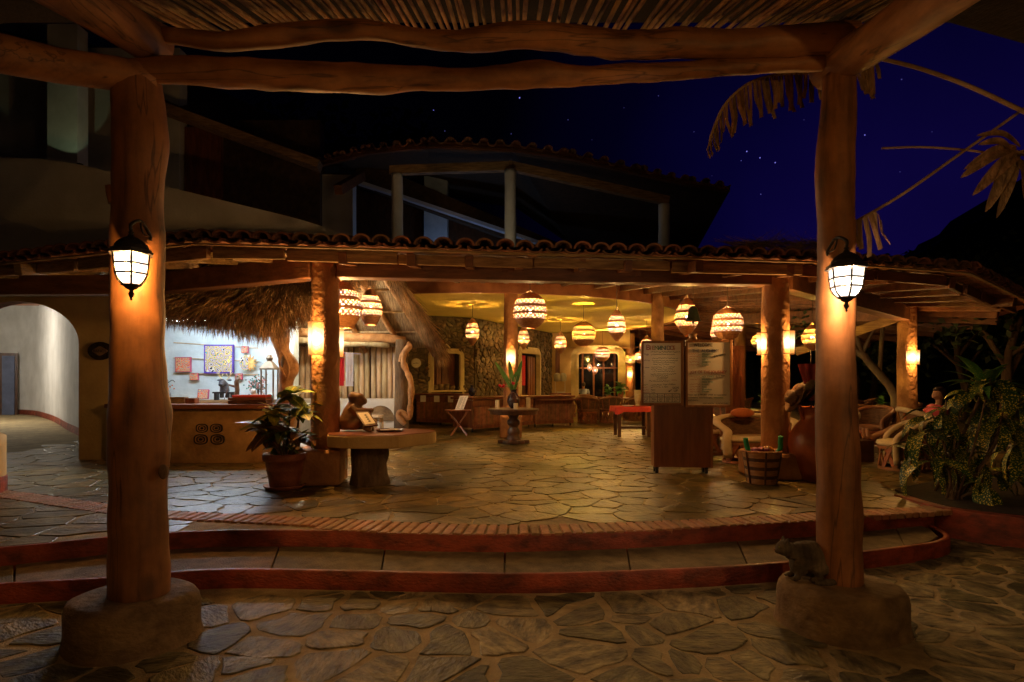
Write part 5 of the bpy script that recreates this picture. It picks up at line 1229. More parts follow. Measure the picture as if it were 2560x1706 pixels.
sp2 = thing('serpent_post', 'palm trunk post wound with a carved pale serpent', 'post', (-2.52, 13.75, FLOOR))
d = 13.75; mb = MB(); mb.tube([W(1003,1100,d), W(1003,1030,d), W(1003,960,d), W(1004,900,d), W(1005,850,d)], [.17,.165,.15,.14,.14], 18, True, .08, 5, 2); part('palm_trunk', mb, m_bark, sp2, True)
d2 = 13.55; mb = MB(); mb.tube(catmull([W(1012,1062,d2), W(996,1040,d2), W(1004,1030,d2), W(1022,1045,d2+.05), W(1026,1010,d2), W(1028,960,d2), W(1018,930,d2), W(1008,905,d2), W(1012,880,d2), W(1024,866,d2)], 5), [.05,.06,.07,.08,.07,.06,.06,.065,.07,.07]*4+[.07]*6, 12, True, .12, 4); part('serpent', mb, m_polewood, sp2, True)
mb = MB(); mb.tube(catmull([W(1000,905,d2), W(1004,888,d2), W(1016,880,d2), W(1026,868,d2), W(1020,856,d2)], 5), .045, 10, True, .3, 8); part('carved_head', mb, m_polewood, sp2, True)
# two log beams over the palisade
for y0, y1, r, x1, m_, lb in ((838,852,.11,1014,m_polewood,'round orange log beam over the palisade'),(858,862,.085,975,m_pole,'bleached pale log under the orange one')):
    mb = MB(); mb.tube([W(740,y0-6,13.6).lerp(W(x1,y1,14.0), i/10)+Vector((0,0,.02*sin(i))) for i in range(11)], [r*(1 if i < 9 else .92) for i in range(11)], 14, True, .08, 3); solo('log_beam', mb, m_, lb, 'beam', smooth=True)
# palisade wall on its plastered bench
pal2 = thing('log_palisade', 'wall of upright peeled logs behind the hanging scarves', 'wall', W(900, 1000, 14.6)); xs_ = [728,741,755,769,783,797]+[849,862,877,892,905,918,934,948,962,975,988,1000]
for x in xs_:
    d = 14.6; a = W(x, 1002, d); w_ = random.uniform(.055, .072); top_ = W(x, 862+random.uniform(-6, 6), d); mb = MB()
    mb.tube([a.lerp(top_, i/6)+Vector((.012*nz(x, i, 0), 0, 0)) for i in range(7)], w_, 10, True, .10, 3, x); part('log', mb, m_pole, pal2, True)
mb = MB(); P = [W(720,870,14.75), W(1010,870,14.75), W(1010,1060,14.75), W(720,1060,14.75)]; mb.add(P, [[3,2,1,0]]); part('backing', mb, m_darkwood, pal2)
bn = thing('plaster_bench', 'pale plaster bench wall with a niche below the logs', 'wall', W(900, 1062, 14.4)); mb = MB()
a, b = W(718, 997, 14.45), W(998, 997, 14.45); mb.box(((a.x+b.x)/2, 14.7, (a.z+FLOOR)/2), (b.x-a.x, .5, a.z-FLOOR)); part('body', mb, m_plaster_white, bn, bev=.04)
mb = MB(); mb.prism([(.34*cos(pi*k/12), .34*sin(pi*k/12)*1.1) for k in range(13)], 0, .01); mb.xf(Matrix.Translation(W(952, 1053, 14.43)) @ Matrix.Rotation(pi/2, 4, 'X')); part('niche', mb, m_plaster_base, bn)
# low platform in front, and a cane stool
mb = MB(); q = catmull([(-4.6,11.6,0),(-3.9,11.2,0),(-3.2,11.35,0),(-2.55,12.2,0),(-2.25,13.2,0),(-2.2,14.4,0)], 5); mb.prism([(p.x, p.y) for p in q]+[(-4.6, 14.5)], FLOOR-.01, FLOOR+.20); solo('platform', mb, m_plaster_white, 'pale rounded platform step before the log palisade', 'platform', bev=.02)
stl = thing('stone_stool', 'small pale three legged stool by the bench niche', 'stool', W(935, 1058, 13.9)); c = W(935, 1062, 13.9)
mb = MB(); mb.box((c.x, c.y, .92), (.42, .26, .07)); part('seat', mb, m_pole, stl, bev=.02)
for sx in (-.15, .02, .16): mb = MB(); mb.tube([(c.x+sx, c.y+.05*(sx > 0), .90), (c.x+sx*1.15, c.y, FLOOR+.19)], [.045,.05], 10, True, .1); part('leg', mb, m_pole, stl, True)
# scarves on a rail
rl_ = thing('scarf_rail', 'thin blue and white rail holding the scarves', 'rail', W(875, 885, 12.6)); mb = MB(); mb.tube([W(840,882,12.6), W(902,885,12.6)], .014, 8); part('rod', mb, M('blue_rod', (.10,.10,.5), (.5,.5,.6), 12), rl_, True)
for x0, x1, y0, y1, m_, lb in ((845,860,881,965,m_redscarf,'red scarf hanging beside the stout column'),(864,883,882,966,m_whitescarf,'white scarf hanging on the blue rail')):
    mb = MB(); rows = []
    for j in range(8):
        y = lerp(y0, y1, j/7); rows.append([W(lerp(x0, x1, i/10), y, 12.55)+Vector((0, .012*sin(i*1.7+j*.2), 0)) for i in range(11)])
    mb.sheet(rows); mb.sheet([[p+Vector((0,.05,0)) for p in r] for r in rows[:7]]); mb.sheet([rows[0], [p+Vector((0,.05,0)) for p in rows[0]]]); solo('scarf', mb, m_, lb, 'scarf', group='scarves on the rail', smooth=True)
cl_ = thing('added_shop_lamp', 'added pale globe lamp hidden behind the stout column', 'lamp', (-4.0, 12.6, 3.15)); mb = MB(); mb.ball((-4.0, 12.6, 3.15), .09, 12, 8); part('globe', mb, E('added_shop_globe', (1,.84,.58), 110), cl_, True); mb = MB(); mb.tube([(-4.0, 12.6, 3.2), (-4.0, 12.6, 4.1)], .008, 5); part('cord', mb, m_rope, cl_)  # added lamp, kept out of sight, brightens the log palisade
# wall clock
c = W(1041, 908, 19.3); ck = thing('wall_clock', 'round pale wall clock on the rubble wall', 'clock', c); mb = MB(); mb.lathe([(.01,-.02),(.17,-.02),(.17,.02)], (0,0,0), 28); mb.xf(Matrix.Translation(c) @ Matrix.Rotation(atan2(sd_.y, sd_.x), 4, 'Z') @ Matrix.Rotation(-pi/2, 4, 'X') @ Matrix.Scale(-1, 4, (0,0,1))); part('face', mb, m_paper, ck)
mb = MB(); mb.tube([c+Vector((.165*cos(2*pi*k/28), -.03, .165*sin(2*pi*k/28))) for k in range(29)], .014, 6); part('rim', mb, m_oldwood, ck, True)
mb = MB(); mb.beam(c+Vector((-.10,-.04,-.02)), c+Vector((.02,-.04,.005)), .004, .012); mb.beam(c+Vector((0,-.04,0)), c+Vector((.07,-.04,-.01)), .004, .014); part('hands', mb, m_black, ck)
# ================================================================== bars
def slat_panel(a, b, z0, z1, n, o=.02):
    """vertical split slats between two floor points: a ridged face"""
    a, b = Vector(a), Vector(b); d = (b-a).normalized(); nn = Vector((d.y, -d.x, 0)); out_ = []
    for k in range(n):
        p = a.lerp(b, (k+.08)/n); q = a.lerp(b, (k+.92)/n); mb = MB()
        h = random.uniform(.010, .026); m_ = (p+q)/2+nn*(o+h)
        vs = []
        for z in (z0+random.uniform(0, .02), z1-random.uniform(0, .02)):
            vs += [Vector((p.x, p.y, z)), Vector((p.x, p.y, z))+nn*(o+h*.4), Vector((m_.x, m_.y, z)), Vector((q.x, q.y, z))+nn*(o+h*.4), Vector((q.x, q.y, z))]
        mb.add(vs, [[i, i+1, 6+i, 5+i] for i in range(4)]+[[5,6,7,8,9],[4,3,2,1,0]]); out_.append(mb)
    return out_
def bar(label, A, B, depth, h, nsl, signs=0, overhang=.08):
    A, B = Vector((*A, FLOOR)), Vector((*B, FLOOR)); d = (B-A).normalized(); nn = Vector((d.y, -d.x, 0)); t = thing('bar_counter', label, 'counter', (A+B)/2, 'slatted bar counters')
    mid = (A+B)/2-nn*depth/2; an = atan2(d.y, d.x); L_ = (B-A).length
    mb = MB(); mb.box((mid.x, mid.y, FLOOR+.10+(h-.16)/2), (L_, depth, h-.20), an); part('carcass', mb, m_redwood, t)
    mb = MB(); mb.box((mid.x, mid.y, FLOOR+h-.03), (L_+overhang, depth+2*overhang, .06), an); part('top', mb, m_redwood_h, t, bev=.01)
    for zz, hh in ((FLOOR+h-.17, .17), (FLOOR+.14, .10)):
        p, q = A+nn*.02, B+nn*.02; mb = MB(); mb.beam(Vector((p.x, p.y, zz)), Vector((q.x, q.y, zz)), .045, hh); part('rail', mb, m_redwood, t, bev=.006)
    for s_ in slat_panel(A, B, FLOOR+.20, FLOOR+h-.26, nsl): part('slat', s_, m_slat, t)
    for u in (.04, .5, .96):
        c = A.lerp(B, u)-nn*.08; mb = MB(); mb.tube([(c.x-.02, c.y, FLOOR+.05), (c.x+.02, c.y, FLOOR+.05)], .05, 10); part('castor', mb, m_black, t)
    for k in range(signs):
        c = A.lerp(B, .16+.30*k)+nn*.06; mb = MB(); mb.beam(Vector((c.x, c.y, FLOOR+h-.27)), Vector((c.x, c.y, FLOOR+h-.06)), .20, .008, nn); part('paper_sign', mb, m_paper, t)
    return t
bar('slatted cabinet with three paper signs under the serving window', (-3.12, 19.6), (-1.55, 18.9), .7, 1.02, 26, 3)
b1 = bar('slatted bar counter with a patterned runner on top', (-1.12, 16.6), (.64, 18.4), .8, .97, 34)
b2 = bar('slatted bar counter with a lower ledge at the hall side', (.70, 18.45), (1.95, 19.1), .7, .97, 24)
mb = MB(); mb.beam((.78, 18.28, FLOOR+.84), (2.12, 19.0, FLOOR+.84), .34, .04); part('ledge', mb, m_redwood_h, b2)
m_runner = yarn('patterned_runner', [(.5,.06,.05),(.7,.6,.4),(.05,.25,.3),(.6,.3,.08),(.02,.02,.03)], 22)
rn = MB(); A_, B_ = Vector((-1.14, 16.68, FLOOR+.978)), Vector((.60, 18.48, FLOOR+.978)); dd = (B_-A_).normalized(); nn = Vector((dd.y, -dd.x, 0))
rn.sheet([[A_+nn*.10, B_+nn*.10], [A_-nn*.62, B_-nn*.62]]); rn.sheet([[A_+nn*.10-dd*.03, A_-nn*.62-dd*.03], [A_+nn*.10-dd*.035-Vector((0,0,.42)), A_-nn*.62-dd*.035-Vector((0,0,.42))]])
solo('table_runner', rn, m_runner, 'patterned cloth runner lying over the long bar counter', 'cloth')
def vase(nm, c, s_, label, m_):
    mb = MB(); mb.lathe([(.06,0),(.12,.06),(.15,.16),(.13,.27),(.07,.35),(.065,.40),(.085,.43),(.075,.43),(.055,.38),(.02,.2)], (0,0,0), 20)
    for v in mb.v: v *= s_; v += Vector(c)
    return solo(nm, mb, m_, label, 'vase', c, smooth=True)
m_cobalt = M('cobalt_glaze', (.02,.025,.10), (.01,.01,.03), 9, rough=.15, coat=.5)
vase('glazed_vase', (W(1179,992,17.2).x, 17.4, FLOOR+.985), .75, 'small glossy dark blue vase on the bar corner', m_cobalt)
# water dispenser on the pier
c = W(1400, 985, 26.3); wd_ = thing('drink_dispenser', 'pair of clear drink dispensers on a white stand', 'dispenser', (c.x, c.y, FLOOR+.9)); mb = MB(); mb.box((c.x, c.y, FLOOR+.45), (.95, .5, .9)); part('cabinet', mb, m_redwood, wd_)
m_clear = M('cloudy_glass', (.45,.45,.42), (.35,.35,.32), 4, rough=.15)
for sx in (-.12, .14):
    mb = MB(); mb.lathe([(.02,.50),(.15,.52),(.16,.78),(.10,.86),(.03,.88)], (c.x+sx, c.y, FLOOR+.9), 14); part('jar', mb, m_clear, wd_, True)
mb = MB()
for sx in (-.2, .22): mb.box((c.x+sx, c.y, FLOOR+1.15), (.03, .03, .5))
mb.box((c.x+.05, c.y, FLOOR+.93), (.36, .2, .05)); part('stand', mb, m_plaster_white, wd_)

# folding tray table with a menu
ft = thing('folding_table', 'small folding wooden table holding a menu board', 'table', W(1150, 1088, 15.8)); d = 15.6
a, b = W(1112, 1026, d), W(1177, 1028, d); mb = MB(); mb.box(((a.x+b.x)/2, d, a.z), (b.x-a.x, .42, .035)); part('top', mb, m_redwood_h, ft, bev=.006)
for dy in (-.18, .18):
    for x0, x1 in ((1120,1168),(1170,1128)):
        p, q = W(x0, 1028, d), W(x1, 1088, d); mb = MB(); mb.beam(Vector((p.x, d+dy, p.z)), Vector((q.x, d-dy*.6, FLOOR+.01)), .035, .03, (0,1,0)); part('leg', mb, m_redwood, ft)
mb = MB(); P = [W(1137,1025,d-.05), W(1158,1026,d-.05), W(1171,990,d+.12), W(1150,990,d+.12)]; mb.add(P+[p+Vector((.0,.012,0)) for p in P], [[0,1,2,3],[7,6,5,4],[0,4,5,1],[1,5,6,2],[2,6,7,3],[3,7,4,0]]); mn = solo('menu_board', mb, m_paper, 'leaning white menu sheet on the folding table', 'menu')
nrm = (P[1]-P[0]).cross(P[3]-P[0]).normalized(); nrm = nrm if nrm.y < 0 else -nrm
lines = MB()
for k in range(14):
    for (u0, u1) in ((.12, random.uniform(.4, .6)), (.64, random.uniform(.75, .9))):
        v = .08+.86*k/14; f = lambda u, w_: P[0].lerp(P[1], u).lerp(P[3].lerp(P[2], u), w_)+nrm*.004
        lines.add([f(u0, v), f(u1, v), f(u1, v+.018), f(u0, v+.018)], [[0,1,2,3]])
part('print_lines', lines, m_black, mn, kind='stuff')

# ------------------------------------------------------------------ round pedestal table
c = Vector((W(1284, 1100, 13.75).x, 13.75, FLOOR)); rt_ = thing('round_table', 'dark round pedestal table in the middle of the hall', 'table', c)
mb = MB(); mb.lathe([(.01,.74),(.575,.74),(.585,.755),(.585,.79),(.57,.80),(.01,.80)], c, 40); part('top', mb, m_darkwood, rt_)
mb = MB(); mb.lathe([(.55,.745),(.54,.67),(.50,.67)], c, 40); part('apron', mb, m_darkwood, rt_)
mb = MB(); mb.lathe([(.20,.06),(.16,.10),(.13,.20),(.15,.24),(.14,.30),(.10,.36),(.11,.40),(.15,.44),(.15,.52),(.10,.56),(.12,.62),(.19,.70)], c, 24); part('pedestal', mb, m_darkwood, rt_, True)
mb = MB(); mb.box(c+Vector((0,0,.045)), (.72, .2, .07)); mb.box(c+Vector((0,0,.0461)), (.2, .72, .07)); mb.lathe([(.01,.08),(.26,.08),(.28,.05),(.28,.0)], c, 12); part('base', mb, m_darkwood, rt_, bev=.012)
zt = FLOOR+.80
vase('glazed_vase', (c.x+.0, c.y, zt), 1.02, 'tall glossy black vase with leaves on the round table', M('black_glaze', (.012,.012,.022), (.05,.02,.012), 5, rough=.12, coat=.6))
for dx, dy, h, lb in ((-.37,.0,.185,'medium cream candle at the rim of the round table'),(.05,-.30,.125,'shortest cream candle before the black vase'),(.34,.05,.245,'tallest cream candle on the round table')):
    mb = MB(); mb.lathe([(.01,0),(.052,0),(.052,h),(.045,h+.004),(.01,h-.004)], c+Vector((dx, dy, .80)), 18); solo('pillar_candle', mb, m_cream, lb, 'candle', group='candles on the round table', smooth=False)
fl_ = thing('leaf_arrangement', 'tall green leaves and red blooms standing in the black vase', 'plant', c+Vector((0,0,.80+.38)))
def blade_leaf(pts, wd, n=10, fold=.25):
    P = catmull(pts, n); rows = []; N = len(P)
    for i, p in enumerate(P):
        t = i/(N-1); w_ = wd*sin(pi*min(1, .08+.92*t))**.75*(1 if t < .999 else .05)
        d_ = (P[min(i+1, N-1)]-P[max(i-1, 0)]).normalized(); s_ = d_.cross(Vector((.1,-1,.2))).normalized()
        rows.append([p-s_*w_+Vector((0,-fold*w_,0)), p, p+s_*w_+Vector((0,-fold*w_,0))])
    return MB().sheet(rows)
b0 = c+Vector((0,0,1.18))
for tx, ty in ((1238,905),(1305,902),(1272,900),(1290,930)):
    e_ = W(tx, ty, 13.7); m1 = b0.lerp(e_, .5)+Vector((0,0,.03)); part('leaf', blade_leaf([b0, m1, e_], .055), m_green, fl_)
for tx, ty in ((1250,964),(1258,965),(1284,958)):
    e_ = W(tx, ty, 13.6); mb = MB(); mb.tube(catmull([b0-Vector((0,0,.05)), b0.lerp(e_, .5)+Vector((0,0,.05)), e_], 4), .006, 5); part('stem', mb, m_green, fl_)
    mb = MB()
    for k in range(5): mb.ball(e_+Vector((random.uniform(-.02, .02), random.uniform(-.02, .02), random.uniform(-.02, .02))), .028, 7, 5)
    part('bloom', mb, m_redscarf, fl_, True)
mb = MB()
for k in range(26): mb.tube([b0+Vector((0,0,.08)), b0+Vector((random.gauss(0, .07), random.gauss(0, .04), random.uniform(.2, .36)))], .004, 4)
part('dried_spray', mb, m_pole, fl_, kind='stuff')

# ------------------------------------------------------------------ stone slab table on a tree stump, with the carved figure
sl = thing('slab_table', 'thick ochre slab table on a rough tree stump', 'table', (-2.03, 8.32, FLOOR))
mb = MB(); r_ = random.Random(4); pts = [W(939, 1119, 8.3)]  # stump
pts = [Vector((-1.99, 8.35, FLOOR+.55*i/8)) for i in range(9)]
mb.tube(pts, [.255,.245,.24,.24,.238,.238,.238,.24,.24], 30, True, .20, 7, 3); part('stump', mb, m_bark, sl)
q = [W(818,1093,7.95), W(870,1093,7.78), W(980,1093,7.8), W(1030,1088,8.05), W(1082,1078,8.35), W(1083,1066,8.75), W(1010,1061,9.0), W(900,1061,9.0), W(838,1066,8.75), W(822,1075,8.3)]
mb = MB(); cl2 = catmull([(p.x, p.y, 0) for p in q]+[(q[0].x, q[0].y, 0)], 4)[:-1]; mb.prism([(p.x, p.y) for p in cl2], FLOOR+.55, FLOOR+.715); part('slab', mb, m_plaster_ochre, sl, bev=.02)
mb = MB(); mb.prism([(lerp(p.x, -2.0, .02), lerp(p.y, 8.4, .02)) for p in cl2], FLOOR+.716, FLOOR+.722); part('polished_top', mb, m_redwood_h, sl)
zt = FLOOR+.722; c = Vector((W(885,1060,8.5).x, 8.5, zt))
mb = MB()   # seated squat figure hugging its knees, turned to the right
mb.tube([c+Vector((-.03,0,.02)), c+Vector((-.03,0,.12)), c+Vector((-.01,0,.26)), c+Vector((.02,0,.36))], [.14,.15,.11,.075], 14); mb.ball(c+Vector((.055,-.01,.385)), (.085,.075,.08)); mb.ball(c+Vector((.105,-.01,.36)), (.06,.055,.05)); mb.ball(c+Vector((.0,0,.41)), (.075,.075,.065))
for s_ in (-1, 1):
    mb.tube([c+Vector((0,s_*.09,.30)), c+Vector((.06,s_*.13,.24)), c+Vector((.22,s_*.04,.25))], [.045,.042,.03], 10)
    mb.tube([c+Vector((0,s_*.09,.06)), c+Vector((.17,s_*.09,.20)), c+Vector((.16,s_*.06,.03)), c+Vector((.23,s_*.06,.025))], [.06,.055,.045,.035], 10)
o = solo('carved_figure', mb, M('oiled_carving', (.26,.14,.06), (.12,.055,.022), 4, (1,1,3), .45, .2, 12), 'squat carved wooden figure hugging its knees on the slab table', 'statue', c); remesh(o, .014); o.scale = (1.18,1.18,1.18)
fr2 = thing('framed_notice', 'dark framed notice leaning against the carved figure', 'frame', (W(915,1062,8.2).x, 8.2, zt))
P = [W(912,1066,8.08), W(945,1062,8.12), W(921,1028,8.32), W(888,1030,8.30)]; cc = sum(P, Vector())/4; n_ = (P[1]-P[0]).cross(P[3]-P[0]).normalized(); n_ = n_ if n_.y < 0 else -n_
mb = MB(); mb.add(P+[p-n_*.025 for p in P], [[0,1,2,3],[7,6,5,4],[0,4,5,1],[1,5,6,2],[2,6,7,3],[3,7,4,0]]); part('frame', mb, m_darkwood, fr2)
mb = MB(); Q = [cc.lerp(p, .80)+n_*.004 for p in P]; mb.add(Q, [[0,1,2,3]]); part('notice', mb, m_paper, fr2)
mb = MB()
for k in range(4): 
    g = lambda u, v: Q[0].lerp(Q[1], u).lerp(Q[3].lerp(Q[2], u), v)+n_*.003
    mb.add([g(.5+random.uniform(-.06, .0), .16+.18*k), g(.66+random.uniform(0, .06), .16+.18*k), g(.66, .27+.18*k), g(.5, .27+.18*k)], [[0,1,2,3]])
part('print_lines', mb, m_black, fr2, kind='stuff')
c = Vector((W(975,1056,8.45).x, 8.45, zt)); mb = MB(); mb.lathe([(.01,.012),(.16,.012),(.19,.03),(.20,.03),(.17,.0),(.01,.0)], c, 24); solo('shallow_tray', mb, m_darkwood, 'shallow dark tray with papers on the slab table', 'tray', c)
mb = MB(); mb.box(c+Vector((-.02,0,.022)), (.22, .14, .012), .3); mb.box(c+Vector((.05,-.03,.034)), (.14, .10, .008), -.4); solo('leaflets', mb, m_paper, 'small pile of leaflets in the shallow tray', 'paper')

# ------------------------------------------------------------------ potted croton
cp = Vector((W(702,1222,7.85).x, 7.98, FLOOR)); pot = thing('flower_pot', 'ribbed terracotta flower pot standing in a saucer', 'pot', cp)
mb = MB(); mb.lathe([(.01,.03),(.185,.03),(.205,.15),(.225,.24),(.232,.25),(.228,.27),(.245,.38),(.27,.38),(.278,.40),(.275,.46),(.265,.475),(.245,.475),(.23,.40),(.01,.40)], cp, 32); part('body', mb, m_terracotta, pot, True)
mb = MB(); mb.lathe([(.01,.0),(.22,.0),(.262,.04),(.268,.055),(.255,.055),(.215,.018),(.01,.018)], cp, 32); part('saucer', mb, m_terracotta, pot, True)
mb = MB(); mb.lathe([(.01,.43),(.236,.42)], cp, 24); part('soil', mb, m_soil, pot)
def vein_mat(name, c_leaf, c_vein, sc_=26, thr=.62, spots=False):
    m = bpy.data.materials.new(name); m.use_nodes = True; n = m.node_tree; L = n.links.new; bs = n.nodes['Principled BSDF']; bs.inputs['Roughness'].default_value = .45
    tcn = n.nodes.new('ShaderNodeTexCoord'); r = n.nodes.new('ShaderNodeValToRGB'); e_ = r.color_ramp.elements
    e_[0].position = thr; e_[0].color = (*c_leaf, 1); e_[1].position = thr+.06; e_[1].color = (*c_vein, 1)
    if spots:
        g = n.nodes.new('ShaderNodeNewGeometry'); tx = n.nodes.new('ShaderNodeTexNoise'); tx.inputs['Scale'].default_value = sc_; tx.inputs['Detail'].default_value = 1.5; L(g.outputs['Position'], tx.inputs['Vector']); L(tx.outputs['Fac'], r.inputs[0])
    else:
        mp = n.nodes.new('ShaderNodeSeparateXYZ'); L(tcn.outputs['UV'], mp.inputs[0])
        ab = n.nodes.new('ShaderNodeMath'); ab.operation = 'ABSOLUTE'; sb = n.nodes.new('ShaderNodeMath'); sb.operation = 'SUBTRACT'; L(mp.outputs[0], sb.inputs[0]); sb.inputs[1].default_value = .5; L(sb.outputs[0], ab.inputs[0])
        mu = n.nodes.new('ShaderNodeMath'); mu.operation = 'MULTIPLY_ADD'; L(ab.outputs[0], mu.inputs[0]); mu.inputs[1].default_value = -1.1; L(mp.outputs[1], mu.inputs[2])
        w_ = n.nodes.new('ShaderNodeMath'); w_.operation = 'MULTIPLY'; L(mu.outputs[0], w_.inputs[0]); w_.inputs[1].default_value = 9.0
        fr = n.nodes.new('ShaderNodeMath'); fr.operation = 'FRACT'; L(w_.outputs[0], fr.inputs[0])
        mid = n.nodes.new('ShaderNodeMath'); mid.operation = 'LESS_THAN'; L(ab.outputs[0], mid.inputs[0]); mid.inputs[1].default_value = .05
        mx = n.nodes.new('ShaderNodeMath'); mx.operation = 'MAXIMUM'; L(fr.outputs[0], mx.inputs[0]); L(mid.outputs[0], mx.inputs[1]); L(mx.outputs[0], r.inputs[0])
    L(r.outputs[0], bs.inputs['Base Color']); MATS[name] = m; return m
def leaf_mesh(name, l, wd, m, curl=.35, seg=7, fold=.18, tip=.75):
    rows = []; uv = []
    for i in range(seg+1):
        t = i/seg; a = curl*t*1.6; x = l*(sin(a)/(curl*1.6) if curl else t); z = -l*(1-cos(a))/(curl*1.6) if curl else 0
        w_ = wd*max(.02, sin(pi*min(1, .10+.90*t**tip)))**.8
        rows.append([Vector((x, -w_, z+w_*fold)), Vector((x, -w_*.5, z+w_*fold*.3)), Vector((x, 0, z)), Vector((x, w_*.5, z+w_*fold*.3)), Vector((x, w_, z+w_*fold))]); uv.append(t)
    me = MB().sheet(rows).mesh(name, smooth=True); ul = me.uv_layers.new(name='UVMap')
    for lp in me.loops: i = lp.vertex_index; ul.data[lp.index].uv = ((i % 5)/4, uv[i//5])
    me.materials.append(m); return me
v_y = vein_mat('croton_yellow', (.42,.38,.03), (.85,.64,.04), thr=.55); v_g = vein_mat('croton_green', (.045,.115,.028), (.50,.46,.06), thr=.74); v_r = vein_mat('croton_bronze', (.10,.05,.02), (.50,.24,.06), thr=.72)
cr = [leaf_mesh('leaf', .27, .078, m, .45) for m in (v_y, v_g, v_g, v_r, v_r)]
cro = thing('croton_plant', 'variegated croton with yellow veined leaves in the terracotta pot', 'plant', cp+Vector((0,0,.42))); cro.scale = (1.22,1.22,1.12)
rr_ = random.Random(8)
heads = [((-.10,-.05,.58),0),((-.20,-.02,.44),0),((.17,.03,.60),1),((.02,-.06,.34),2),((-.16,0,.30),3),((.20,-.02,.28),2),((-.02,.05,.18),1),((.07,0,.78),1)]
for hi, ((hx, hy, hz), tone) in enumerate(heads):
    b = Vector((hx, hy, hz)); mb = MB(); mb.tube(catmull([(hx*.2, hy*.2, 0), (hx*.7, hy, hz*.5), (hx, hy, hz)], 4), .011, 6); part('stem', mb, m_bark, cro, True, local=True)
    for k in range(17 if hz > .2 else 10):
        a = k*2.4+hi; el_ = rr_.uniform(-.35, .9)-(.15 if k > 7 else 0); g = {0: 0, 1: rr_.choice((1,2)), 2: rr_.choice((1,3,2)), 3: rr_.choice((3,4))}[tone]
        if tone == 0 and rr_.random() < .35: g = rr_.choice((1,3))
        o = obj('leaf', cr[g], None, cro); o.location = b-Vector((0,0,rr_.uniform(0, .10))); o.rotation_euler = (rr_.uniform(-.4, .4), -el_, a); s_ = rr_.uniform(.6, 1.25); o.scale = (s_, s_*rr_.uniform(.75, 1.15), s_)

# ------------------------------------------------------------------ welcome boards on a rolling panel
bs_ = thing('notice_stand', 'rolling veneered wooden panel carrying the welcome boards', 'stand', (W(1718,1180,9.2).x, 9.25, FLOOR))
a, b = W(1637,1178,9.2), W(1777,1178,9.2); mb = MB(); mb.box(((a.x+b.x)/2, 9.34, FLOOR+.10+.93), (b.x-a.x, .26, 1.86)); part('panel', mb, m_panelwood, bs_, bev=.008)
a2 = W(1777,1178,9.2); mb = MB(); mb.box((a2.x+.015, 9.34, FLOOR+1.03), (.035, .265, 1.87)); part('edge_strip', mb, m_boardframe, bs_, bev=.004)
for x in (a.x+.05, b.x-.06):
    for dy in (-.08, .1):
        mb = MB(); mb.tube([(x-.02, 9.34+dy, FLOOR+.045), (x+.02, 9.34+dy, FLOOR+.045)], .045, 12); mb.box((x, 9.34+dy, FLOOR+.085), (.05, .05, .04)); part('castor', mb, m_black, bs_)
def mk(c_): 
    k = 'ink_%d_%d_%d' % tuple(int(x*99) for x in c_)
    return MATS.get(k) or M(k, c_, None, 9, rough=.5)
BK, RD, OR, BL_, TL, GN, PU = mk((.02,.018,.018)), mk((.42,.03,.02)), mk((.55,.17,.05)), mk((.05,.08,.28)), mk((.02,.19,.19)), mk((.12,.30,.08)), mk((.14,.07,.20))
YD = 9.17
def board(x0, x1, y0, y1, label):
    a, b = W(x0, y1, YD), W(x1, y0, YD); t = thing('whiteboard', label, 'whiteboard', ((a.x+b.x)/2, YD, a.z), 'welcome boards'); f = .018
    mb = MB(); mb.box(((a.x+b.x)/2, YD+.01, (a.z+b.z)/2), (b.x-a.x, .025, b.z-a.z)); part('face', mb, m_board, t)
    for p, q in (((a.x-f, a.z-f*.0), (a.x+f, b.z)), ((b.x-f, a.z), (b.x+f, b.z))):
        mb = MB(); mb.box(((p[0]+q[0])/2, YD, (p[1]+q[1])/2), (2*f, .045, b.z-a.z+4*f)); part('frame_stile', mb, m_boardframe, t, bev=.003)
    for z in (a.z-f, b.z+f):
        mb = MB(); mb.box(((a.x+b.x)/2, YD+.0015, z), (b.x-a.x-2*f, .042, 2*f)); part('frame_rail', mb, m_boardframe, t, bev=.003)
    return t
wl = board(1608, 1706, 858, 1008, 'whiteboard headed with coloured BIENVENIDOS lettering'); wr = board(1717, 1826, 857, 1013, 'whiteboard headed WELCOME with orange times and teal words')
def ink(t, body, x, y, hpx, m, rot=0, align='LEFT', x1=None):
    p = W(x, y, YD-.008); o = text(body, p, hpx*YD/FPX*1.38, m, t, rx=pi/2, ry=-rot, align=align)
    if x1: o.scale.x = (x1-x)*YD/FPX/max(v.co.x for v in o.data.vertices)
    return o
def scrib(t, x0, x1, y, m, h=3.0, seed=0):
    """unreadable handwriting as a thin wavering stroke"""
    r = random.Random(seed+int(x0*7+y*13)); P = []; x = x0
    while x < x1: P.append((x, y+r.uniform(-h/2, h/2))); x += r.uniform(.7, 1.7)
    mb = MB()
    for (a_, b_), (c_, d_) in zip(P[:-1], P[1:]):
        if r.random() < .13: continue
        p, q = W(a_, b_, YD-.007), W(c_, d_, YD-.007); w_ = Vector((0,0,.0032)); mb.add([p-w_, q-w_, q+w_, p+w_], [[0,1,2,3]])
    part('handwriting', mb, m, t, kind='stuff')
for ch, x, m in zip('BIENVENIDOS', (1617,1627,1632,1638,1645,1651,1654.5,1663.5,1667.5,1675,1683), (RD,OR,OR,GN,TL,TL,TL,BL_,PU,RD,OR)): ink(wl, ch, x, 875, 14 if ch == 'B' else 11, m)
ink(wl, 'Yoga', 1612, 888, 5, PU, x1=1624)
for y, x0, x1 in ((880,1629,1703),(886.5,1630,1689),(896,1633,1700),(902,1632,1697),(907,1634,1690),(912,1635,1676),(918,1630,1690),(923,1630,1685),(928.5,1634,1690)): scrib(wl, x0, x1, y, BK)
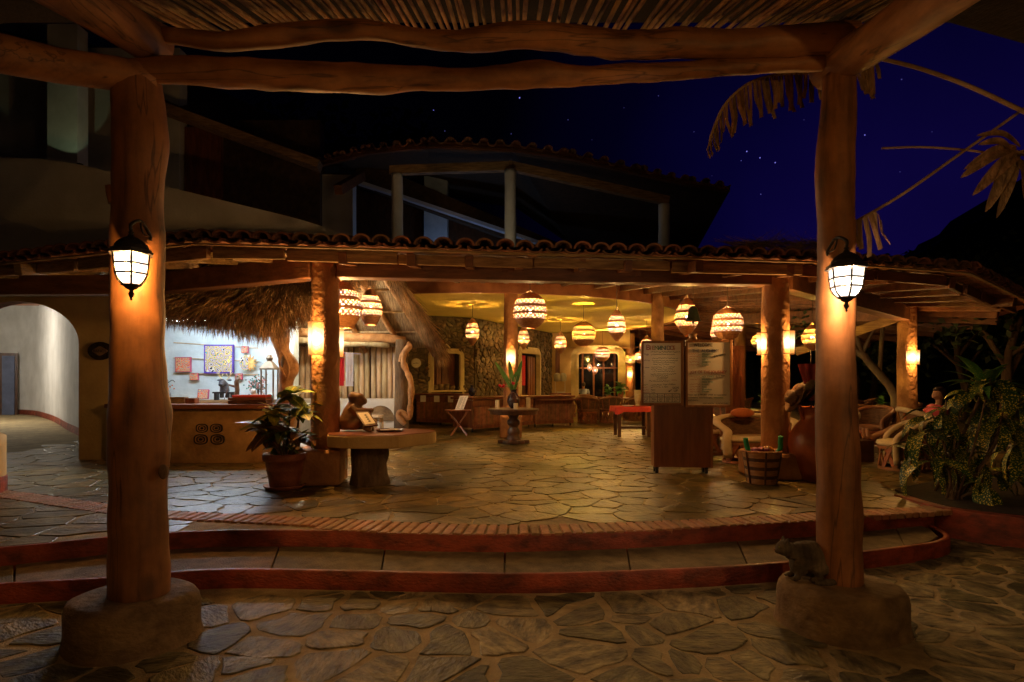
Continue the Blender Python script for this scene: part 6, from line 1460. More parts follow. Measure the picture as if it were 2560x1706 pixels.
scrib(wl, 1610, 1628, 901.5, PU, 3.4); scrib(wl, 1610, 1626, 919, BL_, 3.4)
for y, x0, x1 in ((935.5,1629,1692),(940,1629,1673),(944.5,1644,1672),(948,1644,1669),(953,1624,1678)): scrib(wl, x0, x1, y, BK)
scrib(wl, 1681, 1697, 951, RD); 
for k, y in enumerate((928, 934, 941, 947)): scrib(wl, 1612, 1615, y, TL, 5)
ink(wl, 'Yoga a 9:00pm', 1659, 963, 3.6, BK, x1=1690); scrib(wl, 1629, 1657, 963, BK); ink(wl, 'a 7pm', 1657, 969, 3.6, BK, x1=1672); scrib(wl, 1629, 1655, 968, BK); ink(wl, '7pm', 1629, 977, 4.0, BK, x1=1640); ink(wl, '1 pm', 1629, 983, 4.0, BK, x1=1640)
scrib(wl, 1609, 1623, 963, GN, 3.4); scrib(wl, 1609, 1621, 969, OR, 3.4); scrib(wl, 1608, 1626, 976, OR, 3.6); ink(wl, 'CHECKOUT', 1609, 983.5, 3.6, RD, x1=1627)
ink(wl, 'SIGN', 1683, 973, 5.6, BK, .05, x1=1698); ink(wl, 'UP', 1686, 980, 5.6, BK, .05, x1=1696)
def stroke(t, pts, m, w_=.0035):
    mb = MB(); P = [W(x, y, YD-.007) for x, y in pts]
    for p, q in zip(P[:-1], P[1:]): mb.beam(p, q, .002, w_*2, (0,0,1) if abs(p.z-q.z) < abs(p.x-q.x) else (1,0,0))
    part('drawn_line', mb, m, t)
stroke(wl, [(1676,978),(1681,974)], BK); stroke(wl, [(1673,978.5),(1677,978.5)], BK, .009)
gx = [1608.5,1627,1645.5,1663,1682,1701]
for y in (985, 993, 1006): stroke(wl, [(1608.5, y), (1701, y)], BK)
for x in gx: stroke(wl, [(x, 985), (x, 1006)], BK)
for k in range(5):
    scrib(wl, gx[k]+2, gx[k+1]-2, 989, (TL, GN, BL_, OR, RD)[k], 3.2)
    for y in (996, 1000, 1003.5): scrib(wl, gx[k]+3, gx[k+1]-3-(y > 1002)*3, y, BK, 2.2)
ink(wr, 'WELCOME', 1735, 867, 8.4, BK, x1=1781); ink(wr, 'THE  ALCHEMY', 1731, 881, 7.4, BL_, x1=1797)
for k, (s_, y) in enumerate((('BREAKFAST', 887.5), ('SESSION', 893.5), ('LUNCH', 900.5), ('SESSION', 907.5), ('Dinner', 914.5))): ink(wr, s_, 1755, y, 4.4, TL, x1=1755+3.0*len(s_)); scrib(wr, 1724, 1750, y-2, OR, 3.2)
ink(wr, '@ EL TEMPLO', 1784, 894, 4.2, BK, .20, x1=1814)
ink(wr, 'JOY OF THE JOURNEY', 1727, 934, 7.4, RD, x1=1816)
for k, (s_, y) in enumerate((('HOT TONICS', 944), ('BREAKFAST', 951), ('FREE TIME', 957.5), ('Lunch', 963.5), ('Yoga', 969.5), ('Workshop', 975.5), ('Dinner', 981))): ink(wr, s_, 1755, y, 4.2, TL, x1=1755+3.0*len(s_))
for y in (942, 949, 961, 967, 973.5, 979.5): scrib(wr, 1725, 1752, y, OR, 3.2)
ink(wr, '@ EL MAR', 1789, 944, 4.2, BK, .12, x1=1812)
ink(wr, 'Please sign in FRONT DESK to experience', 1720, 989, 3.8, BK, x1=1815); ink(wr, 'activities, workshops,', 1721, 996, 3.8, BK, x1=1780); ink(wr, 'classes', 1784, 996, 3.8, GN, x1=1806); ink(wr, 'and more...', 1721, 1002.5, 4.4, BK); ink(wr, 'INVITATION · SUNDAY 9:00', 1757, 1010.5, 3.6, BK, x1=1818)
pv = Vector((W(1717,1180,9.25).x, 9.25, 0)); RB = Matrix.Rotation(-.07, 4, 'Z')
for t in (bs_, wl, wr):
    l_ = t.location.copy(); z_ = l_.z; q_ = RB @ (l_-pv)+pv; t.location = (q_.x, q_.y, z_); t.rotation_euler = (0, 0, -.07)
# clay pot standing on top of the stand, green bell hanging
mb = MB(); c = Vector((W(1735,850,9.3).x, 9.36, FLOOR+.10+1.86)); mb.lathe([(.05,0),(.10,.03),(.115,.08),(.10,.12),(.055,.15),(.06,.19),(.075,.21),(.06,.21),(.04,.15)], c, 20); solo('clay_pot', mb, M('ochre_clay', (.32,.19,.06), (.2,.1,.03), 6, rough=.4), 'small ochre clay pot on top of the notice stand', 'pot', c, smooth=True)
bl = thing('hanging_bell', 'green bronze bell hanging in front of a straw lantern', 'bell', W(1738,800,10.2)); c = W(1733,803,10.2); mb = MB(); mb.lathe([(.135,0),(.115,.03),(.09,.12),(.075,.20),(.04,.25),(.01,.26)], c, 20); part('body', mb, M('verdigris', (.05,.09,.06), (.03,.05,.03), 7, rough=.35, metal=.5), bl, True); mb = MB(); mb.tube([c+Vector((0,0,.25)), Vector((c.x, c.y, 3.6))], .006, 5); part('cord', mb, m_rope, bl); mb = MB(); mb.ball(c+Vector((0,0,-.02)), .025, 8, 6); part('clapper', mb, m_black, bl)

# ------------------------------------------------------------------ basket with foam noodles
c = Vector((W(1910,1210,8.3).x, 8.38, FLOOR)); bk = thing('rattan_basket', 'tapered striped rattan basket full of pool toys', 'basket', c)
mb = MB(); mbd = MB()
for k in range(30):
    t = k/29; r = lerp(.185, .255, t); (mbd if k % 8 in (5, 6, 7) else mb).tube([c+Vector((r*cos(2*pi*i/24), r*sin(2*pi*i/24), .012+.44*t)) for i in range(25)], .0078, 6, False)
part('pale_woven_rings', mb, M('rattan', (.46,.24,.09), (.30,.14,.05), 6, (2,2,9), .6), bk, kind='stuff'); part('dark_woven_rings', mbd, M('dark_rattan', (.10,.045,.02), (.05,.02,.01), 6, rough=.6), bk, kind='stuff')
mb = MB(); mb.lathe([(.01,.01),(.178,.01),(.245,.45)], c, 24); part('liner', mb, m_darkwood, bk)
for k in range(6): a = k*pi/3+.35; mb = MB(); mb.tube([c+Vector(((lerp(.19, .26, t)+.008)*cos(a), (lerp(.19, .26, t)+.008)*sin(a), .01+.45*t)) for t in (0, .5, 1)], .013, 6); part('stake', mb, m_darkwood, bk)
mb = MB(); mb.tube([c+Vector((.258*cos(2*pi*i/24), .258*sin(2*pi*i/24), .455)) for i in range(25)], .016, 7); part('rim', mb, m_straw, bk, True)
m_foam = M('green_foam', (.03,.33,.13), (.02,.24,.09), 9, rough=.8)
def noodle(P, label):
    t = thing('foam_noodle', label, 'pool noodle', P[0], 'pool noodles in the basket'); pts = catmull(P, 6); mb = MB(); mb.tube(pts, .033, 12); part('tube', mb, m_foam, t, True)
    e_ = pts[-1]; d_ = (pts[-1]-pts[-2]).normalized(); mb = MB(); mb.tube([e_+d_*.001, e_+d_*.003], .013, 10); part('bore', mb, M('bore_shade', (.006,.05,.02), None, 5), t)  # dark disc paints the shade inside the open end
noodle([c+Vector((-.05,.0,.1)), W(1880,1150,8.35), W(1868,1118,8.32), W(1864,1096,8.30)], 'bent green foam noodle in the basket'); noodle([c+Vector((.08,.02,.1)), W(1948,1130,8.35), W(1951,1105,8.33), W(1952,1092,8.31)], 'straight green foam noodle in the basket')
mb = MB(); r_ = random.Random(2)
for k in range(16): mb.ball(c+Vector((r_.uniform(-.16, .04), r_.uniform(-.14, .1), .42+r_.uniform(.0, .08))), (r_.uniform(.03, .06), .04, .03), 7, 5)
o = solo('mesh_bag', mb, M('purple_mesh', (.28,.05,.14), (.15,.02,.08), 20, rough=.5), 'crumpled purple mesh bag inside the basket', 'bag'); remesh(o, .016)
mb = MB(); mb.tube([c+Vector((.02+.14*i/6, -.05, .46+.03*sin(i*.9))) for i in range(7)], .05, 12); solo('striped_float', mb, M('orange_vinyl', (.62,.26,.04), (.05,.03,.02), 9, (6,1,1), rough=.25, lo=.45, hi=.5), 'rolled orange and black striped float in the basket', 'float', smooth=True)

# ------------------------------------------------------------------ tall red jar holding hats and umbrella
c = Vector((W(2045,1200,8.65).x, 8.70, FLOOR)); jr = thing('clay_jar', 'tall glazed red clay jar with a loop handle', 'jar', c)
mb = MB(); mb.lathe([(.01,.0),(.26,.0),(.30,.12),(.36,.32),(.385,.50),(.36,.66),(.27,.80),(.215,.87),(.21,.96),(.225,1.02),(.235,1.06),(.215,1.06),(.19,.95),(.19,.86)], c, 36); part('body', mb, m_jar, jr, True)
mb = MB(); mb.tube(catmull([c+Vector((-.21,-.04,.98)), c+Vector((-.27,-.05,1.08)), c+Vector((-.25,-.05,.97)), c+Vector((-.21,-.04,.88))], 4), .022, 8); part('handle', mb, m_jar, jr, True)
def hat(p, tilt, m, label, r=.22):
    mb = MB(); mb.lathe([(r,.03),(r*.75,.0),(r*.48,.005),(r*.46,.10),(r*.36,.14),(.01,.13)], (0,0,0), 24); mb.lathe([(r*.99,.024),(r*.6,-.004),(r*.45,0)], (0,0,0), 24)
    t = thing('straw_hat', label, 'hat', p, 'hats piled on the jar'); o = part('crown_and_brim', mb, m, t, True, local=True); b_ = MB(); b_.lathe([(r*.49,.012),(r*.485,.045)], (0,0,0), 24); part('hat_band', b_, m_darkwood, t, local=True); t.rotation_euler = tilt
m_hat = M('hat_straw', (.17,.09,.04), (.08,.04,.017), 9, (1,1,5), .7)
hat(W(1990,998,8.62), (0,-1.15,0), m_hat, 'straw hat leaning outermost on the jar'); hat(W(2008,985,8.60), (0,-.95,0), m_hat, 'straw hat stacked in the middle on the jar', .24); hat(W(2030,975,8.58), (0,-.80,0), M('olive_hat', (.16,.13,.06), (.10,.08,.03), 8), 'olive brimmed hat resting nearest the log post', .27)
um = thing('umbrella', 'furled red umbrella standing in the tall jar', 'umbrella', c+Vector((-.05,0,1.0))); q = W(2028,930,8.6)
mb = MB(); P = []
for z, r in ((1.15,.03),(1.35,.07),(1.55,.12),(1.68,.15)):
    P.append([Vector((q.x+r*(1+.25*cos(8*a))*cos(a)*1.0, 8.6+r*(1+.25*cos(8*a))*sin(a), FLOOR+z)) for a in [2*pi*k/32 for k in range(32)]])
mb.sheet(P, True); part('canopy', mb, M('red_nylon', (.28,.015,.015), (.16,.008,.01), 5, rough=.5), um, True)
mb = MB(); mb.tube([(q.x, 8.6, FLOOR+1.0), (q.x, 8.6, FLOOR+1.88)], .012, 8); part('shaft', mb, m_black, um)
# ================================================================== equipal chairs and tables
def equipal(label, rim_m, cush_m, group):
    t = thing('equipal_chair', label, 'chair', (0,0,0), group); R = .30
    mb = MB(); mb.lathe([(R-.02,.0),(R+.012,.0),(R+.012,.045),(R-.02,.045)], (0,0,0), 28); part('base_hoop', mb, m_slat, t, local=True)
    mb = MB(); mb.lathe([(R-.02,.33),(R+.015,.33),(R+.015,.375),(R-.02,.375)], (0,0,0), 28); part('seat_hoop', mb, m_slat, t, local=True)
    for k in range(11):
        for s_ in (-1, 1):
            a0 = 2*pi*k/11; a1 = a0+s_*.42; mb = MB(); r = R-.004+.006*s_; p = Vector((r*cos(a0), r*sin(a0), .03)); q = Vector((r*cos(a1), r*sin(a1), .35)); mb.beam(p, q, .05, .010, Vector((cos((a0+a1)/2), sin((a0+a1)/2), 0))); part('slat', mb, m_slat, t, local=True)
    mb = MB(); mb.lathe([(.01,.36),(R+.01,.37),(R+.035,.405),(R+.02,.45),(R-.06,.47),(.01,.465)], (0,0,0), 28); part('seat_cushion', mb, cush_m, t, True, local=True)
    a0, a1 = -.35, pi+.35; n = 24; rows = []; rim = []
    for i in range(n+1):
        a = a0+(a1-a0)*i/n; f = sin(pi*i/n)**.7; zt = .56+.25*f; rr = R+.02+.07*f
        rows.append((Vector(((R+.005)*cos(a), (R+.005)*sin(a), .40)), Vector((rr*cos(a), rr*sin(a), zt)))); rim.append(Vector((rr*cos(a), rr*sin(a), zt)))
    mb = MB(); mb.sheet([[r[0] for r in rows], [r[0].lerp(r[1], .5) for r in rows], [r[1] for r in rows]]); mb.sheet([[r[1]*.97 for r in rows], [r[0]*.94+Vector((0,0,.02)) for r in rows]]); bk_ = part('backrest', mb, m_cane, t, True, local=True)
    mb = MB(); e0 = Vector((rim[0].x+.0, rim[0].y-.03, .10)); e1 = Vector((rim[-1].x, rim[-1].y-.03, .10)); mb.tube(catmull([e0, Vector((rim[0].x+.02, rim[0].y-.05, .42))]+rim[::3]+[Vector((rim[-1].x-.02, rim[-1].y-.05, .42)), e1], 3), .040, 10); part('arm_roll', mb, rim_m, t, True, local=True)
    for i in range(2, n, 4):
        mb = MB(); mb.beam(rows[i][0]*1.01, rows[i][1]*1.01, .035, .012, rows[i][0].normalized()); part('back_stave', mb, m_slat, bk_, local=True)
    return t
CG, LG2 = 'cream cushioned barrel chairs', 'leather barrel chairs in the hall'
e1_ = equipal('cream cushioned barrel armchair beside the spotted plant', m_cream, m_cream, CG)
place(e1_, (6.38, 9.72, FLOOR), radians(-112), (1.22,1.18,1.02))
def again(src, loc, rz, sc, label): return place(copy_tree(src), loc, rz, sc, label)
again(e1_, (4.35, 10.55, FLOOR), radians(4), (2.05,1.15,1.0), 'wide cream cushioned barrel loveseat behind the rattan basket')
again(e1_, (3.98, 11.9, FLOOR), radians(80), 1.1, 'cream cushioned barrel chair between the loveseat and the notice stand')
again(e1_, (6.15, 11.4, FLOOR), radians(-40), 1.1, 'cream cushioned barrel chair half behind the post with the cat')
again(e1_, (7.35, 10.55, FLOOR), radians(75), 1.15, 'cream cushioned barrel chair where the person in pink reclines')
e2_ = equipal('orange leather barrel chair pushed to the round dining table', m_leather, m_leather, LG2)
place(e2_, (8.0, 13.9, FLOOR), radians(150), 1.08)
spots = [((7.55,12.6),-60,'leather barrel chair facing the dining table, seen past the log post'),((9.5,14.6),-100,'leather barrel chair on the far side of the veranda dining table'),
         ((2.55,20.2),160,'leather barrel chair at the end of the slatted bar'),((3.35,20.6),190,'leather barrel chair with its back to the hall beside the red cloth table'),((2.9,22.6),20,'leather barrel chair beyond the first far dining table'),((4.35,21.6),-120,'leather barrel chair between the far dining tables'),
         ((4.9,23.6),-60,'leather barrel chair near the carved doorway plant'),((5.6,21.2),170,'leather barrel chair behind the red cloth table'),((5.4,14.9),150,'leather barrel chair behind the loveseat table'),((6.7,15.2),-150,'leather barrel chair at the table with the potted herbs'),
         ((5.9,18.4),140,'leather barrel chair at the bare table behind the welcome boards'),((7.2,19.0),-120,'leather barrel chair on the shutter side of the bare table'),((6.3,20.2),20,'leather barrel chair beyond the bare table'),((2.2,23.8),100,'leather barrel chair against the cream plaster pier'),((5.9,24.6),-90,'leather barrel chair by the far sconce column'),((9.9,17.6),160,'leather barrel chair at the outermost veranda table'),((10.9,18.6),-110,'leather barrel chair beyond the outermost veranda table')]
for (x, y), a, lb in spots: again(e2_, (x, y, FLOOR), radians(a), 1.08, lb)
def ped_table(label, c, r, h=.74, m=m_leather):
    c = Vector((*c, FLOOR)); t = thing('dining_table', label, 'table', c, 'round barrel tables'); mb = MB(); mb.lathe([(.01,h-.035),(r,h-.035),(r+.01,h-.018),(r,h),(.01,h)], c, 30); part('top', mb, m, t)
    mb = MB(); mb.lathe([(.30,.0),(.33,.0),(.33,.04),(.30,.04)], c, 20); part('base_hoop', mb, m_slat, t)
    for k in range(9):
        for s_ in (-1, 1): a0 = 2*pi*k/9; a1 = a0+s_*.6; mb = MB(); mb.beam(c+Vector((.31*cos(a0), .31*sin(a0), .02)), c+Vector((.34*cos(a1), .34*sin(a1), h-.04)), .05, .012, Vector((cos(a0), sin(a0), 0))); part('slat', mb, m_slat, t)
    return c+Vector((0,0,h))
q1 = ped_table('round leather dining table beside the corner column', (8.65, 13.95), .55)
q2 = ped_table('round leather table behind the loveseat with potted herbs', (6.0, 14.2), .55)
q6 = ped_table('bare round leather table behind the welcome boards', (6.5, 19.2), .55); q7 = ped_table('outermost round leather table on the veranda', (10.3, 18.4), .55)
q3 = ped_table('round leather table before the glazed doorway', (3.55, 22.0), .55)
q4 = ped_table('round leather table near the carved doorway plant', (4.4, 24.2), .55)
rr_ = random.Random(31)
small_leaf = leaf_mesh('leaf', .13, .032, m_green, .6, 4)
def herb(p, label, s_=1.0, nl=26, potm=m_terracotta):
    t = thing('potted_herb', label, 'plant', p, 'small potted plants on tables'); mb = MB(); mb.lathe([(.05*s_,0),(.07*s_,.12*s_),(.06*s_,.12*s_),(.01,.10*s_)], p, 14); part('pot', mb, potm, t, True)
    for k in range(nl):
        o = obj('leaf', small_leaf, None, t); o.location = (rr_.gauss(0, .03)*s_, rr_.gauss(0, .03)*s_, (.10+rr_.uniform(0, .22))*s_); o.rotation_euler = (rr_.uniform(-.5, .5), -rr_.uniform(-.2, 1.1), rr_.uniform(0, 6.3)); o.scale = (s_*1.1,)*3
herb(q1+Vector((-.1,-.1,0)), 'green potted herb on the veranda dining table', 1.2); herb(q2+Vector((.0,0,0)), 'green potted herb behind the notice stand', 1.15); herb(q3, 'green potted herb on the table before the glazed doorway', 1.5); herb(q4, 'leafy potted plant beside the carved stone doorway', 1.9, 34)
for p, lb in ((q1+Vector((-.38,-.25,0)), 'folded cream napkin roll on the veranda dining table'), (q1+Vector((.22,-.35,0)), 'small cream jar on the veranda dining table'), (q2+Vector((.28,-.2,0)), 'pale tin on the table with potted herbs')):
    mb = MB(); mb.lathe([(.01,0),(.045,0),(.05,.05),(.045,.11),(.03,.13),(.01,.13)], p, 12); solo('table_jar', mb, m_cream, lb, 'jar', p, smooth=True)
# red cloth side table with hurricane glass and plate
rc = thing('side_table', 'dark wooden side table under a red cloth', 'table', (4.05, 15.6, FLOOR)); xa, xb = W(1536,1020,15.4).x, W(1628,1020,15.4).x
for x in (xa+.10, xb-.10):
    for y in (15.25, 15.85): mb = MB(); mb.box((x, y, FLOOR+.37), (.08, .08, .74)); part('leg', mb, m_darkwood, rc)
mb = MB(); mb.box(((xa+xb)/2, 15.55, FLOOR+.22), (xb-xa-.2, .04, .06)); part('stretcher', mb, m_darkwood, rc); mb = MB(); mb.box(((xa+xb)/2, 15.55, FLOOR+.74), (xb-xa-.06, .8, .06)); part('top', mb, m_darkwood, rc)
mb = MB(); n = 40; per = []
for k in range(n):
    u = k/n*4; s_ = int(u); f = u-s_; A4 = [(xa-.02,15.1),(xb+.02,15.1),(xb+.02,16.0),(xa-.02,16.0)]; p, q = A4[s_], A4[(s_+1) % 4]; per.append((lerp(p[0], q[0], f), lerp(p[1], q[1], f)))
cx_, cy2 = (xa+xb)/2, 15.55
rows = [[Vector((cx_+(a-cx_)*f, cy2+(b-cy2)*f, FLOOR+.775)) for a, b in per] for f in (.02, .98)]+[[Vector((cx_+(a-cx_)*(1+.03*h), cy2+(b-cy2)*(1+.03*h+.02*sin(k*1.3)*h), FLOOR+.775-.13*h-.06*h*(1 if k % 10 < 2 else 0))) for k, (a, b) in enumerate(per)] for h in (.15, 1)]
mb.sheet(rows, True); solo('tablecloth', mb, m_redcloth, 'red cloth draped over the dark side table', 'tablecloth', smooth=True)
p = Vector((W(1595,1015,15.4).x, 15.45, FLOOR+.78)); mb = MB(); mb.lathe([(.06,0),(.065,.02),(.05,.05),(.075,.14),(.10,.42),(.095,.42),(.07,.14),(.01,.06)], p, 18); solo('hurricane_glass', mb, M('amber_glass', (.50,.42,.20), (.36,.28,.12), 7, (1,1,2), rough=.12), 'tall faceted glass holder on the red cloth', 'glass', p)
p = Vector((W(1570,1018,15.4).x, 15.40, FLOOR+.778)); mb = MB(); mb.lathe([(.01,.0),(.09,.0),(.15,.025),(.145,.03),(.08,.008),(.01,.008)], p, 22); solo('white_plate', mb, m_plaster_white, 'white plate on the red cloth', 'plate', p)
# louvred shutter screen behind the boards
lv = thing('louvred_shutter', 'tall red louvred shutter behind the right welcome board', 'shutter', (W(1838,1040,11.6).x, 11.6, FLOOR)); a, b = W(1818,1010,11.6), W(1856,866,11.6)
for x in (a.x, b.x): mb = MB(); mb.box((x, 11.6, (FLOOR+b.z)/2), (.06, .05, b.z-FLOOR)); part('stile', mb, m_redwood, lv)
for z in (FLOOR+.05, FLOOR+.9, b.z-.03): mb = MB(); mb.box(((a.x+b.x)/2, 11.6, z), (b.x-a.x, .045, .08)); part('rail', mb, m_redwood, lv)
for k in range(9): mb = MB(); mb.box((lerp(a.x+.04, b.x-.04, k/8), 11.6, (FLOOR+.94+b.z-.07)/2), (.018, .03, b.z-.07-FLOOR-.94), .5); part('louvre', mb, m_redwood, lv)
# dark coffee block, low white kerb wall far right, cushion
mb = MB(); mb.box((W(2150,1120,10.6).x, 10.8, FLOOR+.19), (.42, .55, .38)); solo('footstool', mb, m_darkwood, 'dark square footstool under the reclining person foot', 'stool', bev=.015)
mb = MB(); mb.box((9, 12.1, FLOOR+.06), (7.5, .3, .14)); solo('low_kerb', mb, m_plaster_white, 'low pale kerb line behind the cream armchairs', 'kerb', bev=.02)
mb = MB(); mb.ball((4.15, 10.75, FLOOR+.86), (.22,.08,.09), 14, 8); solo('orange_cushion', mb, M('orange_cotton', (.55,.16,.05), None, 6, rough=.8), 'bright orange cushion on the back of the loveseat', 'cushion', smooth=True)

# ================================================================== people
def figure(label, nm, loc, tubes, balls, m, clothes, voxel=.018, hairs=None):
    t = thing('person', label, 'person', loc); mb = MB()
    for P, r in tubes: mb.tube([Vector(p) for p in P], r, 12)
    for c_, r in balls: mb.ball(c_, r, 12, 9)
    remesh(part('body', mb, m, t, local=True), voxel)
    for cn, ct, cb, cm in clothes:
        mb = MB()
        for P, r in ct: mb.tube([Vector(p) for p in P], r, 12)
        for c_, r in cb: mb.ball(c_, r, 12, 9)
        remesh(part(cn, mb, cm, t, local=True), voxel)
    return t
def fingers(o, palm, d, side, up, s_=1):
    out_ = []
    for k, l in enumerate((.075,.085,.08,.065)):
        b = palm+side*(k-1.5)*.02*s_; out_.append(([b, b+d*l*.55, b+d*l-up*.02], [.0095,.009,.007]))
    out_.append(([palm-side*.03, palm-side*.05+d*.03, palm-side*.05+d*.06], [.011,.010,.008])); return out_
# reclining person: origin at the seat, legs out to -x
V = Vector; L0 = (7.30, 10.5, FLOOR)
legs = []
for s_, knee, foot in ((-1, V((-.52,-.10,.66)), V((-1.02,-.06,.44))), (1, V((-.50,.14,.60)), V((-.98,.12,.42)))):
    legs += [([V((.0, s_*.09, .55)), V((-.25, s_*.10, .62)), knee], [.085,.078,.058]), ([knee, knee.lerp(foot, .35)+V((.0,0,-.02)), foot], [.058,.054,.036]), ([foot, foot+V((-.05,0,.03)), foot+V((-.07,0,.12)), foot+V((-.08,0,.17))], [.038,.038,.032,.022])]
arms = []
for s_ in (-1, 1):
    sh, elb, wr_ = V((.20, s_*.19, .98)), V((.06, s_*.27, .76)), V((-.16, s_*.16, .70)); arms += [([sh, sh.lerp(elb, .5), elb], [.05,.046,.04]), ([elb, elb.lerp(wr_, .5), wr_], [.04,.035,.026]), ([wr_, wr_+V((-.06,0,0))], [.028,.034])]
    arms += fingers(None, wr_+V((-.07,0,0)), V((-1,0,-.15)), V((0,1,0)), V((0,0,1)))
body = [([V((.02,0,.52)), V((.08,0,.66)), V((.16,0,.86)), V((.20,0,.98))], [.14,.125,.14,.12]), ([V((.20,0,1.0)), V((.21,0,1.10))], [.055,.05])]
figure('person in a pink top reclining in a barrel chair with bare legs stretched out', 'person', L0, legs+arms+body, [(V((.20,0,1.20)), (.098,.078,.115)), (V((.12,0,1.17)), (.03,.05,.05)), (V((.098,0,1.195)), (.016,.014,.018))], m_skin,
       [('shirt', [([V((.03,0,.56)), V((.08,0,.66)), V((.16,0,.86)), V((.20,0,1.0))], [.155,.14,.155,.13])]+[([V((.20, s_*.16, .98)), V((.13, s_*.235, .87))], [.066,.06]) for s_ in (-1, 1)], [], M('pink_cotton', (.60,.08,.12), None, 5)),
        ('shorts', [([V((.02, s_*.09, .54)), V((-.25, s_*.10, .62)), V((-.34, s_*.11, .63))], [.105,.095,.09]) for s_ in (-1, 1)], [], m_redcloth),
        ('hair', [], [(V((.235,0,1.225)), (.095,.085,.11)), (V((.20,0,1.28)), (.09,.078,.05))], M('dark_hair', (.03,.015,.008), None, 20, rough=.5)),
        ('eyes', [], [(V((.108, s_*.034, 1.205)), (.010,.012,.009)) for s_ in (-1, 1)], m_black)], .014)
# diner inside the glazed doorway, seen from behind
L1 = (W(1459,985,27.6).x, 27.6, FLOOR)
arms = []
for s_ in (-1, 1):
    sh, elb, wr_ = V((s_*.20, .02, 1.02)), V((s_*.27, .12, .80)), V((s_*.14, .36, .78)); arms += [([sh, elb], [.052,.042]), ([elb, wr_], [.042,.028]), ([wr_, wr_+V((0,.07,0))], [.03,.034])]+fingers(None, wr_+V((0,.08,0)), V((0,1,-.1)), V((1,0,0)), V((0,0,1)))
lg = []
for s_ in (-1, 1): lg += [([V((s_*.1,0,.50)), V((s_*.13,.42,.52))], [.09,.065]), ([V((s_*.13,.42,.52)), V((s_*.13,.42,.08))], [.06,.04]), ([V((s_*.13,.40,.05)), V((s_*.13,.58,.03))], [.04,.03])]
figure('person in a pale blue shirt dining with their back turned', 'person', L1, arms+lg+[([V((0,0,.5)), V((0,0,.8)), V((0,0,1.03))], [.15,.14,.13]), ([V((0,0,1.03)), V((0,.02,1.14))], [.055,.05])], [(V((0,.04,1.24)), (.08,.095,.115)), (V((0,.14,1.23)), (.016,.02,.02))], m_skin,
       [('shirt', [([V((0,0,.5)), V((0,0,.8)), V((0,0,1.06))], [.165,.16,.145])]+[([V((s_*.18,.0,1.02)), V((s_*.25,.09,.86))], [.07,.06]) for s_ in (-1, 1)], [], M('pale_blue_cotton', (.40,.45,.58), None, 5)), ('hair', [], [(V((0,.02,1.26)), (.088,.095,.115))], MATS['dark_hair']), ('trousers', lg[0:1]+lg[3:4]+[([V((s_*.13,.42,.52)), V((s_*.13,.42,.14))], [.068,.05]) for s_ in (-1, 1)], [], m_darkwood)], .02)
ch = thing('dining_chair', 'plain wooden chair under the diner in pale blue', 'chair', L1); mb = MB(); mb.box((L1[0], L1[1], FLOOR+.36), (.42,.42,.05)); part('seat', mb, m_slat, ch)
for sx in (-.18, .18):
    for sy in (-.18, .18): mb = MB(); mb.box((L1[0]+sx, L1[1]+sy, FLOOR+.17), (.04,.04,.34)); part('leg', mb, m_slat, ch)
mb = MB(); mb.box((L1[0], L1[1]-.2, FLOOR+.62), (.40,.03,.16)); part('backrest', mb, m_slat, ch)
q5 = ped_table('small white topped table before the diner in pale blue', (L1[0]+.25, L1[1]+.35), .42, .70, m_plaster_white)

# ------------------------------------------------------------------ the cat on the plinth, tabby, hunched beside the post facing left
ZP = .305; c = Vector((2.17, 4.36, ZP)); mb = MB()
cat = thing('cat', 'grey brown tabby cat sitting hunched on the plinth by the log post', 'cat', c)
h = V((-.20,-.045,.235))
mb.tube([V((.10,.02,.085)), V((.06,.01,.14)), V((-.01,0,.175)), V((-.09,-.01,.185)), V((-.14,-.02,.185))], [.085,.115,.108,.085,.062], 16)   # rump, back, chest
mb.ball(V((.07,.0,.085)), (.13,.10,.085)); mb.ball(V((-.075,-.01,.11)), (.075,.07,.085))
mb.tube([V((-.13,-.02,.19)), h+V((.03,.01,0))], [.06,.05], 12); mb.ball(h, (.064,.060,.056)); mb.ball(h+V((-.048,-.008,-.018)), (.028,.030,.022)); mb.ball(h+V((-.03,-.03,-.012)), (.028,.022,.024)); mb.ball(h+V((-.03,.03,-.012)), (.028,.022,.024))
for s_ in (-1, 1):
    mb.tube([h+V((.0, s_*.028, .032)), h+V((.006, s_*.036, .066)), h+V((.01, s_*.040, .084))], [.024,.014,.003], 8)
    mb.tube([V((-.085, s_*.042, .13)), V((-.095, s_*.045, .06)), V((-.105, s_*.045, .018)), V((-.135, s_*.047, .014))], [.036,.025,.021,.02], 9)
    mb.tube([V((.07, s_*.07, .10)), V((.0, s_*.095, .075)), V((.03, s_*.10, .03)), V((-.035, s_*.10, .018))], [.06,.05,.03,.022], 9)
    for f in (-.010, .004, .014): mb.ball(V((-.150, s_*.047+f, .012)), (.012,.007,.010), 6, 5)
mb.tube(catmull([V((.17,.03,.05)), V((.20,-.04,.03)), V((.15,-.12,.022)), V((.05,-.15,.02)), V((-.03,-.15,.018))], 5), [.026]*17+[.022]*2+[.018]*2, 9)
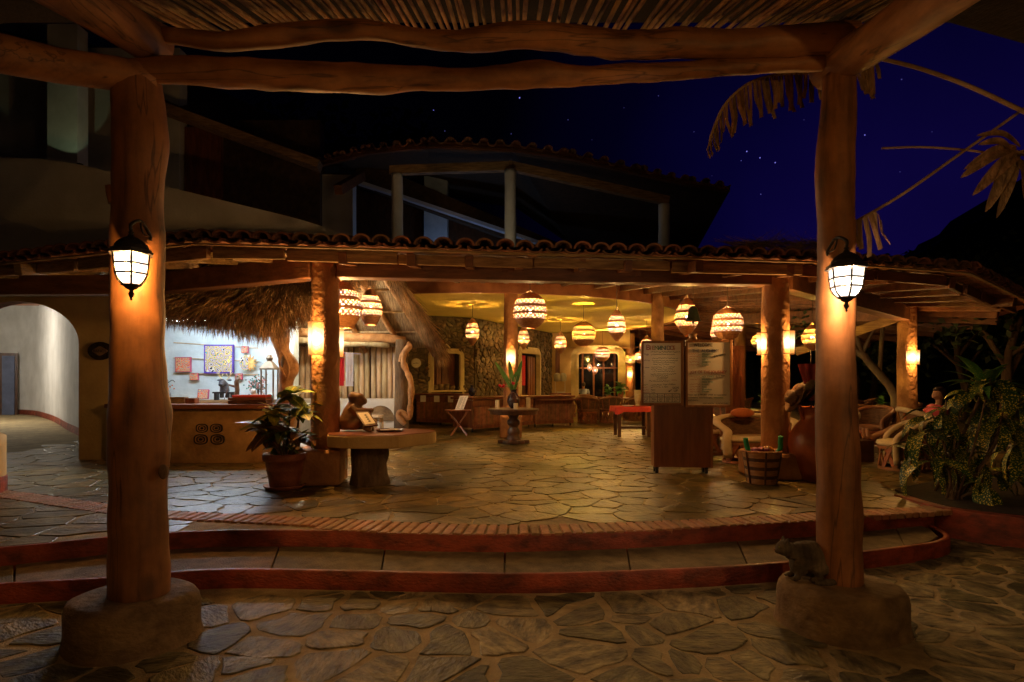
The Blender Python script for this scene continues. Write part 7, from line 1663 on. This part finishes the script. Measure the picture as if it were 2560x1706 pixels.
def tabby():
    m = M('tabby_fur', (.17,.135,.09), (.05,.038,.026), 7, (1,1,1), .9, .8, 120, bdist=.004); n = m.node_tree; L = n.links.new; bs = n.nodes['Principled BSDF']
    tcn = n.nodes.new('ShaderNodeTexCoord'); wv = n.nodes.new('ShaderNodeTexWave'); wv.inputs['Scale'].default_value = 9; wv.inputs['Distortion'].default_value = 5; wv.inputs['Detail'].default_value = 2; L(tcn.outputs['Object'], wv.inputs['Vector'])
    old = bs.inputs['Base Color'].links[0].from_socket; mx = n.nodes.new('ShaderNodeMixRGB'); mx.blend_type = 'MULTIPLY'; mx.inputs[0].default_value = .22; r = n.nodes.new('ShaderNodeValToRGB'); r.color_ramp.elements[0].position = .25; r.color_ramp.elements[0].color = (.22,.19,.16,1); r.color_ramp.elements[1].position = .55
    L(wv.outputs['Fac'], r.inputs[0]); L(old, mx.inputs[1]); L(r.outputs[0], mx.inputs[2]); L(mx.outputs[0], bs.inputs['Base Color']); return m
remesh(part('body', mb, tabby(), cat, local=True), .007)
for s_ in (-1, 1): mb = MB(); mb.ball(h+V((-.048, s_*.024, .012)), (.008,.009,.009), 8, 6); part('eye', mb, M('cat_eye', (.20,.22,.05), None, 5, rough=.1), cat, True, local=True)
mb = MB(); mb.ball(h+V((-.077,-.008,-.008)), (.006,.008,.005), 8, 5); part('nose', mb, m_terracotta, cat, True, local=True)

# ================================================================== plants
sp_m = vein_mat('gold_dust_leaf', (.018,.065,.012), (.80,.64,.08), 60, .565, True)
gd = [leaf_mesh('leaf', l, w_, sp_m, cu, 6, .15, .85) for l, w_, cu in ((.66,.078,1.0),(.56,.084,1.25),(.74,.070,.7))]
base = G(2385, 1275, .34); base = Vector((base.x, base.y, .335)); base = Vector((4.55*1.0+.72, 7.15, .335))
gp_ = thing('gold_dust_croton', 'tall drooping croton with yellow speckled leaves in the red kerbed bed', 'plant', base); rr_ = random.Random(6)
tips = []
for k in range(17):
    px_ = (2330,2365,2300,2420,2460,2500,2440,2540,2400,2480,2560,2350,2530,2380,2450,2510,2290)[k]; py_ = (1035,1000,1075,960,1010,1060,1120,1090,1080,930,980,1130,1170,1150,1180,1020,1105)[k]
    tp_ = W(px_, py_, rr_.uniform(6.9, 7.7)); tips.append(tp_)
    mid = base.lerp(tp_, .5)+Vector((rr_.uniform(-.1, .1), rr_.uniform(-.1, .1), -.02)); mb = MB(); mb.tube(catmull([base+Vector((rr_.uniform(-.08, .08), rr_.uniform(-.06, .06), -.02)), mid, tp_], 5), [.014-.0007*i for i in range(11)], 6); part('stem', mb, m_bark, gp_, True)
nl = 0
for ti, tp_ in enumerate(tips):
    for k in range(7):
        o = obj('leaf', gd[rr_.choice((0, 1, 2))], None, gp_); o.location = tp_-base+Vector((rr_.gauss(0, .03), rr_.gauss(0, .03), -rr_.uniform(0, .20)))
        o.rotation_euler = (rr_.uniform(-.5, .5), -rr_.uniform(-.9, .45), k*2.4+ti); s_ = rr_.uniform(.6, 1.05); o.scale = (s_, s_, s_)
# upright green rosette behind it
sp_g = vein_mat('green_strap_leaf', (.045,.16,.03), (.35,.42,.06), 60, .60, True)
rs = thing('strap_leaf_plant', 'green strap leaved rosette rising above the speckled croton', 'plant', base+Vector((.15,.5,0)))
strap = leaf_mesh('strap_leaf', .66, .060, sp_g, .55, 8, .25, .6); cpt = W(2465, 968, 7.3)
mb = MB(); mb.tube([base+Vector((.15,.5,0)), cpt], .02, 7); part('stem', mb, m_bark, rs, True)
for k in range(22):
    o = obj('leaf', strap, None, rs); o.location = cpt-(base+Vector((.15,.5,0))); o.rotation_euler = (rr_.uniform(-.3, .3), -rr_.uniform(.1, 1.15), k*2.4); s_ = rr_.uniform(.7, 1.05); o.scale = (s_, s_, s_)

# dried banana leaves around the right post
def torn_leaf(name, rib, wd, seed, parent, m=m_drybanana, hang=1.0, strips=22, both=False, gapf=.02):
    r = random.Random(seed); P = catmull(rib, 8); N = len(P); mb = MB()
    for sgn in ((1, -1) if both else (1,)):
        for k in range(strips):
            t0 = (k+r.uniform(0, gapf))/strips; t1 = (k+1-r.uniform(0, gapf))/strips; q = []
            for t in (t0, t1): x = t*(N-1); i = min(int(x), N-2); q.append(P[i].lerp(P[i+1], x-i))
            tm = (t0+t1)/2; w_ = wd*sin(pi*min(1, .12+.86*tm))**.6*r.uniform(.75, 1.1)
            dirv = Vector((.16+.05*sin(k*.7)+r.gauss(0, .03), r.gauss(0, .10)+sgn*.12, -hang)).normalized()
            tn_ = r.uniform(.85, 1.15); mid = [p+dirv*w_*.55+Vector((0, r.uniform(-.02, .02), 0)) for p in q]; ctr = (q[0]+q[1])/2+dirv*w_+Vector((r.gauss(0, .02), 0, 0)); half = (q[1]-q[0])*tn_/2
            rows = [[q[0], (q[0]+q[1])/2+Vector((0,-.012,0)), q[1]], [mid[0], (mid[0]+mid[1])/2+Vector((0,-.02,0)), mid[1]], [ctr-half, ctr+Vector((0,-.01,0)), ctr+half]]
            mb.sheet(rows)
    o = part(name, mb, m, parent, True, kind='stuff'); return o
bp_ = thing('dried_banana_leaf', 'large dried banana leaf drooping from the top of the post with the cat', 'leaf', W(2050, 200, 4.75)); d = 4.72
rib = [W(2062,185,d), W(2000,183,d), W(1930,190,d), W(1870,210,d), W(1815,258,d), W(1785,320,d), W(1768,376,d)]
torn_leaf('leaf_strips', rib, .30, 3, bp_, strips=34, gapf=.10); mb = MB(); mb.tube(catmull(rib, 5), [.012]*28+[.006]*3, 6); part('midrib', mb, m_drystem, bp_, True)
bp2 = thing('dried_banana_leaf', 'short dried leaf sheath hanging right behind the post top', 'leaf', W(2165, 200, 4.75)); rib = [W(2135,165,d), W(2165,160,d), W(2195,155,d)]
torn_leaf('leaf_strips', rib, .26, 5, bp2, strips=5, gapf=.03)
bp3 = thing('dried_banana_leaf', 'dried leaf hanging from a bare stem beside the lit iron lantern', 'leaf', W(2160, 560, 4.8)); d = 4.8
rib = [W(2130,556,d), W(2160,545,d), W(2190,530,d), W(2204,560,d)]; torn_leaf('leaf_strips', rib, .30, 7, bp3, strips=7, gapf=.05)
for i, (pts, r0, r1, lb) in enumerate((([(2205,148),(2300,172),(2420,215),(2560,280),(2700,350)], .016, .020, 'long arched dried stem reaching out from the post top'), ([(2125,562),(2250,490),(2400,385),(2560,272),(2700,170)], .013, .012, 'straight dried stem slanting up from beside the iron lantern'), ([(2205,371),(2300,368),(2400,374),(2480,384)], .009, .010, 'short level dried stem pointing to the post'))):
    mb = MB(); P = catmull([W(x, y, 4.9+.08*i) for x, y in pts], 5); mb.tube(P, [lerp(r0, r1, k/(len(P)-1)) for k in range(len(P))], 7); solo('dried_palm_stalk', mb, m_drystem, lb, 'palm stalk', group='dried stems by the post', smooth=True)
bl5 = thing('dried_bract', 'fan of pointed dried leaves beside the night sky', 'leaf', W(2520, 360, 5.0)); hub = W(2535, 375, 5.0)
for k, (tx, ty, w_) in enumerate(((2440,340,.030),(2445,362,.035),(2408,425,.035),(2400,446,.05),(2430,490,.055),(2462,532,.06),(2490,547,.05),(2560,500,.05),(2590,440,.05))):
    e_ = W(tx, ty, 4.95); s_ = hub+Vector((random.uniform(-.03, .05), 0, random.uniform(-.08, .03))); mid = s_.lerp(e_, .5)+Vector((.0,-.03,.05)); part('dried_leaf', blade_leaf([s_, mid, e_], w_, 6, .5), m_drybanana, bl5, True)
# thatch scraps on the roof tiles
mb = MB(); r_ = random.Random(44); th = mb
for k in range(500):
    p = W(r_.uniform(1830, 2060), r_.uniform(606, 628), r_.uniform(8.6, 9.4)); dv = Vector((r_.gauss(0, 1), r_.gauss(0, .3), abs(r_.gauss(.08, .16)))).normalized()
    l = r_.uniform(.15, .45); s_ = Vector((0,0,.006)); n0 = len(mb.v); mb.v += [p-s_, p+s_, p+dv*l]; mb.f.append([n0, n0+1, n0+2])
solo('thatch_scraps', mb, m_thatch, 'loose dry palm scraps lying on the roof tiles', 'thatch', kind='stuff')

# ------------------------------------------------------------------ background trees and bushes
def tree(label, base_, h, cr_, seed, pale=False, n=2600, lean=(0, 0), leaf=.16):
    r = random.Random(seed); base_ = Vector(base_); t = thing('tree', label, 'tree', base_, 'trees beyond the veranda'); m_ = m_bark_pale if pale else m_bark
    top_ = base_+Vector((lean[0], lean[1], h*.6)); mb = MB(); P = catmull([base_, base_+Vector((.12*h*.3, 0, h*.2)), base_+Vector((lean[0]*.6-.1, lean[1]*.5, h*.42)), top_], 4); mb.tube(P, [lerp(.045*h*.6, .02*h*.6, i/(len(P)-1)) for i in range(len(P))], 10, True, .12); part('trunk', mb, m_, t, True)
    ends = []
    for k in range(7):
        a = k*2.4+r.random(); s_ = P[6+k % 5] if len(P) > 11 else P[-1]; e_ = top_+Vector((cos(a)*cr_*.6, sin(a)*cr_*.6, r.uniform(-.1, .5)*cr_)); mb = MB(); mb.tube(catmull([s_, s_.lerp(e_, .5)+Vector((0,0,.1*cr_)), e_], 3), [.018*h*.6*(1-.1*i) for i in range(7)], 7); part('limb', mb, m_, t, True); ends.append(e_)
    mb = MB(); cl = [(e_+Vector((r.gauss(0, .3), r.gauss(0, .3), r.gauss(.1, .3)))*1.0, cr_*r.uniform(.25, .5)) for e_ in ends for _ in range(3)]
    for k in range(n):
        c_, rad = r.choice(cl); v = Vector((r.gauss(0, 1), r.gauss(0, 1), r.gauss(0, .7))).normalized()*rad*r.random()**.4; p = c_+v; d_ = Vector((r.gauss(0, 1), r.gauss(0, 1), r.gauss(-.2, .6))).normalized(); s_ = d_.cross(Vector((r.gauss(0, 1), r.gauss(0, 1), 1))).normalized()*leaf*.3
        n0 = len(mb.v); mb.v += [p, p+d_*leaf*.5+s_, p+d_*leaf, p+d_*leaf*.5-s_]; mb.f.append([n0, n0+1, n0+2, n0+3])
    part('crown', mb, m_leaf_dark, t, kind='stuff')
tree('pale forked tree trunk standing behind the corner column', (10.2, 16.2, .3), 5.2, 1.8, 1, True, 1400, (-1.0, 0))
tree('dark leafy tree rising over the veranda roof end', (16.5, 22, 0), 6.2, 3.2, 2, False, 4200, (0, 0), .32)
tree('dark leafy tree beyond the spotted plant', (12.2, 15.0, 0), 5.6, 2.6, 3, False, 2600, (.6, 0), .22)
tree('low spreading tree in the dark beyond the dining tables', (17, 30, 0), 8.5, 4.2, 4, False, 3600, (0, 0), .3)
tree('dark tree standing behind the veranda corner', (24, 40, 0), 9.6, 5.0, 5, False, 4200, (0, 0), .45)
tree('black tree silhouette behind the upper house', (-9, 30, 0), 17, 6, 6, False, 4200, (0, 0), .45)
hl = MB(); rows = []
for j in range(7):
    rows.append([Vector((-160+16*i, 60+30*j, -1+max(0, 26*(j/6)*(1-abs((-160+16*i)+70)/110))+2*nz(i*.4, j*.5, 1))) for i in range(21)])
hl.sheet(rows); struct('hill', hl, m_leaf_dark, True)
hl = MB(); rows = []; ridge = poly_fn([(-10,9),(8,9.5),(20,10.5),(30,12),(42,14.5),(46,16.5),(52,21),(60,26),(110,36)])
for j, (yy, f) in enumerate(((58, 0), (60, .45), (62, .8), (66, 1.0), (80, .9))):
    rows.append([Vector((x, yy+2*nz(x*.2, j, 5), -1+f*(ridge(x)+1.6*nz(x*.35, j*.3, 2)+.9*nz(x*1.3, j, 7)))) for x in [i*.8 for i in range(-12, 140)]])
hl.sheet(rows); struct('hill', hl, m_leaf_dark)
SC.cycles.seed = 3
